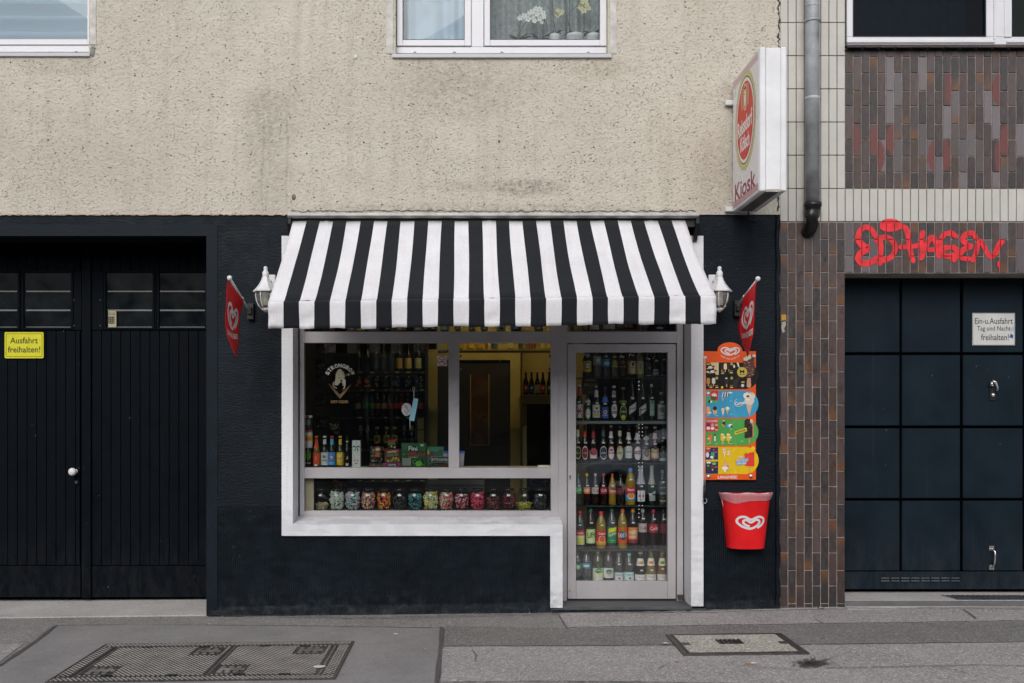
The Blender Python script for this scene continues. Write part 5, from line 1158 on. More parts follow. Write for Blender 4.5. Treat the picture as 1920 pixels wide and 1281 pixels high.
# green band
q_('#c8283c', 1323.5, 786, 1347, 809.5); btxt('COOKIES', 1335, 789.5, 21, 4.6, M_WPR, 3); e_('#5a2a5a', 1328, 797, 3.4, 3.4, 3); e_('#e9e0ec', 1328, 803, 3.4, 3.2, 3); e_('#e08a8a', 1336, 798, 3, 4.5, 3); e_('#efe2e2', 1336, 803.5, 3.6, 2.6, 3.4); q_('#9ccf7a', 1341, 795, 1346, 799, 3); q_('#9ccf7a', 1341, 805, 1346, 807.5, 3)
lolly(1357.5, 793, 5, 9, '#3a211a', bite='#e6dcd0'); e_('#cf9a4a', 1355, 797, 3, 1.2, 4); q_('#4aa3dc', 1362.5, 795.5, 1368, 802, 3); e_('#e9eef0', 1369.5, 798, 3.6, 3, 3.5); e_('#1b1f24', 1371.5, 799.5, 2, 2, 4)
lolly(1331.5, 820, 6, 13, '#e9702a', bite='#d8332a'); e_('#f0c8b0', 1328.5, 822.5, 2.6, 1.6, 5); P.flat(rect(1340.5, 821, 2.6, 13), bf(3), pc('#efe9e4')); P.flat(rect(1340.5, 815.5, 3, 4), bf(4), pc('#5a2a20'))
for cx in (1355, 1366): lolly(cx, 820, 7.5, 13, '#eac21c', bite='#f2e6b0'); P.flat(rrect(cx + 3.6, 820.5, 5.5, 2.8, 1), bf(5), pc('#e6d9dd'))
P.flat([(1377, 809.5), (1399, 802), (1401, 808.5), (1378, 815.5)], bf(5), pc('#e9cf3e')); btxt('NOGGER', 1389, 808.7, 20, 4.2, pc('#2a1d16'), 6, .03, -.30)
P.flat([(1403.5, 822), (1406.5, 822), (1406, 832), (1404, 832)], bf(3), pc('#cf8f5e')); P.flat([(1396, 789), (1400, 785.5), (1408, 786), (1412, 792), (1413.5, 798), (1413.5, 818), (1411, 821), (1398, 822), (1396, 820)], bf(4), pc('#c08a6a')); P.flat([(1396, 789), (1400, 785.5), (1406, 786), (1411, 800), (1411, 820), (1398, 822), (1396, 820)], bf(4.5), pc('#1d1210')); e_('#dccbb8', 1409, 790, 2.6, 3.6, 5)
for i in range(30): e_(random.choice(('#8a6a5c', '#6a4438')), random.uniform(1397.5, 1410), random.uniform(790, 820), .7, .6, 5, 6)
for cx, cy in ((1328, 832), (1343.5, 832), (1355, 832), (1371, 832), (1371, 805), (1391, 827.5)): P.flat(rect(cx, cy, 5, 1.5), bf(2), pc('#9cc98e'))
# yellow band
q_('#1b2a5c', 1323, 839, 1346.5, 862); q_('#16244e', 1323, 865.5, 1346.5, 888.5); P.flat(rect(1327.5, 846, 8, 3), bf(3), pc('#d8304e')); e_('#e8b03a', 1328, 841.5, 4, 1.6, 3); e_('#d9dde4', 1326.5, 853, 3, 5, 3); lolly(1336.5, 852, 6.5, 11, '#4aa060', bite='#6a2f8a'); e_('#e9edf0', 1334.5, 857.5, 3, 2.4, 5); e_('#d8303a', 1338.5, 843.5, 1.6, 1.8, 5); P.flat(rect(1342.5, 848, 4, 2), bf(3), pc('#e04a6a'))
e_('#e9e9e4', 1329, 867.5, 4.6, 1.8, 3); e_('#6f9a5a', 1328, 873.5, 2.2, 2.2, 3); e_('#7fae5a', 1339, 869.5, 4, 2.6, 3); lolly(1336, 876, 7, 7, '#5a3426'); P.flat(rect(1342.5, 876, 4, 2), bf(3), pc('#e04a6a')); e_('#2a3a2a', 1327.5, 880, 2.6, 5, 3)
cone(1358, 845, 6.5, 15, '#e9a9c4', '#efe0c0'); e_('#f0c8d4', 1366.5, 847, 3, 1.8, 3); e_('#f0c8d4', 1366.5, 851.5, 3, 1.8, 3); lolly(1360, 871, 4.6, 9, '#e89ab0'); lolly(1364.5, 876, 4, 8, '#c98a7a'); e_('#e6eaee', 1359.5, 878, 6.5, 3, 4); P.flat([(1356.5, 878), (1360, 877), (1361, 885), (1358, 885)], bf(5), pc('#e9e9ec'))
P.flat([(1380.5, 862), (1403, 858.5), (1404, 862), (1400, 866), (1399.5, 870.5), (1381, 873)], bf(5), pc('#5f93c4')); btxt('FLUTSCH', 1391.5, 863.5, 20, 4.3, M_WPR, 6, .03, -.06); btxt('FINGER', 1390.5, 869, 17.5, 4.2, M_WPR, 6, .03, -.06); P.flat(rrect(1388.5, 857, 8, 3.6, 1.4), bf(4), pc('#f0b8b0'))
P.flat([(1403.5, 874), (1406, 874), (1405.8, 886), (1403.8, 886)], bf(3), pc('#d99a5c')); P.flat([(1396, 851), (1399, 850), (1401, 849.5), (1403, 851), (1406, 848), (1409, 849), (1412, 847.5), (1414.5, 848.5), (1414.5, 873), (1413, 874.5), (1398, 874), (1396, 871)], bf(4), pc('#e03a24')); e_('#ecca20', 1412, 841, 4, 4, 3)
btxt('LANGNESE', 1364, 894.8, 36, 5.6, M_WPR, 3, .03); e_('#efd0c0', 1383, 892.6, .7, .7, 3, 8)
P.build('board_print', ic)
for (x, y) in ((1328.5, 893.5), (1408, 893)):
    b = MB(); c = at(x, y, BYd - .002); b.lathe([(0, .012), (.010, .011), (.016, .006), (.017, 0)], M_STEEL, 14, tuple(c), axis='y'); b.build('screw_cap', ic)
for (x, y) in ((1322, 670.5), (1413.5, 667.5)):
    b = MB(); c = at(x, y, BYd - .003); b.box(c.x - .012, c.x + .012, c.y - .004, c.y + .001, c.z - .010, c.z + .010, M_WPAINT); b.build('corner_clip', ic, bevel=.002)
# cord with snap hook
b = MB(); cr = empty('cord_hook', at(1322, 905, -.05), 'thin cord with a black snap hook hanging on the left edge of the orange board', 'cord'); b.tube([tuple(at(x, y, -.055)) for x, y in ((1321.5, 670), (1321.7, 760), (1321, 850), (1321.8, 911))], .0035, pc('#d9cfc4'), 6); b.build('cord', cr)
b = MB(); b.tube([tuple(at(1321.5, 910, -.055)), tuple(at(1321, 935, -.055))], .012, M_BLACK, 10); b.build('strap_end', cr)
b = MB(); c = at(1321.5, 939, -.055); b.tube([(c.x + .017 * math.cos(a), c.y, c.z + .020 * math.sin(a)) for a in [2 * math.pi * k / 14 for k in range(15)]], .0035, M_STEEL, 8); b.build('ring', cr)

# ------------------------------------------------------------ waste bin
wc = at(1399, 1030, -.01); wb_ = empty('waste_bin', (wc.x, -.02, wc.z), 'red wall hung waste bin with a white heart under the ice cream board', 'waste bin')
zt_, zb_ = Z(928, -.15), Z(1030, -.14); cxb = 2.193; M_REDP = pmat('red bin plastic', (.74, .010, .014), .45, spec=.3, var=.12, vscale=5, bump=.0008, bscale=18)
def binR(z): t_ = (z - zb_) / (zt_ - zb_); return .145 + .045 * t_, .135 + .045 * t_     # half width, depth
def binp(a, z, off=0.0):
    rx, ry = binR(z); ca, sa = math.cos(a), math.sin(a); e_ = 2 / 2.7
    return (cxb + (rx + off) * math.copysign(abs(ca) ** e_, ca), -.012 - (ry + off) * abs(sa) ** e_, z)
def binshell(b, zs_, off, m, n=40, wob=0.0, smooth=True):
    V = [];
    for j, z in enumerate(zs_):
        for i in range(n + 1):
            a = math.pi * i / n; w = wob * math.sin(i * 1.7 + j) if wob else 0; V.append(binp(a, z + w, off + abs(w) * .5))
    b.add(V, [(j * (n + 1) + i, j * (n + 1) + i + 1, (j + 1) * (n + 1) + i + 1, (j + 1) * (n + 1) + i) for j in range(len(zs_) - 1) for i in range(n)], m, smooth)
b = MB(); binshell(b, [zb_ + .001 + .02 * k for k in range(int((zt_ - zb_) / .02) + 1)] + [zt_], 0, M_REDP)
bot = [binp(math.pi * i / 40, zb_ + .001) for i in range(41)]; b.add(bot, [tuple(range(41))], M_REDP)
b.add([(cxb - .145, -.012, zb_), (cxb + .145, -.012, zb_), (cxb + .19, -.012, zt_), (cxb - .19, -.012, zt_)], [(0, 1, 2, 3)], M_REDP); o = b.build('bucket', wb_)
b = MB(); pts = [binp(math.pi * i / 40, zt_, .004) for i in range(41)]; b.tube(pts + [pts[0]], .006, M_REDP, 8); b.build('rim', wb_)
M_LINER = pmat('pink bin liner', (.72, .38, .42), .3, var=.25, vscale=30, bump=.006, bscale=30)
M_LINER2 = thin_glass('clear bin liner', (.9, .72, .74), haze=.45, hazecol=(.78, .42, .46), rough=.15)
b = MB(); n = 70; V = []
random.seed(3); ru = [random.uniform(-1, 1) for _ in range(n + 1)]
prof = [(-.05, -.010), (-.02, -.006), (.0, .004), (.012, .012), (.004, .018), (-.02, .014), (-.045, .010), (-.060, .008)]
for j, (dz, off) in enumerate(prof):
    for i in range(n + 1):
        a = math.pi * i / n; t_ = i / n; s_ = (1 + .5 * ru[i]); tail = (.028 * math.exp(-((t_ - .66) / .13) ** 2)) if j > 4 else 0
        z = zt_ + dz * (1 if dz > 0 else .7) + .0025 * ru[i] + .003 * math.sin(t_ * 13) - tail * (j - 4) / 3; x, y, z2 = binp(a, z, off + .002 * ru[(i * 3) % n]); V.append((x, y, z2))
b.add(V, [(j * (n + 1) + i, j * (n + 1) + i + 1, (j + 1) * (n + 1) + i + 1, (j + 1) * (n + 1) + i) for j in range(len(prof) - 1) for i in range(n)], M_LINER2, True)
bk = [(cxb + .2 * (2 * i / 20 - 1), -.016 - .010 * abs(math.sin(i * 1.3)), zt_ + .004 + .004 * math.sin(i * .7)) for i in range(21)]; bk2 = [(p[0] * .9 + cxb * .1, p[1] - .03, zt_ - .10) for p in bk]
b.add(bk + bk2, [(i, i + 1, 22 + i, 21 + i) for i in range(20)], M_LINER, True); b.build('bin_liner', wb_)
b = MB(); rz = Z(980, -.18)
def bfn(a, z):
    x = a; rx, ry = binR(z); e_ = 2 / 2.7; ca = min(.999, abs((x - cxb) / rx)) ** (1 / e_); sa = math.sqrt(max(0, 1 - ca * ca)); return (x, -.012 - ry * sa ** e_ - .0015, z)
stroke(b, [(X(1408, -.18) + a_ * .112, rz + c_ * .085) for a_, c_ in HEART], .018, bfn, M_WPR, False); b.build('heart_print', wb_)
b = MB(); b.box(cxb - .10, cxb + .10, -.011, -.001, zt_ - .16, zt_ - .02, M_IRON); b.build('wall_plate', wb_)

# ------------------------------------------------------------ signs on the garage doors
ys = empty('no_parking_sign', at(45.5, 648, GY - .01), 'yellow sign reading Ausfahrt freihalten! on the left garage door', 'sign')
Yy = GY - .012; c = at(45.5, 647.5, Yy); s_ = 1880 / (D + Yy)
b = MB(); b.prism([(c.x + a_, c.z + e_) for a_, e_ in rrect(0, 0, 73 / s_, 49 / s_, .012)], Yy - .004, Yy + .002, pc('#d6d120', .35)); b.build('plate', ys)
b = MB(); fn = wallfn(Yy - .0048, c.x, c.z); o_, i_ = rrect(0, 0, 68 / s_, 43.5 / s_, .008), rrect(0, 0, 66.6 / s_, 42.1 / s_, .007); n = len(o_)
b.flat(o_ + i_, fn, M_BLACK, [(k, (k + 1) % n, n + (k + 1) % n, n + k) for k in range(n)])
put_text(b, 'Ausfahrt', 0, 9 / s_, 52 / s_, 11.5 / s_, fn, M_BLACK, .012); put_text(b, 'freihalten!', 0, -8 / s_, 61 / s_, 11.5 / s_, fn, M_BLACK, .012); b.build('lettering', ys)
wsn = empty('no_parking_sign', at(1863, 617, HY - .01), 'white weathered sign reading Ein- u. Ausfahrt Tag und Nacht freihalten on the right garage', 'sign')
Yy = HY - .006; c = at(1863, 617.5, Yy); s_ = 1880 / (D + Yy); M_OLDW = pmat('old enamel', (.60, .60, .58), .35, var=.12, vscale=6)
b = MB(); b.box(c.x - 40 / s_, c.x + 40 / s_, Yy - .003, Yy + .003, c.z - 30.5 / s_, c.z + 30.5 / s_, M_OLDW); b.build('plate', wsn, bevel=.001)
b = MB(); fn = wallfn(Yy - .0038, c.x, c.z); o_, i_ = rect(0, 0, 79 / s_, 60 / s_), rect(0, 0, 77.6 / s_, 58.6 / s_)
b.flat(o_ + i_, fn, pc('#5a5a55'), [(k, (k + 1) % 4, 4 + (k + 1) % 4, 4 + k) for k in range(4)])
for s__, y, w in (('Ein-u.Ausfahrt', 15.5, 71), ('Tag und Nacht', .2, 63), ('freihalten!', -15, 52)): put_text(b, s__, 0 if y > 0 else 2 / s_, y / s_, w / s_, 11.5 / s_, fn, M_BLACK, .004)
b.flat([(p / s_, q / s_) for p, q in ((32, -8), (37, -12), (35, -18), (31, -15), (28, -17))], wallfn(Yy - .0044, c.x, c.z), pc('#2c4aa0')); b.flat([(p / s_, q / s_) for p, q in ((34, 4), (39, 6), (39, -8), (36, -2), (33, -4), (31, 1))], wallfn(Yy - .0044, c.x, c.z), pc('#9fb6c4')); b.build('lettering', wsn)
# keypad box with sticker behind the right-hand garage pane
kp = empty('keypad_box', at(210, 615, GY - .01), 'small beige box with a dark number grid inside the garage window', 'keypad')
Yy = GY - .020
b = MB(); b.pbox(203, 218, 583, 614, Yy, .015, pc('#a89f84')); b.build('case', kp, bevel=.001)
b = MB(); b.pbox(203.5, 214.5, 594, 607, Yy - .001, .001, M_BLACK)
for i in range(3):
    for j in range(3): b.pbox(204.7 + 3.3 * i, 206.6 + 3.3 * i, 596 + 3.6 * j, 598 + 3.6 * j, Yy - .002, .001, pc('#8f8872'))
fn = pxfn(Yy - .0012)
for k, s__ in enumerate('ESB'): vv, ff, x0, x1, y0, y1 = text_geo(s__, .0, 2); b.flat([(205 + 4 * k + 3 * (p - x0) / (x1 - x0), 591 - 4.5 * (q - y0) / (y1 - y0)) for p, q in vv], fn, pc('#4a463a'), ff)
b.build('keypad_face', kp)
PCG = 1.5
# ------------------------------------------------------------ bottles
PROF = {
 'pet':  [(.80, 0), (.97, .015), (1, .04), (1, .22), (.93, .30), (1, .38), (1, .60), (.93, .68), (.62, .80), (.38, .89), (.34, .905), (.34, .93)],
 'petb': [(.85, 0), (1, .02), (1, .10), (.96, .13), (1, .16), (1, .58), (.96, .66), (.72, .78), (.42, .88), (.36, .90), (.36, .93)],
 'beer': [(.85, 0), (.98, .012), (1, .03), (1, .50), (.93, .57), (.62, .67), (.45, .73), (.40, .80), (.36, .95), (.42, .955), (.42, .965)],
 'spirit': [(.9, 0), (1, .02), (1, .60), (.94, .66), (.6, .71), (.38, .74), (.34, .80), (.34, .93)],
 'sekt': [(.9, 0), (1, .02), (1, .42), (.94, .50), (.66, .62), (.46, .72), (.40, .86), (.42, .95)],
 'cone': [(.92, 0), (1, .02), (1, .28), (.96, .34), (.72, .55), (.50, .78), (.44, .86), (.42, .93)],
 'can':  [(.80, 0), (.92, .02), (1, .05), (1, .90), (.93, .96), (.86, .985), (.88, 1), (0, .99)],
 'jarb': [(.95, 0), (1, .03), (1, .72), (.9, .80), (.7, .84), (.7, .86)]}
BODY = {
 'brown': pmat('brown bottle glass', (.020, .009, .004), .08, var=.1, spec=.6), 'dark': pmat('dark bottle glass', (.006, .007, .006), .08, var=.1, spec=.6),
 'green': pmat('green bottle glass', (.008, .028, .012), .08, var=.1, spec=.6), 'cola': pmat('cola', (.014, .006, .004), .08, var=.1), 'orange': pmat('orange soda', (.30, .20, .02), .12, var=.1),
 'lemon': pmat('cloudy lemonade', (.28, .30, .16), .12, var=.1), 'amber': pmat('amber drink', (.22, .11, .02), .1, var=.2), 'juice': pmat('cloudy juice', (.22, .15, .04), .15, var=.1), 'juice2': pmat('rusty juice', (.20, .09, .03), .15, var=.1),
 'clear': thin_glass('clear bottle glass', (.50, .53, .50), 1, 1.7, haze=.10, hazecol=(.5, .55, .55)), 'water': thin_glass('water bottle', (.42, .50, .50), 1, 1.7, haze=.13, hazecol=(.45, .55, .56)), 'limew': thin_glass('lime water', (.45, .50, .33), 1, 1.7, haze=.16, hazecol=(.35, .38, .22)),
 'black': pmat('black can', (.008, .008, .008), .2), 'white': pmat('white can', (.6, .6, .6), .3), 'blue': pmat('blue bottle', (.02, .05, .18), .1)}
def profr(pf, t_, Rr):
    p = PROF[pf]
    for (r0, z0), (r1, z1) in zip(p, p[1:]):
        if z0 <= t_ <= z1: return Rr * (r0 + (r1 - r0) * ((t_ - z0) / (z1 - z0) if z1 > z0 else 0))
    return Rr * p[-1][0]
def bottle(name, loc, H, W, pf, body, cap, spec, label, cat='bottle', group=None, tagp=False, seg=16, rz=None):
    Rr = W / 2; rt = empty(name, loc, label, cat, group); x, y, z = loc
    if rz is None: rz = random.uniform(-.25, .25)
    b = MB(); b.lathe([(r * Rr, t_ * H) for r, t_ in PROF[pf]], BODY[body], seg, close=True)
    me = b.mesh('glass'); o = inst('glass', me, loc, rt)
    if pf not in ('can',):
        top = PROF[pf][-1]; cr = top[0] * Rr * 1.12; c0 = top[1] * H
        if cap:
            ch = H * (1 - top[1]) + (.0 if pf != 'beer' else .002); b = MB(); b.lathe([(cr, c0 - .30 * ch), (cr * 1.02, c0), (cr * 1.02, c0 + ch * .85), (cr * .85, c0 + ch), (0, c0 + ch)], pc(cap, .35), seg); inst('cap', b.mesh('cap'), loc, rt)
    L = MB(); has = False; k = 0
    for s in spec:
        k += 1; t_ = s[0]
        if t_ == 'b':        # band from z0 to z1
            _, z0, z1, c = s; n = 5; L.lathe([(profr(pf, z0 + (z1 - z0) * i / n, Rr) + .0006 + .0003 * k, (z0 + (z1 - z0) * i / n) * H) for i in range(n + 1)], pc(c, .5), seg)
        else:
            zc = s[1]; Rz = profr(pf, zc, Rr) + .0009 + .0005 * k; fn = cylfn(Rz, zc * H)
            if t_ == 'o': _, zc, w, h, c = s[:5]; dx = s[5] if len(s) > 5 else 0; dz = s[6] if len(s) > 6 else 0; n = 10; th = [math.pi * i / n for i in range(n + 1)]; L.flat([(dx * W - w * W / 2 * math.cos(a), dz * H - h * H / 2 * math.sin(a)) for a in th] + [(dx * W - w * W / 2 * math.cos(a), dz * H + h * H / 2 * math.sin(a)) for a in th], fn, pc(c, .5), [(i, i + 1, n + 2 + i, n + 1 + i) for i in range(n)])
            if t_ == 'r':
                _, zc, w, h, c = s[:5]; sl = s[5] if len(s) > 5 else 0; n = 6; A_ = [(-w * W / 2 + w * W * i / n, -h * H / 2 + sl * H * (i / n - .5)) for i in range(n + 1)]; B_ = [(a, q + h * H) for a, q in A_]
                L.flat(A_ + B_, fn, pc(c, .5), [(i, i + 1, n + 2 + i, n + 1 + i) for i in range(n)])
            if t_ == 't': _, zc, w, h, c, s_ = s[:6]; put_text(L, s_, 0, 0, w * W, h * H, fn, pc(c, .5), .02, rot=s[6] if len(s) > 6 else 0, res=1)
        has = True
    if has: inst('label', L.mesh('label'), loc, rt)
    if tagp:
        b = MB(); zc = tagp; fn = (lambda q_: (lambda a, c_: (a, -q_, zc * H + c_)))(profr(pf, zc, Rr) + .004); b.flat(rect(random.uniform(-.004, .004), 0, .024, .012), fn, pc('#b9bcc0', .5)); inst('price_tag', b.mesh('price_tag'), loc, rt)
    rt.rotation_euler[2] = rz * .35
    return rt
ORD = ['first', 'second', 'third', 'fourth', 'fifth', 'sixth', 'seventh', 'eighth', 'ninth', 'tenth', 'eleventh', 'twelfth', 'thirteenth', 'fourteenth', 'fifteenth']
DYB = .40; sB = 1880 / (D + DYB); random.seed(17)
def door_row(base, rowname, items):
    for i, (px, ytop, w, pf, body, cap, spec, look, tp) in enumerate(items):
        H = (base - ytop) / sB; yy = DYB + random.uniform(-.01, .015); loc = at(px, base, yy); loc.z = Z(base, DYB)
        bottle('bottle', loc, H, w / sB, pf, body, cap, spec, f'{look}, {ORD[i]} on {rowname}', 'bottle', 'bottles on the shelves behind the glass door', tp)
T = .68
door_row(709, 'the top door shelf', [
 (1100.5, 640, 16, 'sekt', 'dark', '#1a1a1a', [('b', .16, .46, '#d9b21c'), ('o', .33, .78, .20, '#5a1518'), ('o', .33, .58, .15, '#e9e6e2'), ('t', .33, .4, .03, '#2a2a2a', 'XXL'), ('b', .60, .66, '#b9b4b0')], 'dark bottle with yellow label', .58),
 (1120, 648, 15, 'spirit', 'clear', '#c9ccd0', [('b', .38, .66, '#8d99a2'), ('o', .54, .5, .12, '#c4ccd2'), ('t', .41, .8, .05, '#4a5560', 'VODKA')], 'clear bottle with silver blue label', .0),
 (1136.5, 650, 15, 'spirit', 'clear', '#d0d4d8', [('b', .36, .60, '#3d86bd'), ('o', .46, .8, .12, '#a9cde6')], 'clear bottle with sky blue label', .68),
 (1152, 651, 14, 'spirit', 'limew', '#c9b23a', [('o', .46, .8, .22, '#8f8430'), ('t', .36, .9, .05, '#b9b9a9', 'SOUR')], 'clear bottle with olive round label', .68),
 (1167, 651, 14, 'spirit', 'brown', '#3a2018', [('o', .5, .6, .12, '#7a4a22'), ('t', .36, .85, .04, '#8a7a6a', 'RUM')], 'brown bottle with small dark label', .68),
 (1185, 645, 15, 'spirit', 'brown', '#1a1512', [('b', .12, .50, '#b98850'), ('o', .30, .95, .36, '#c9b396'), ('o', .40, .3, .12, '#2a211c'), ('t', .30, .8, .04, '#3a2a20', 'SAILOR')], 'amber bottle with oval ship label', .66),
 (1200, 648, 14, 'spirit', 'lemon', '#c02020', [('b', .16, .52, '#a9a892'), ('t', .36, .6, .05, '#4a4a3a', 'PURE', 1.57), ('b', .12, .17, '#c9c220')], 'bottle with pale cream label and red cap', .0),
 (1215.5, 655, 13, 'spirit', 'dark', '#1a1a1a', [('o', .34, .8, .4, '#3a4248'), ('o', .34, .6, .3, '#14181a'), ('t', .34, .5, .06, '#8d979c', 'OLD'), ('b', .08, .10, '#7d878c')], 'black bottle with grey badge label', .66),
 (1229, 655, 13, 'spirit', 'dark', '#20242a', [('b', .10, .22, '#8a9096'), ('t', .27, .8, .08, '#a9b0b4', 'MWM')], 'black bottle with silver crown print', .6),
 (1243, 652, 11, 'spirit', 'dark', '#20242a', [('r', .3, .5, .22, '#2e3438'), ('t', .3, .4, .06, '#7d858a', 'GIN', 1.57)], 'slim black bottle with faint label', .6)])
door_row(789, 'the beer shelf of the door', [
 (1086, 722, 12, 'beer', 'brown', '#b9b4b6', [('b', .08, .46, '#d9d2d4'), ('r', .27, .9, .05, '#8e1f3a', .3), ('r', .27, .9, .05, '#8e1f3a', -.3), ('r', .27, .9, .04, '#8e1f3a'), ('b', .70, .92, '#a9334a')], 'bottle with red cross striped label', .52),
 (1102, 734, 13, 'beer', 'green', '#2a2a2a', [('o', .25, .95, .44, '#2f6a3a'), ('o', .25, .75, .32, '#d6cfc4'), ('t', .22, .6, .05, '#b02a2a', 'PILS'), ('o', .64, .9, .16, '#c9d0c9')], 'green bottle with green bordered label', .56),
 (1118, 724, 14, 'beer', 'brown', '#8a8a8a', [('b', .09, .46, '#cfcabc'), ('t', .26, .85, .04, '#2a2a2a', 'Radler'), ('o', .36, .3, .07, '#2a2a24'), ('o', .17, .55, .12, '#b9b24a'), ('b', .68, .88, '#d9d4c8')], 'brown bottle with cream label and neck', .50),
 (1134.5, 726, 13, 'beer', 'brown', '#20409a', [('b', .07, .40, '#2a5fae'), ('o', .26, .6, .12, '#c8d3e6'), ('o', .26, .35, .08, '#c03040'), ('t', .16, .8, .045, '#d0d8ea', 'BLAU'), ('b', .55, .72, '#3a6fc0')], 'bottle with bright blue label', .50),
 (1151, 724, 13, 'beer', 'dark', '#c9c6c4', [('o', .29, .95, .40, '#d0ccc8'), ('t', .36, .3, .09, '#a01f2e', 'B'), ('r', .24, 1.0, .07, '#1a1a1a'), ('t', .24, .9, .045, '#e0dcd8', 'BECKS'), ('b', .68, .86, '#c9c4c0'), ('t', .78, .25, .07, '#a01f2e', 'B')], 'dark beer bottle with BECKS label', .54),
 (1168, 727, 15, 'beer', 'dark', '#7f9a2a', [('o', .24, 1.0, .44, '#b3bd4a'), ('o', .24, .85, .38, '#1f3314'), ('t', .28, .7, .06, '#d9d9a0', 'Green'), ('o', .12, .5, .1, '#c9b92a'), ('b', .54, .62, '#5d7a22')], 'dark bottle with lime rimmed oval label', .50),
 (1185.5, 700, 16, 'sekt', 'dark', '#1a1a1a', [('r', .26, .95, .16, '#b6b9bc', .12), ('t', .26, .8, .05, '#2c3034', 'Trocken', .25)], 'tall dark bottle with slanted silver label', .47),
 (1204.5, 700, 16, 'sekt', 'dark', '#1a1a1a', [('r', .24, .95, .16, '#b6b9bc', .12), ('t', .24, .8, .05, '#2c3034', 'Brut', .25)], 'tall dark bottle with slanted grey label', .47),
 (1221.5, 720, 13, 'spirit', 'green', '#a9aeb0', [('r', .34, .7, .42, '#8fa29a'), ('t', .30, .3, .04, '#2e5a48', 'GIN'), ('o', .50, .5, .1, '#4a7f64')], 'green bottle with tall silver green label', .62),
 (1240, 735, 15, 'spirit', 'clear', '#8a8d8e', [('b', .06, .56, '#9da8a6'), ('o', .38, .6, .2, '#4a6a5c'), ('t', .18, .6, .04, '#4a5a55', 'KORN')], 'square shouldered bottle with pale grey label', .65)])
ov = lambda c1, c2, c3, txt, hgt=.34: [('o', .27, 1.0, hgt, c1), ('o', .27, .84, hgt * .84, c2), ('t', .27, .78, .05, c3, txt)]
door_row(868, 'the crowded ale shelf', [
 (1083, 797, 13, 'beer', 'brown', '#2a2a2a', ov('#c9c39a', '#1c3a2a', '#c9b23a', 'ALT') + [('b', .70, .88, '#c9c8b0')], 'brown bottle with green and gold oval', .54),
 (1096.5, 798, 13, 'beer', 'brown', '#2a2a2a', ov('#c9b4b0', '#6e2430', '#c98a92', 'Alt', .36) + [('b', .70, .84, '#c02a2a')], 'brown bottle with wine red oval', .54),
 (1112.5, 798, 14, 'beer', 'brown', '#2a2a2a', [('b', .12, .34, '#c9bcbc'), ('o', .30, 1.0, .2, '#a04a56'), ('t', .26, .8, .07, '#8e2230', 'Früh'), ('b', .68, .84, '#9a2030')], 'bottle with pink topped white label', .54),
 (1131, 798, 15, 'beer', 'dark', '#2a2a2a', ov('#b9b6bc', '#2a3040', '#c9ccd4', 'Gaffel', .36) + [('b', .72, .86, '#4a5058')], 'dark bottle with silver ringed oval', .54),
 (1145.5, 798, 13, 'beer', 'brown', '#b8a49a', ov('#b98088', '#c9c2c6', '#2a2226', 'SION', .36) + [('r', .35, .5, .05, '#a02030'), ('b', .66, .84, '#c0b8bc')], 'brown bottle with pink ringed oval', .54),
 (1162, 798, 14, 'beer', 'brown', '#3a3a30', ov('#8f8c6c', '#a5a284', '#2c2c20', 'OTTO', .38) + [('b', .72, .86, '#bdb6a4')], 'brown bottle with olive grey label', .54),
 (1178.5, 798, 14, 'beer', 'brown', '#1a1a1a', [('b', .13, .42, '#b3b9b4'), ('o', .42, .98, .06, '#b3b9b4'), ('t', .30, .85, .05, '#4a5a50', 'Helles'), ('b', .62, .82, '#c0c2c8')], 'brown bottle with pale grey green label', .54),
 (1195, 798, 15, 'beer', 'brown', '#a9a6a8', [('o', .26, .98, .36, '#c3c0c4'), ('r', .28, 1.0, .09, '#7a1f2e'), ('t', .28, .9, .055, '#e0dce0', 'TYSKIE'), ('b', .62, .80, '#b9bcc8')], 'brown bottle with maroon TYSKIE banner', .54),
 (1211.5, 800, 15, 'beer', 'brown', '#8a8a8a', [('b', .08, .38, '#a3a3a0'), ('o', .28, .7, .22, '#1c1c1e'), ('o', .28, .5, .16, '#7d5f4a'), ('o', .66, .95, .13, '#9aa09e')], 'brown bottle with round black seal', .52),
 (1228, 800, 14, 'beer', 'brown', '#a9a39a', [('b', .14, .40, '#b3a488'), ('o', .42, .6, .1, '#4a3a2e'), ('t', .30, .9, .04, '#7a2f22', 'Budweis'), ('b', .10, .14, '#9a4a58'), ('b', .66, .82, '#b09a90')], 'brown bottle with tan label and red strip', .52),
 (1243, 803, 13, 'spirit', 'dark', '#3a3f44', [('o', .32, .95, .34, '#4a4f54'), ('o', .32, .75, .26, '#14171a'), ('o', .32, .3, .1, '#6a7074'), ('b', .06, .14, '#8f979c')], 'black bottle with ringed round print', .72)])
soda = lambda c, tc, s_, c2=None: [('b', .36, .57, c)] + ([('r', .50, .9, .08, c2)] if c2 else []) + [('t', .47, .95, .10, tc, s_, .1)]
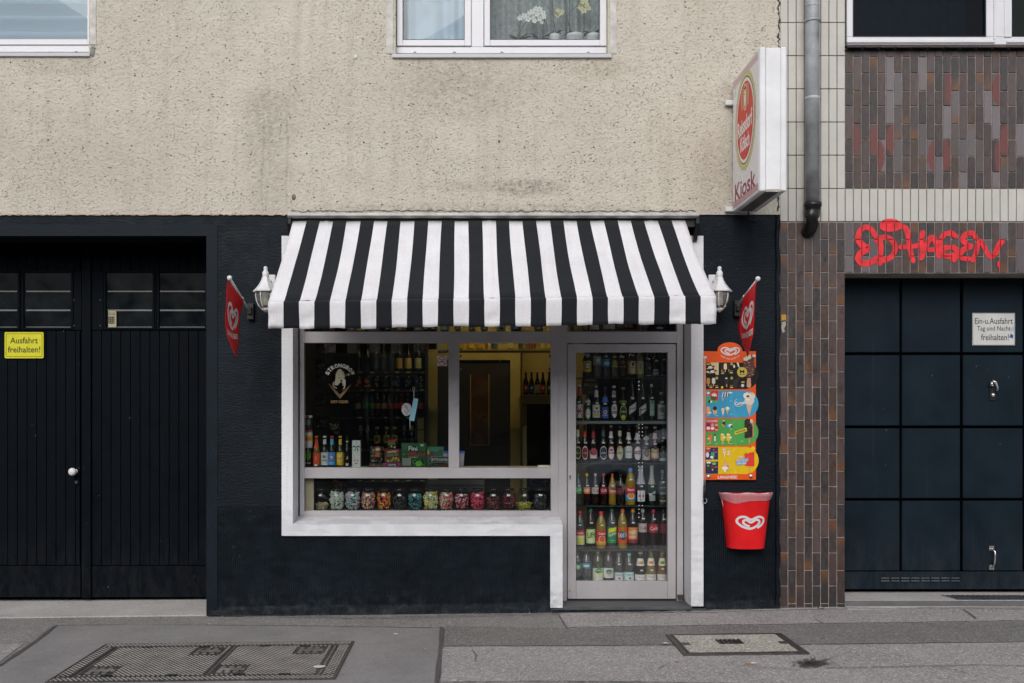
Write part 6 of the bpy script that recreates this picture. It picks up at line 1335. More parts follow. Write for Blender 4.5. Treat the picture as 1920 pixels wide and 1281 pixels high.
door_row(947, 'the middle soda shelf', [
 (1084, 888, 13, 'pet', 'clear', '#2f6a52', soda('#4aa35a', '#e6efe0', 'Sprite'), 'small clear lemonade bottle, green label and cap', .62),
 (1100.5, 888, 13, 'pet', 'cola', '#d9952a', soda('#d9682a', '#efe6e0', 'mezzo'), 'small dark bottle with orange label and cap', .62),
 (1116, 888, 13, 'pet', 'cola', '#a9a9ab', soda('#a8a2a0', '#7a1f26', 'Cola'), 'small cola bottle with silver label and cap', .62),
 (1131.5, 888, 13, 'pet', 'cola', '#b02a38', soda('#8e1a2a', '#e6d8da', 'Cola'), 'small cola bottle with red label and cap', .62),
 (1148, 888, 13, 'pet', 'orange', '#c0392a', soda('#d9481c', '#e6e6f0', 'Fanta', '#20403a'), 'small orange soda bottle with orange label', .62),
 (1163.5, 890, 13, 'pet', 'cola', '#1a1a1a', soda('#4a1018', '#8e2a34', 'Cola'), 'small cola bottle with dark red label', .0),
 (1182, 878, 19, 'petb', 'orange', '#3a7fd0', [('b', .14, .50, '#2a86b8'), ('b', .30, .50, '#b02030'), ('t', .43, .8, .08, '#efe6e6', 'Granini'), ('o', .25, .75, .17, '#efe9e0'), ('o', .26, .6, .14, '#d9741c'), ('o', .33, .2, .03, '#2f6a2a')], 'large yellow juice bottle with blue cap', .70),
 (1201.5, 868, 17, 'sekt', 'dark', None, [('r', .22, .95, .26, '#b9bcc2'), ('o', .22, .2, .07, '#b02a38', -.18), ('o', .22, .2, .07, '#b02a38', .18), ('t', .13, .4, .02, '#2a2a3a', 'SEKT'), ('b', .50, .94, '#9da0aa')], 'dark sparkling wine bottle with silver foil neck', .45),
 (1222, 872, 16, 'sekt', 'green', '#b5b3a8', [('b', .52, .95, '#8c9088'), ('r', .18, .75, .14, '#7d8586'), ('t', .30, .9, .08, '#c0c6c8', 'Brut', .5)], 'sparkling wine bottle with pale foil neck', .47),
 (1242, 882, 15, 'spirit', 'clear', '#6a6e70', [('r', .50, .9, .02, '#8a9092'), ('t', .34, .9, .07, '#9aa2a4', 'VODKA'), ('r', .12, .9, .04, '#8f926a')], 'clear spirit bottle with thin silver lettering', .66)])
big = lambda c, tc, s_, extra=[]: [('b', .17, .54, c)] + extra + [('t', .40, .95, .09, tc, s_, .12)]
door_row(1029, 'the large soda shelf', [
 (1087.5, 958, 17, 'petb', 'clear', '#c02030', [('b', .12, .50, '#d6d6a8'), ('b', .36, .50, '#b02030'), ('t', .43, .8, .07, '#efe6e6', 'Granini'), ('o', .24, .6, .16, '#d9c92a'), ('o', .17, .9, .05, '#a8c060')], 'large clear bottle with lemon picture label', .64),
 (1107.5, 954, 17, 'petb', 'cola', '#2a5a40', [('b', .15, .54, '#a9c97e'), ('t', .36, .95, .13, '#20281c', 'LiFt', .15), ('o', .22, .7, .07, '#d9e0c0'), ('b', .50, .54, '#20281c')], 'large bottle with pale green Lift label', .66),
 (1127, 959, 19, 'petb', 'orange', '#c02030', [('b', .12, .50, '#b02030'), ('t', .42, .8, .07, '#efe6e6', 'Granini'), ('b', .12, .22, '#d98a3a'), ('o', .27, .72, .18, '#e6c9a0'), ('o', .27, .6, .15, '#cf4a22'), ('o', .34, .2, .03, '#2f6a2a')], 'large yellow bottle with red orange fruit label', .64),
 (1147, 954, 18, 'petb', 'clear', '#1f5a44', [('b', .15, .54, '#1f7a4a'), ('r', .48, .95, .10, '#d6c92a', .05), ('t', .37, 1.05, .11, '#e6f0e6', 'Sprite', .25), ('t', .22, .5, .03, '#8fc09a', 'zero')], 'large clear bottle with green and yellow label', .66),
 (1167, 954, 18, 'petb', 'orange', '#d9682a', [('b', .15, .54, '#d9451c'), ('o', .34, .85, .22, '#1f2a4a'), ('t', .35, 1.1, .12, '#e9e9f0', 'FANTA', .12), ('o', .46, .4, .05, '#3a8a3a')], 'large orange soda bottle with FANTA label', .66),
 (1186.5, 954, 18, 'petb', 'cola', '#d9852a', [('b', .15, .54, '#d9782a'), ('b', .15, .24, '#7a1f3a'), ('t', .42, .98, .09, '#efe9e0', 'mezzo', .1), ('t', .32, .9, .09, '#efe9e0', 'mix!', .1)], 'large cola mix bottle with orange label', .66),
 (1205, 954, 16, 'petb', 'cola', '#a5a5a8', [('b', .42, .64, '#9d9596'), ('t', .53, .95, .08, '#7a1f2a', 'Cola', .08)], 'large cola bottle with silver label', .76),
 (1225, 955, 17, 'petb', 'cola', '#8e1f30', [('b', .42, .64, '#9a1a2c'), ('t', .53, 1.0, .10, '#e9dadc', 'Cola', .08)], 'large cola bottle with red label', .76),
 (1244, 956, 15, 'petb', 'cola', '#1a1a1c', [('b', .42, .64, '#5a1020')], 'large cola bottle with dark red label', .76)])
door_row(1090, 'the bottom door shelf', [
 (1083, 1035, 14, 'pet', 'water', '#2a6a5a', [('b', .40, .60, '#3a8a5a'), ('o', .5, .5, .12, '#c9d9d0')], 'water bottle with green label', .0),
 (1099.5, 1033, 19, 'pet', 'water', '#1f5a4a', [('b', .44, .62, '#4a6a86'), ('o', .53, .7, .08, '#a9c0d0')], 'large water bottle with dark green cap', .0),
 (1121, 1032, 20, 'petb', 'limew', '#8fa53a', [('b', .03, .44, '#d0d2b6'), ('o', .36, .8, .16, '#2f7a3a'), ('t', .38, .8, .05, '#e9f0e0', 'Volvic'), ('o', .26, .35, .09, '#c9c94a', .15)], 'bottle with lime cap and fruit label', .0),
 (1141, 1032, 19, 'petb', 'clear', '#d96a2a', [('b', .12, .44, '#d0cfc8'), ('o', .32, .7, .16, '#2f6a4a'), ('t', .30, .9, .06, '#e9efe9', 'Volvic'), ('t', .20, .4, .03, '#b03a3a', 'TEA')], 'clear bottle with orange cap and white label', .0),
 (1160.5, 1037, 17, 'petb', 'clear', '#8f9092', [('b', .02, .32, '#b9cede'), ('t', .24, .9, .05, '#4a6a9a', 'GEROL'), ('o', .12, .3, .08, '#b04a5a')], 'clear bottle with grey cap and pale blue label', .62),
 (1179.5, 1037, 18, 'petb', 'clear', '#6fb9b4', [('b', .02, .34, '#a9cce4'), ('t', .25, .9, .05, '#4a6a9a', 'GEROL'), ('o', .13, .3, .08, '#b04a5a')], 'clear bottle with turquoise cap', .62),
 (1200.5, 1033, 20, 'cone', 'dark', '#a9a68c', [('b', .02, .24, '#d3d0c4'), ('t', .16, .6, .04, '#b02a3a', 'Granini'), ('b', .52, .76, '#cfc6b4'), ('o', .62, .5, .1, '#b0785a')], 'dark juice bottle with flared base', .38),
 (1220.5, 1033, 19, 'cone', 'juice', '#a9a68c', [('b', .02, .24, '#d3d0c4'), ('t', .16, .6, .04, '#b02a3a', 'Granini'), ('b', .52, .76, '#d3c8b4'), ('o', .62, .5, .1, '#c9702a')], 'pale yellow juice bottle with flared base', .38),
 (1241.5, 1033, 18, 'cone', 'juice2', '#a9a68c', [('b', .02, .24, '#d3d0c4'), ('t', .16, .6, .04, '#b02a3a', 'Granini'), ('b', .52, .76, '#c9c4a4'), ('o', .62, .5, .1, '#5a7a2a')], 'rusty brown juice bottle with flared base', .42)])
# display rack behind the door
rk = empty('door_rack', at(1166, 1092, .45), 'dark rack of glass shelves full of bottles behind the shop door', 'shelf rack')
for py in (709, 789.3, 868.3, 947.3, 1029.3, 1090.3):
    b = MB(); z1 = Z(py, DYB); b.box(X(1066, .4), X(1268, .4), DYB - .06 if py != 789.3 else DYB - .085, DYB + .12, z1 - .008, z1, pmat('glass shelf edge', (.05, .07, .07), .15)); b.build('shelf', rk)
b = MB(); b.box(X(1078, .4), X(1256, .4), DYB - .09, DYB - .086, Z(795, .31), Z(789.5, .31), pmat('grey shelf lip', (.16, .19, .20), .4)); b.build('shelf_lip', rk)
for px in (1070, 1262):
    b = MB(); b.box(X(px - 3, .4), X(px + 3, .4), DYB - .05, DYB + .12, .06, 2.6, M_SHELF); b.build('upright', rk)
b = MB(); b.box(X(1190, .56), X(1268, .56), DYB + .16, DYB + .17, .06, 2.6, M_NIGHT); b.build('back_panel', rk)
# bottles above the transom (only their feet show)
for i, (px, w, pf, body, spec, look) in enumerate(((1080, 17, 'spirit', 'clear', [('b', .2, .6, '#aab4b8')], 'clear round bottle foot'), (1096, 12, 'spirit', 'amber', [('b', .05, .6, '#8a7a2a')], 'slim yellow bottle foot'), (1114, 17, 'spirit', 'brown', [('b', .04, .6, '#c9c3b8'), ('t', .09, .6, .03, '#2a2a2a', 'SOUR')], 'bottle foot with white label'), (1142, 21, 'spirit', 'clear', [('b', .05, .5, '#a9a39c')], 'wide bottle foot with pale shield label'), (1180, 14, 'spirit', 'brown', [('b', .1, .5, '#5a4a3a')], 'brown bottle foot'), (1208, 15, 'spirit', 'dark', [('b', .1, .5, '#2a3036')], 'dark bottle foot'), (1236, 18, 'spirit', 'dark', [('o', .08, .9, .06, '#8a8f94')], 'dark bottle foot with grey crescent'))):
    loc = at(px, 621, DYB); bottle('bottle', loc, .28, w / sB, pf, body, '#2a2a2a', spec, f'{look}, {ORD[i]} above the shop door', 'bottle', 'bottles above the shop door')
b = MB(); b.box(X(1066, .4), X(1268, .4), DYB - .06, DYB + .12, Z(621.3, .4) - .006, Z(621.3, .4), M_SHELF); b.build('upper_shelf', rk)
b = MB(); c = at(1107, 740, .50); bxr = empty('beer_carton', c, 'dark beer carton lettered BECKS behind the beer bottles in the door', 'carton')
b.box(c.x - .068, c.x + .068, .50, .56, c.z, c.z + .15, pmat('carton', (.018, .014, .010), .4)); b.build('box', bxr, bevel=.001)
b = MB(); fn = wallfn(.499, c.x, c.z); put_text(b, 'BECKS', 0, .085, .11, .022, fn, pc('#a08a4a'), .02); b.flat([(-.05 + .1 * k / 8, .118 + .02 * math.sin(math.pi * k / 8)) for k in range(9)] + [(.05 - .1 * k / 8, .11) for k in range(9)], fn, pc('#8a6a22')); b.build('lettering', bxr)
# LED string
ls = empty('light_string', at(1201, 797, .37), 'string of tiny white lights hanging among the bottles in the door', 'light string')
M_LED = pmat('led', (.9, .9, .85), emis=(1, .93, .78), estr=1.6)
b = MB(); b.tube([tuple(at(1201, y, .352)) for y in (715, 800, 880, 980)], .0012, M_BLACK, 5); b.build('wire', ls)
for (x, y) in ((1198, 716), (1198, 723), (1198, 730), (1198, 796), (1204.5, 796), (1198, 803), (1204.5, 803), (1198.5, 810), (1204.5, 810), (1199, 817), (1204.5, 817), (1198, 868), (1204.5, 868), (1197, 875), (1204.5, 875), (1197, 882), (1205, 882), (1198, 948), (1204.5, 948), (1198, 955), (1198, 962.5), (1198, 970)):
    b = MB(); b.ball(tuple(at(x, y, .352)), .0027, M_LED, 8); b.build('bulb', ls)
# ------------------------------------------------------------ things on the counter behind the window
CY = .40; sC = 1880 / (D + CY)
def counter_bottle(px, top, base, w, pf, body, cap, spec, lab, cat='bottle', grp='drinks on the window counter', yy=CY):
    loc = at(px, base, yy); loc.z = Z(base, yy); return bottle('can' if pf == 'can' else 'bottle', loc, (base - top) / (1880 / (D + yy)), w / (1880 / (D + yy)), pf, body, cap, spec, lab, cat, grp)
G6 = 'drinks on the window counter'
counter_bottle(578.5, 841, 875, 15, 'can', 'black', None, [('r', .6, .12, .5, '#5fae3a', .06), ('r', .6, .1, .5, '#5fae3a', -.2), ('o', .62, .1, .5, '#5fae3a', -.25), ('o', .60, .1, .44, '#5fae3a', .25), ('t', .2, .7, .08, '#c9cdd0', 'ENERGY')], 'black can with green claw marks, bottom of the can stack', 'can')
counter_bottle(578.5, 807, 840.6, 15, 'can', 'white', None, [('b', .05, .95, '#b9bac0'), ('b', .42, .72, '#c9952a'), ('t', .55, .9, .12, '#b02a2a', 'ORIGINAL'), ('b', .90, .99, '#b02a3a')], 'silver can with gold band, middle of the can stack', 'can')
counter_bottle(578.5, 778, 806.6, 14, 'can', 'black', None, [('b', .05, .95, '#20242a'), ('o', .5, .6, .4, '#6a7076'), ('b', .82, .96, '#b9bcc0'), ('r', .88, .4, .1, '#b02a3a')], 'dark can topping the can stack', 'can')
for px, top, w, body, cap, spec, lab in (
 (593.5, 818, 13.5, 'amber', '#d9602a', [('b', .10, .46, '#e04a2a'), ('t', .28, .6, .04, '#f0e0d0', 'Apfel', 1.57), ('b', .62, .90, '#e0482a'), ('r', .06, .4, .06, '#e9e4de')], 'amber cider bottle with orange label on the counter'),
 (609, 818, 14.5, 'dark', '#c9cdd2', [('b', .06, .48, '#c0c2c8'), ('o', .34, .4, .1, '#5a5a60'), ('t', .22, .7, .05, '#3a3a44', 'Weiss'), ('b', .74, .90, '#b9bcc4')], 'dark bottle with white label on the counter'),
 (622.5, 818, 14.5, 'dark', '#b02038', [('b', .06, .48, '#2a7fd0'), ('o', .32, .6, .16, '#c02a4a'), ('o', .32, .4, .1, '#e0a0b0'), ('t', .14, .6, .04, '#d0e0f0', 'Kirsch'), ('b', .72, .92, '#4a9ad9')], 'dark bottle with bright blue label on the counter'),
 (638, 818, 14, 'green', '#d9952a', [('b', .06, .48, '#e59a1c'), ('o', .36, .5, .12, '#f0dcae'), ('t', .20, .7, .06, '#f6e6c0', 'Mango'), ('b', .72, .90, '#d9a32a')], 'bottle with mango yellow label on the counter'),
 (651, 818, 11, 'dark', '#1a1a1c', [('t', .30, .5, .05, '#b9bcc0', 'Malt', 1.57), ('r', .08, .5, .08, '#a9acb0'), ('b', .80, .85, '#b9bcc0')], 'slim black bottle with vertical lettering on the counter')):
    counter_bottle(px, top, 875.5, w, 'beer', body, cap, spec, lab)
# gift box
g = at(668, 876, .33); gb = empty('gift_box', g, 'tall white gift box with a dark blue ribbon on the counter', 'box')
w, h = 15.5 / 225.7, 50 / 225.7; M_GW = pc('#c4c7d0')
b = MB(); b.box(g.x - w / 2, g.x + w / 2, .33, .38, g.z, g.z + h, M_GW); b.build('box', gb, bevel=.002)
b = MB(); fn = wallfn(.3288, g.x, g.z); NV_ = pc('#1c2a6a'); b.flat(rect(0, h * .76, w, .006), fn, NV_); b.flat([(0, h * .76), (-.02, h * .82), (-.027, h * .77)], fn, NV_); b.flat([(0, h * .76), (.02, h * .82), (.024, h * .77)], fn, NV_); b.flat([(0, h * .76), (-.018, h * .60), (-.008, h * .60)], fn, NV_); b.flat([(0, h * .76), (.022, h * .63), (.012, h * .60)], fn, NV_); b.flat(oval(0, h * .92, .003, .003, 8), fn, M_BLACK); b.build('ribbon', gb)
b = MB()
for sx in (-.012, .012): b.flat([(sx - .007, h * .22), (sx + .007, h * .22), (sx, h * .32)], fn, pc('#b03a4a'))
b.flat(rect(0, h * .14, .028, .005), fn, pc('#2a2a4a')); b.build('box_print', gb)
# sweets bags and boxes
def pack(px0, px1, py0, py1, Y, depth, base, prints, lab, cat, name, bag=False, tilt=0.0):
    c = at((px0 + px1) / 2, py1, Y); rt = empty(name, c, lab, cat); b = MB(); x0, x1, z0, z1 = X(px0, Y), X(px1, Y), Z(py1, Y), Z(py0, Y)
    if bag:
        n = 10; V = []
        for s in (-1, 1):
            for j in range(n + 1):
                for i in range(n + 1):
                    u, v = i / n, j / n; d = math.sin(math.pi * u) ** .5 * math.sin(math.pi * v) ** .5; V.append((x0 + (x1 - x0) * u, Y + depth / 2 + s * depth / 2 * d * (.9 + .1 * math.sin(u * 23 + v * 17)), z0 + (z1 - z0) * v + .003 * math.sin(u * 30) * (v > .95)))
        m1 = (n + 1) * (n + 1); b.add(V, [(k * m1 + j * (n + 1) + i, k * m1 + j * (n + 1) + i + 1, k * m1 + (j + 1) * (n + 1) + i + 1, k * m1 + (j + 1) * (n + 1) + i) for k in range(2) for j in range(n) for i in range(n)], pc(base, .25), True)
    else: b.box(x0, x1, Y, Y + depth, z0, z1, pc(base, .35))
    b.build('bag' if bag else 'box', rt)
    b = MB()
    for k, p in enumerate(prints):
        fn = lambda a, c_, k=k: tuple(at(a, c_, Y - .002 - .0005 * k))
        if p[0] == 'r': b.flat([(p[1], p[2]), (p[3], p[2] + (p[6] if len(p) > 6 else 0)), (p[3], p[4] + (p[6] if len(p) > 6 else 0)), (p[1], p[4])], fn, pc(p[5]))
        if p[0] == 'o': b.flat(oval(p[1], p[2], p[3], p[4], 16), fn, pc(p[5]))
        if p[0] == 't':
            vv, ff, x0_, x1_, y0_, y1_ = text_geo(p[6], .03, 1); ro = p[7] if len(p) > 7 else 0; o = []
            for a, q in vv: u = p[3] * ((a - x0_) / (x1_ - x0_) - .5); v = -p[4] * ((q - y0_) / (y1_ - y0_) - .5); o.append((p[1] + u * math.cos(ro) - v * math.sin(ro), p[2] + u * math.sin(ro) + v * math.cos(ro)))
            b.flat(o, fn, pc(p[5]), ff)
    if prints: b.build('print', rt)
    return rt
random.seed(31)
blot = lambda x0, x1, y0, y1, cols, n, r: [('o', random.uniform(x0, x1), random.uniform(y0, y1), random.uniform(.6, 1) * r, random.uniform(.5, .9) * r, random.choice(cols)) for _ in range(n)]
pack(693, 718, 838, 874, .42, .05, '#20281e', [('o', 708, 842, 7, 5, '#9a3a2e'), ('o', 708, 843, 4, 3, '#c9b9a0')] + blot(696, 716, 846, 858, ['#4a5a3a', '#5a3a30', '#6a6a4a', '#2a3a2a'], 16, 2.4) + [('t', 705, 855, 18, 4, '#7a7a5a', 'SWEETS'), ('r', 704, 849, 711, 857, '#b0502a')] + blot(696, 716, 860, 866, ['#8a7a6a', '#6a2a2a', '#4a5a4a'], 10, 2), 'dark multicoloured sweets display pack left of the sour sweets box', 'sweets pack', 'sweets_pack', True)
pack(692, 719, 869.5, 874.5, .40, .06, '#3a3a34', blot(694, 717, 870, 874, ['#8a8a7a', '#b05a2a', '#5a6a4a'], 8, 1.3), 'flat dark sweets tray under the dark display pack', 'sweets tray', 'sweets_tray')
pack(721, 751, 842, 869, .40, .06, '#4a2a28', [('r', 723, 845, 747, 850, '#a32a32', -2), ('t', 735, 847, 18, 3.4, '#e6d9d0', 'center', -.1), ('t', 736, 853, 22, 6, '#4a9a4a', 'SHOCK', -.12)] + blot(724, 749, 858, 866, ['#c9702a', '#a32a2a', '#d99a3a', '#5a7a3a'], 18, 2.2) + [('r', 722, 843, 724, 866, '#6a3a30')], 'red and green sour sweets box in the window', 'sweets box', 'sweets_box')
pack(727, 744, 824, 841, .42, .05, '#3a2a24', [('r', 727, 826, 743, 830, '#a3242c', -2), ('t', 735, 832, 14, 4.5, '#4a9a4a', 'SHOCK', -.1)] + blot(728, 743, 836, 840, ['#c9a03a', '#c9c0b0', '#5a3a2a'], 8, 1.8), 'raised lid card of the sour sweets box', 'display card', 'display_card', True)
pack(718, 752, 868.5, 875, .36, .05, '#8e2a6a', [('r', 724, 869.5, 746, 874.5, '#1c1f3a'), ('t', 735, 872, 16, 3, '#d9d6e6', 'CENTER')], 'pink and navy sweets tray below the sour sweets box', 'sweets tray', 'sweets_tray')
pack(752.5, 799, 830.5, 874.5, .38, .08, '#1f4a2c', [('r', 753.5, 832, 798, 845, '#27603a'), ('o', 775, 841, 11, 5.5, '#1a2040'), ('t', 774.5, 841, 17, 8, '#d6dcea', 'Fini', .05), ('r', 788.5, 833, 794, 837, '#b9bfc0'), ('t', 781, 852, 31, 7.5, '#9e2a30', 'MELON'), ('t', 757.5, 852, 6, 2.6, '#8aa08a', 'JOLI'), ('t', 775, 857.5, 18, 1.8, '#a9b8a0', 'CANDY'), ('r', 755, 859.5, 770, 873, '#8d9490')] + [('r', 756, 861 + 2 * k, 769, 861.7 + 2 * k, '#5a625e') for k in range(6)] + blot(774, 796, 862, 872, ['#3a6a3a', '#14301c', '#4a7a3a'], 14, 2.6) + [('o', 785, 869.5, 6, 5, '#5fae2a'), ('t', 785, 870, 7, 2, '#1f3a1a', 'NEW')], 'dark green sweets box lettered Fini MELON', 'sweets box', 'sweets_box')
pack(800, 832, 837.5, 874.5, .42, .08, '#2a6a58', [('r', 800.5, 838.5, 831, 846, '#2f8068'), ('o', 809, 854, 6, 7.5, '#6a2f50'), ('o', 803, 848, 2.4, 5, '#c9b23a'), ('o', 826, 846, 5, 3.4, '#6a4a3a')] + blot(802, 830, 862, 873, ['#20402c', '#5a7a3a', '#14241a'], 16, 2.6), 'green sweets box behind the Bitte klingeln sign', 'sweets box', 'sweets_box')
pack(808, 846, 856, 867.5, .36, .006, '#0c0d0e', [('r', 808.5, 856.5, 846, 857.2, '#a9aaa9'), ('r', 808.5, 866.3, 846, 867, '#a9aaa9'), ('r', 808.5, 857.2, 809.2, 866.3, '#a9aaa9'), ('t', 826.5, 861.8, 33, 4.8, '#c4c6c6', 'BITTE KLINGELN')], 'black sign lettered BITTE KLINGELN standing on the counter', 'sign', 'counter_sign')
pack(820, 846, 870.5, 875, .36, .05, '#4a281c', [], 'brown wooden block carrying the counter sign', 'wooden block', 'sign_block')
def tub(px, lab, w=13):
    c = at(px, 876, .40); rt = empty('tub', c, lab, 'plastic tub'); r_ = w / 2 / sC
    b = MB(); b.lathe([(r_ * .74, 0), (r_ * .98, .122)], thin_glass('frosted tub', (.8, .8, .82), haze=.75, hazecol=(.6, .6, .64), rough=.2), 18, tuple(c), close=True); b.build('body', rt)
    b = MB(); b.lathe([(r_ * 1.06, .118), (r_ * 1.08, .130), (r_ * .95, .134), (0, .134)], pc('#2a5fd0', .35), 18, tuple(c)); b.build('lid', rt)
tub(864.5, 'frosted tub with a blue lid beside the window post'); tub(836.5, 'blue lidded tub mostly hidden behind the window post')
pack(1009, 1034, 873, 877, .38, .08, '#c9c5bc', [], 'flat white tray at the right end of the counter', 'tray', 'tray')
# window prints
M_GOLDL = pc('#6f5a30'); M_CRM = pc('#8a8672')
b = MB(); fn0 = lambda k: (lambda a, c: tuple(at(a, c, FY + .0292 - .0004 * k)))
def up(fn, cx, cy): return lambda a, c: fn(cx + a, cy - c)
cx, cy = 637.5, 712
arc_text(b, 'STRONGBOW', 0, 0, 26.5, 160, 20, 7.5, up(fn0(1), cx, cy), pc('#a8a6a2'), .04)
stroke(b, [(615.5, 719), (637.5, 746.5), (659.5, 719)], .1, fn0(1), M_GOLDL, False, 0)
b.flat([(616, 719), (637.5, 740), (637.5, 748), (628, 737)], fn0(1), pc('#5f4426')); b.flat([(659.5, 719), (637.5, 740), (637.5, 748), (647, 737)], fn0(1), pc('#6f5430'))
b.flat([(629, 712), (629.5, 702), (633, 694.5), (637, 692), (641, 693), (645, 699), (647, 706), (645, 711), (638, 709), (634, 709.5)], fn0(2), M_CRM); b.flat([(639, 692.5), (641, 693), (646, 706), (642.5, 700)], fn0(3), pc('#3a372c'))
b.flat([(629, 711), (627, 722), (633, 723), (637, 718), (643, 716), (646, 722), (642, 732), (647, 728), (648, 716), (646, 711), (640, 709)], fn0(1), pc('#8f8b78')); b.flat(oval(641, 714, 3.4, 2.6, 10), fn0(3), M_BLACK); stroke(b, [(655, 700), (646, 706)], .8, fn0(2), M_CRM, False); b.flat([(655.5, 701.5), (651, 701), (654, 706)], fn0(2), M_CRM)
for k in range(5): stroke(b, [(641 + k * .3, 712 + 2.6 * k), (648, 713 + 2.4 * k)], 1.5, fn0(4), pc('#b5b19e'), False)
stroke(b, [(627, 716), (624.5, 721), (627, 726), (632, 728)], 1.6, fn0(2), pc('#8f8b78'), False)
put_text(b, 'DRY CIDER', 0, 0, 33, 5.2, up(fn0(1), 637, 753.5), pc('#7a6238'), .03); b.build('window_lettering', sw, label='cider lettering and archer emblem on the left pane')
b = MB(); b.flat([(819.5, 667.5), (838.3, 667.5), (838.3, 686.5), (819.5, 686.5)], fn0(1), pc('#c4c0bc')); o_, i_ = oval(829, 677, 8.8, 8.8, 28), oval(829, 677, 7.5, 7.5, 28); b.flat(o_ + i_, fn0(3), pc('#9e1f34'), [(k, (k + 1) % 28, 28 + (k + 1) % 28, 28 + k) for k in range(28)])
b.flat([(822.6, 678), (833, 678), (833, 679.8), (822.6, 679.8)], fn0(2), M_BLACK); stroke(b, [(823.5, 671.5), (834.5, 682.5)], 1.4, fn0(4), pc('#9e1f34'), False); stroke(b, [(833, 677), (834, 674), (831, 673), (829, 671)], .8, fn0(2), pc('#4a4a4a'), False); stroke(b, [(831, 677), (831.5, 675), (828, 673.5)], .8, fn0(2), pc('#4a4a4a'), False); b.build('no_smoking_sticker', sw)
b = MB(); b.flat([(762.5 + 9.5 * math.cos(a) * (1 + .05 * math.sin(9 * a)), 768 + 12 * math.sin(a) * (1 + .04 * math.cos(7 * a))) for a in [2 * math.pi * k / 24 for k in range(24)]], fn0(1), pc('#a9a9ac'))
for pts in (((757, 764), (761, 760), (764, 765)), ((758, 770), (763, 773), (768, 769)), ((760, 775), (765, 777)), ((763, 766), (766, 770))): stroke(b, list(pts), 1.0, fn0(3), pc('#5a4a50'), False)
stroke(b, [(760, 763), (764, 768)], 1.6, fn0(4), pc('#a04a58'), False); b.build('round_sticker', sw)
# face mask hanging on the pane
mk = empty('face_mask', at(776, 770, FY), 'pale blue disposable face mask hanging inside the window pane', 'face mask')
b = MB(); V = []; NJ = 18; q = [(775.5, 746.5), (784.5, 748), (776.5, 790), (767, 788)]
for j in range(NJ + 1):
    for i in range(3):
        u, v = i / 2, j / NJ; p0 = lerp(Vector(q[0]), Vector(q[1]), u); p1 = lerp(Vector(q[3]), Vector(q[2]), u); p = lerp(p0, p1, v); V.append(tuple(at(p.x, p.y, FY + .022 + (.004 if i == 1 else 0))))
b.add(V, [(j * 3 + i, (j + 1) * 3 + i, (j + 1) * 3 + i + 1, j * 3 + i + 1) for j in range(NJ) for i in range(2)], pc('#7fb3dc', .7)); b.build('mask_body', mk)
b = MB(); b.tube([tuple(at(x, y, FY + .02)) for x, y in ((776, 747), (775.5, 735), (773.5, 729), (775, 725.5), (777.5, 727), (776.5, 733), (776, 747))], .0018, pc('#c9c9cc'), 6); b.tube([tuple(at(x, y, FY + .02)) for x, y in ((769, 788), (768.5, 797), (769, 804))], .0022, pc('#c9c9cc'), 6); b.build('ear_loop', mk)
# ------------------------------------------------------------ sweets jars
jars = [('#c9a888', '#9fa08a', .35, 'a few pastel strips, mostly empty'), ('#b8c9b0', '#dbe3d4', .95, 'pale mint green sweets'), ('#7fb6b4', '#d99aa8', .95, 'turquoise and pink sweets'), ('#a9ad8a', '#b9505e', .9, 'olive and pink sweets'), ('#c99a1c', '#b8303a', .9, 'yellow and red gummies'), ('#1c1c1e', '#2e2e30', .7, 'black liquorice coins'), ('#1f4a56', '#4a8a90', .85, 'dark teal sweets'), ('#b9d2b4', '#d6b22a', .95, 'yellow and mint sticks'), ('#c9bfa0', '#c84a5a', .92, 'cream and red mixed sweets'), ('#8e2232', '#d88a94', .82, 'red and pink slices'), ('#b5203f', '#d0506a', .92, 'bright pink rings'), ('#5a3a2a', '#7a2a36', .6, 'brown and red sweets, half full'), ('#7a1c34', '#4a1a2a', .85, 'dark wine red laces'), ('#9a9430', '#b9b050', .38, 'yellow bananas, one third full'), ('#26282b', '#4a4e52', .8, 'dark grey salted liquorice')]
M_JAR = thin_glass('jar glass', (.88, .9, .9), 1, 1.55); random.seed(41)
JY = .42; sJ = 1880 / (D + JY)
jp = [(.30, 0), (.40, .004), (.78, .05), (.97, .30), (1, .45), (.97, .66), (.84, .86), (.62, .96), (.56, .98)]
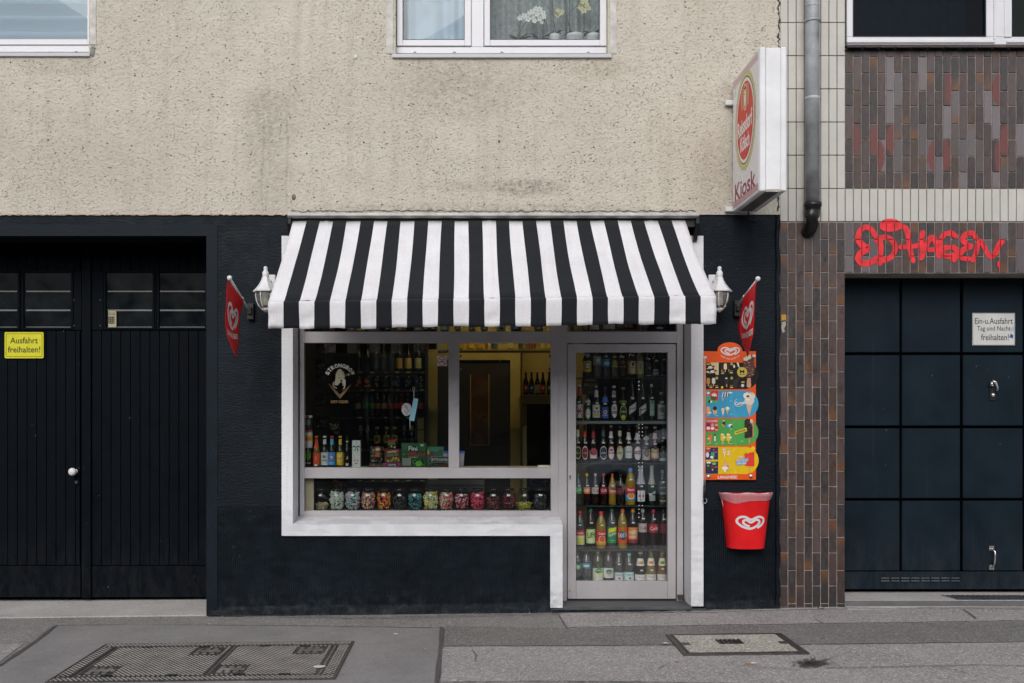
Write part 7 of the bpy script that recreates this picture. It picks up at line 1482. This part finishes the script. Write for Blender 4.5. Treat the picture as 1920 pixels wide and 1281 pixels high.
for i, (c1, c2, fill, desc) in enumerate(jars):
    px = 603 + 29.25 * i; c = at(px, 957, JY); c.z = Z(957.8, .30) + .001; rt = empty('sweet_jar', c, f'glass sweet jar of {desc}, {ORD[i]} from left', 'jar', 'sweet jars in the low window')
    Rr, H = 14.2 / sJ, 37 / sJ
    b = MB(); b.lathe([(r * Rr, t_ * H) for r, t_ in jp], M_JAR, 22); inst('glass', b.mesh('glass'), c, rt)
    b = MB(); b.lathe([(.66 * Rr, H * .955), (.68 * Rr, H * .97), (.68 * Rr, H * 1.05), (.5 * Rr, H * 1.08), (0, H * 1.08)], pmat('black lid', (.012, .012, .012), .4), 20); inst('lid', b.mesh('lid'), c, rt)
    b = MB(); fz = H * fill * .93; n = int(210 * fill) + 20; sh = random.choice((0, 1, 2))
    for k in range(n):
        z = random.uniform(.05, 1) * fz; t_ = z / H
        rr = 0
        for (r0, z0), (r1, z1) in zip(jp, jp[1:]):
            if z0 <= t_ <= z1: rr = Rr * (r0 + (r1 - r0) * (t_ - z0) / (z1 - z0 + 1e-9))
        rr *= .9; a = random.uniform(-math.pi, 0) if k % 5 else random.uniform(0, math.pi); q_r = rr * random.uniform(.75, .97)
        x, y = q_r * math.cos(a), q_r * math.sin(a); m = pc(random.choice((c1, c1, c2, c2)), .35); s_ = random.uniform(.006, .009)
        ax = Vector((random.uniform(-1, 1), random.uniform(-.4, .4), random.uniform(-.6, .6))).normalized(); l = s_ * (1.8 if i in (0, 1, 2, 7, 13) else .8)
        b.tube([Vector((x, y, z)) - ax * l, Vector((x, y, z)) + ax * l], s_ * (.45 if i in (0, 1, 2, 7, 13, 12) else .8), m, 6)
    inst('sweets', b.mesh('sweets'), c, rt)
    b = MB(); b.flat(rect(0, 0, .026, .014), lambda a, q: (a + .004 * (i % 3 - 1), -Rr * .93, H * .74 + q), pc('#c0c2c4')); inst('price_tag', b.mesh('price_tag'), c, rt)
# ------------------------------------------------------------ shelves deep in the shop
SY = 2.0
shf = empty('wall_shelf', at(735, 960, SY), 'dark wall shelf of dim drinks and snacks deep inside the shop', 'shelf')
for py in (697, 730, 782, 842, 900):
    b = MB(); z1 = Z(py, SY); b.box(X(590, SY), X(798, SY), SY - .05, SY + .2, z1 - .02, z1, M_SHELF); b.build('shelf_board', shf)
    for px in range(676, 800, 23):
        b = MB(); b.pbox(px - 2 + random.uniform(-4, 4), px + 2.5, py + .3, py + 2.3, SY - .056, .004, pc('#b5aa5a')); b.build('price_tag', shf)
b = MB(); b.box(X(798, SY), X(803, SY), SY - .06, SY + .2, .06, 2.9, M_SHELF); b.box(X(588, SY), X(803, SY), SY + .2, SY + .22, .06, 2.9, M_NIGHT); b.build('shelf_side', shf)
def back(px, base, top, w, pf, body, cap, spec, lab, Y=SY - .01, grp='bottles on the shelves deep in the shop'):
    c = at(px, base, Y); c.z = Z(base, Y) + .001; s_ = 1880 / (D + Y); bottle('bottle', c, (base - top) / s_, w / s_, pf, body, cap, spec, lab, 'bottle', grp, seg=12)
random.seed(8)
for i, (px, c, body, lab) in enumerate(((672, None, 'dark', 'plain dark bottle'), (688, None, 'dark', 'plain black bottle'), (704, '#3a4650', 'clear', 'clear bottle with grey label'), (719, '#2e3a44', 'clear', 'clear bottle with slate label'), (733, '#2e3a44', 'clear', 'clear bottle with blue grey label'), (748, '#a98a4a', 'dark', 'dark bottle with tan label'), (765, '#b5a05a', 'dark', 'dark bottle with gold shield label'), (784, '#a9a878', 'dark', 'dark bottle with cream label'))):
    back(px, 697, 640, 13, 'sekt', body, '#2a2a2a', [('b', .10, .44, c)] if c else [], f'{lab}, {ORD[i]} on the top back shelf')
for i, (px, c, w) in enumerate(((672, '#b0502a', 12), (689, '#c0602a', 15), (706, '#6a4a22', 10), (722, '#2a2620', 12), (743, '#2a4656', 14), (764, '#3a4456', 13), (786, '#3a4a52', 15))):
    pack(px - w / 2, px + w / 2, 704, 729.5, SY - .02, .06, '#1a1c1e', blot(px - w / 3, px + w / 3, 712, 725, [c], 7, 3.2) + [('o', px + w / 5, 707, 1.2, 1, '#c9b86a')], f'small snack bag, {ORD[i]} from left on the second back shelf', 'snack bag', 'snack_bag', True)['group'] = 'snack bags on the back shelf'
for i, (px, c, cap, body) in enumerate(((671, '#7a7a5a', '#3a3a3a', 'cola'), (685, '#2f7a4a', '#3a5a3a', 'clear'), (697, '#4a8a4a', '#3a3a3a', 'clear'), (707, '#8a4a2a', '#8a6a3a', 'cola'), (719, '#7a7a62', '#4a4a42', 'cola'), (730, '#8a3a3a', '#2a2a2a', 'cola'), (742, '#9a2a34', '#2a2a2a', 'cola'), (753, '#c0302a', '#b02a2a', 'cola'), (765, '#b02a34', '#8a2a2a', 'cola'), (788, '#a03a4a', '#3a2a2a', 'cola'))):
    back(px, 781, 738, 10.5, 'pet', body, cap, [('b', .34, .58, c)], f'small soda bottle, {ORD[i]} from left on the third back shelf')
for i, (px, c) in enumerate(((676, None), (689, None), (707, '#9a8a2a'), (725, '#9a8a2a'), (740, '#9a8a2a'), (758, None), (772, None))):
    back(px, 841, 787, 12, 'sekt', 'dark', '#2a2a2a', ([('b', .18, .46, c), ('o', .32, .5, .16, '#2a2a20'), ('o', .70, 1.6, .10, '#b9952a')] if c else [('b', .6, .8, '#6a6a66')]), f'{"dark bottle with mustard label" if c else "plain dark wine bottle"}, {ORD[i]} on the fourth back shelf')
for (y0, y1, nm) in ((785, 805, 'upper'), (807, 842, 'lower')):
    pack(783, 794.5, y0, y1, SY - .08, .05, '#8a8050', [('r', 787, y0 + 5, 791, y0 + 6, '#3a3a2a'), ('t', 789, y0 + (y1 - y0) * .7, 6, 2.4, '#5a3a30', 'AA')], f'{nm} one of two narrow tan boxes at the shelf end', 'box', 'bottle_box')
# hanging bags on the left
for i, (px, py) in enumerate(((600, 655), (599, 684), (599, 712), (600, 752), (601, 795))):
    pack(px - 12, px + 12, py - 14, py + 11, 1.0, .08, '#14130f', blot(px - 7, px + 7, py - 2, py + 6, ['#3a3824', '#55523a', '#2c2a1c'], 8, 2.6), f'dim foil snack bag at the far left wall, {ORD[i]} from top', 'snack bag', 'snack_bag', True)['group'] = 'foil bags hanging at the left wall'
pack(618, 636, 790, 815, 1.0, .08, '#141a10', blot(620, 634, 795, 812, ['#3a4a20', '#5a5a2a', '#202a18'], 10, 3), 'dim green snack bag above the counter bottles', 'snack bag', 'snack_bag', True)
pack(616, 628, 646, 660, 1.0, .05, '#3a1c14', blot(618, 626, 648, 658, ['#8a4a2a', '#5a2a1c'], 5, 2.5), 'small reddish pack near the top of the left pane', 'snack pack', 'snack_pack')
pack(617, 652, 899, 918, .62, .1, '#160f0c', blot(624, 640, 900, 914, ['#8a6a1c', '#5a1c14', '#6a2418', '#b98a2a'], 22, 2.2), 'red and gold foil sweets bag behind the first sweet jars', 'sweets bag', 'sweets_bag', True)
pack(996, 1033, 898, 910, .64, .1, '#20303c', blot(1000, 1030, 900, 908, ['#4a6a8a', '#2a3a5a'], 8, 2.6), 'dim blue box behind the last sweet jars', 'box', 'storage_box')
# bottles on the fridge and the fridge
fr = empty('drinks_fridge', at(1006, 960, 1.6), 'beige glass door drinks fridge carrying bottles inside the shop', 'fridge')
FRY = 1.6; M_BEI = pmat('beige fridge', (.26, .22, .10), .45)
b = MB(); b.pbox(979, 1062, 741, 752, FRY, .5, M_BEI); b.build('top_panel', fr, bevel=.004)
b = MB()
for q in ((980, 988, 752, 1010), (1050, 1062, 752, 1010), (988, 1050, 752, 758)): b.pbox(*q, FRY, .5, M_BEI)
b.build('door_surround', fr, bevel=.003)
b = MB(); b.pbox(988, 1050, 758, 1010, FRY + .02, .4, pmat('fridge inside', (.006, .006, .007), .15)); b.build('door_glass', fr)
b = MB(); b.tube([tuple(at(x, y, FRY - d)) for x, y, d in ((982, 760, 0), (983, 763, .04), (983, 793, .04), (982, 797, 0))], .014, pmat('beige fridge', 0), 8); b.build('door_handle', fr)
for i, (px, c, cap, body, lab) in enumerate(((986, '#b03a28', '#b02a28', 'brown', 'brown bottle with red label'), (996.5, '#1f5a78', '#4a4a44', 'brown', 'brown bottle with blue label'), (1007.5, '#b3a878', '#c9c09a', 'brown', 'brown bottle with cream label'), (1018, '#c0392a', '#c0402a', 'brown', 'brown bottle with bright red label'), (1030, '#2a5a34', '#2a4a2a', 'green', 'green bottle with green label'))):
    back(px, 740.5, 698, 10, 'beer', body, cap, [('b', .08, .44, c), ('o', .30, .5, .12, '#d0c8b4')], f'{lab} standing on the drinks fridge', FRY + .1, 'bottles standing on the drinks fridge')
# high shelf with jars of yellow preserves
hs = empty('high_shelf', at(946, 656, 1.5), 'high yellow lit shelf of jars over the inner door', 'shelf')
b = MB(); b.pbox(820, 1062, 655.5, 658, 1.35, .3, pmat('lit shelf', (.28, .22, .06), .6)); b.build('shelf_board', hs)
b = MB(); b.tube([tuple(at(938, y, 1.33)) for y in (640, 660, 681)], .003, pc('#8a8256'), 5); b.build('pull_cord', hs)
for i, (px, w, c, nm) in enumerate(((864, 8, '#b5901c', 'yellow'), (881, 13, '#c0981c', 'amber'), (899, 13, '#b5901c', 'golden'), (912, 6, '#8a5a1c', 'brown'), (927, 12, '#4a5f50', 'grey green'), (958, 10, '#a99a5a', 'pale'), (976, 8, '#3a4a2a', 'olive'), (990, 8, '#6a5a3a', 'tan'), (1000, 9, '#8a3a22', 'rusty'), (1018, 8, '#a9a05a', 'straw'), (1031, 8, '#a9982a', 'mustard'))):
    c_ = at(px, 655, 1.4); c_.z += .001; s_ = 1880 / 9.4; bottle('jar', c_, 30 / s_, w / s_, 'jarb', 'lemon', '#2a2a22', [('b', .05, .62, c)], f'{nm} jar, {ORD[i]} from left on the high shelf inside', 'jar', 'jars on the high shelf inside', seg=12)
# drinks visible in the slit between awning and transom, left part
hb = empty('transom_shelf', at(800, 622, .45), 'shelf just above the transom with feet of jars and bottles showing', 'shelf')
b = MB(); b.box(X(572, .45), X(1032, .45), .42, .60, Z(622.3, .45) - .01, Z(622.3, .45), M_SHELF); b.build('shelf_board', hb); random.seed(12)
_tc = [('#8a3a22', 'rust red'), ('#d6b41c', 'bright yellow'), ('#20242a', 'black'), ('#b58f14', 'mustard yellow'), ('#1c1c1c', 'dark'), ('#a5911c', 'olive yellow'), ('#4a3a20', 'brown'), ('#3a3f44', 'slate'), ('#8f9498', 'silver'), ('#7a6a3a', 'tan'), ('#b9952a', 'amber'), ('#4a5a34', 'moss green'), ('#c9c3b0', 'cream'), ('#34507a', 'blue'), ('#6a5a2a', 'bronze')]
_tp = [659, 676, 702, 752, 727, 785, 812, 798, 834, 858, 885, 908, 940, 967, 1010]
for (px, (c, nm)) in zip(_tp, _tc):
    c_ = at(px, 621.5, .50); c_.z += .001; s_ = 1880 / 8.5; w = random.uniform(12, 20); bottle('bottle', c_, .25, w / s_, 'spirit', random.choice(('dark', 'amber', 'clear')), '#3a3a30', [('b', .03, .5, c), ('o', .09, .6, .06, '#c9c4b4' if nm != 'cream' else '#3a3a3a')], f'foot of a bottle with {nm} label in the slit under the awning', 'bottle', 'bottles above the window transom', seg=12)
# shop lamp: a warm ceiling tube over the inner door, daylight does the rest
lp = empty('ceiling_lamp', (.35, 1.2, 2.95), 'warm tube lamp on the shop ceiling behind the awning', 'lamp')
b = MB(); b.tube([(-.35, 1.2, 2.93), (1.05, 1.2, 2.93)], .018, pmat('lit tube', (.9, .85, .6), emis=(1, .80, .42), estr=20.0), 12); b.build('tube', lp)
b = MB(); b.box(-.4, 1.1, 1.17, 1.23, 2.955, 2.985, M_WPAINT); b.build('housing', lp)

# ------------------------------------------------------------ orchids on the upstairs sill
OY = .19; ls_ = MB(); ls_.box(X(745, .2), X(1138, .2), .145, .5, Z(78, .19) - .03, Z(78, .19), M_WPVC); ls_.build('inner_sill', kb)
M_LEAF = pmat('orchid leaf', (.030, .055, .020), .4, var=.3, vscale=25); M_STEM = pmat('orchid stem', (.05, .06, .03), .5); M_PETW = pmat('white petal', (.75, .74, .70), .5, var=.05); M_PETY = pmat('pale yellow petal', (.62, .58, .30), .5, var=.08); M_POT = pmat('white glazed pot', (.60, .60, .58), .25, var=.04)
def leaf(b, p0, d, l, w, droop=.5):
    p0 = Vector(p0); d = Vector(d).normalized(); s_ = d.cross(Vector((0, 0, 1))); s_ = s_.normalized() if s_.length > .01 else Vector((1, 0, 0)); V = []; n = 6
    up_ = s_.cross(d).normalized()
    for k in range(n + 1):
        t_ = k / n; c = p0 + d * l * t_ - Vector((0, 0, droop * l * t_ * t_)); ww = w * math.sin(math.pi * min(1, .12 + t_ * .88)) ** .7; V += [c - s_ * ww / 2 + up_ * .004, c, c + s_ * ww / 2 + up_ * .004]
    b.add(V, [(3 * k + i, 3 * k + i + 1, 3 * k + i + 4, 3 * k + i + 3) for k in range(n) for i in range(2)], M_LEAF, True)
def orchid(px, potw, pot, flowers, stems, lab, nleaf=6, pet=None, seed=0):
    random.seed(seed); c = at(px, 78, OY); rt = empty('orchid', c, lab, 'plant', 'orchids on the upstairs window sill'); s_ = 1880 / (D + OY); top = c.z
    if pot:
        h = 12 / s_; b = MB(); r_ = potw / 2 / s_; b.lathe([(r_ * .78, 0), (r_ * .95, h * .6), (r_, h), (r_ * .93, h), (r_ * .88, h * .7), (0, h * .7)], M_POT, 24, tuple(c)); b.build('pot', rt); top = c.z + h * .8
    for i in range(nleaf):
        a = random.uniform(-.5, .5) + (0 if i % 2 else math.pi); b = MB(); leaf(b, (c.x, c.y, top), (math.cos(a), .25 * math.sin(a) - .1, random.uniform(.3, 1.5)), random.uniform(.07, .13), random.uniform(.035, .05), random.uniform(.2, .8)); b.build('leaf', rt)
    for st in stems:
        b = MB(); b.tube([tuple(at(x, y, OY + .01 * k)) for k, (x, y) in enumerate(st)], .003, M_STEM, 6); b.build('stem', rt)
    for (x, y, r_) in flowers:
        b = MB(); p = at(x, y, OY - .02 + random.uniform(-.015, .015)); a0 = random.uniform(0, 2)
        for k in range(5):
            a = a0 + 2 * math.pi * k / 5; L_ = r_ * 1.0; q = Vector((math.cos(a), -.25, math.sin(a))); sd_ = Vector((-math.sin(a), 0, math.cos(a)))
            b.add([p, p + q * L_ * .45 + sd_ * L_ * .38, p + q * L_ * .85 + sd_ * L_ * .25, p + q * L_, p + q * L_ * .85 - sd_ * L_ * .25, p + q * L_ * .45 - sd_ * L_ * .38], [(0, 1, 2, 3, 4, 5)], pet)
        b.ball(tuple(p + Vector((0, -.012, 0))), r_ * .18, pc('#b59a3a'), 8); b.build('flower', rt)
fl = [(975, 34, .026), (983, 30, .028), (990, 36, .028), (998, 22, .026), (1005, 17, .026), (1012, 18, .026), (1018, 25, .026), (1007, 27, .027), (997, 31, .026), (1012, 36, .024), (1002, 39, .024), (1016, 42, .018), (993, 25, .024), (1020, 32, .022)]
orchid(972, 16, False, fl, [[(973, 76), (974, 50), (978, 38)], [(968, 76), (980, 50), (990, 36)], [(1018, 76), (1018, 50), (1022, 30), (1018, 22)], [(1026, 60), (1025, 42), (1018, 38)]], 'orchid with a cloud of white flowers, leftmost in the upstairs window', 6, M_PETW, 1)
orchid(1011, 16, False, [], [[(1012, 72), (1040, 58)]], 'low flowerless orchid with two dark leaves beside the white orchid', 5, None, 6)
orchid(1040, 21, True, [(1046, 20, .022), (1050, 25, .024), (1054, 22, .022), (1045, 30, .02)], [[(1042, 60), (1038, 40), (1036, 15), (1036, -40)], [(1062, 60), (1064, 40), (1060, 22), (1052, 20)]], 'yellow orchid in the white pot next to the white orchid', 6, M_PETY, 2)
orchid(1078, 34, True, [(1088, 14, .026), (1094, 20, .028), (1100, 10, .024), (1092, 4, .024), (1104, 16, .022), (1098, 2, .022)], [[(1072, 66), (1062, 30), (1080, 12), (1092, 8)], [(1068, 66), (1068, 20), (1066, -60)], [(1095, 60), (1095, 20), (1096, -30)]], 'yellow orchid in the widest white pot in the middle right', 8, M_PETY, 3)
orchid(1112, 28, True, [], [], 'green spiky plant in the rightmost white pot of the upstairs window', 10, None, 4)
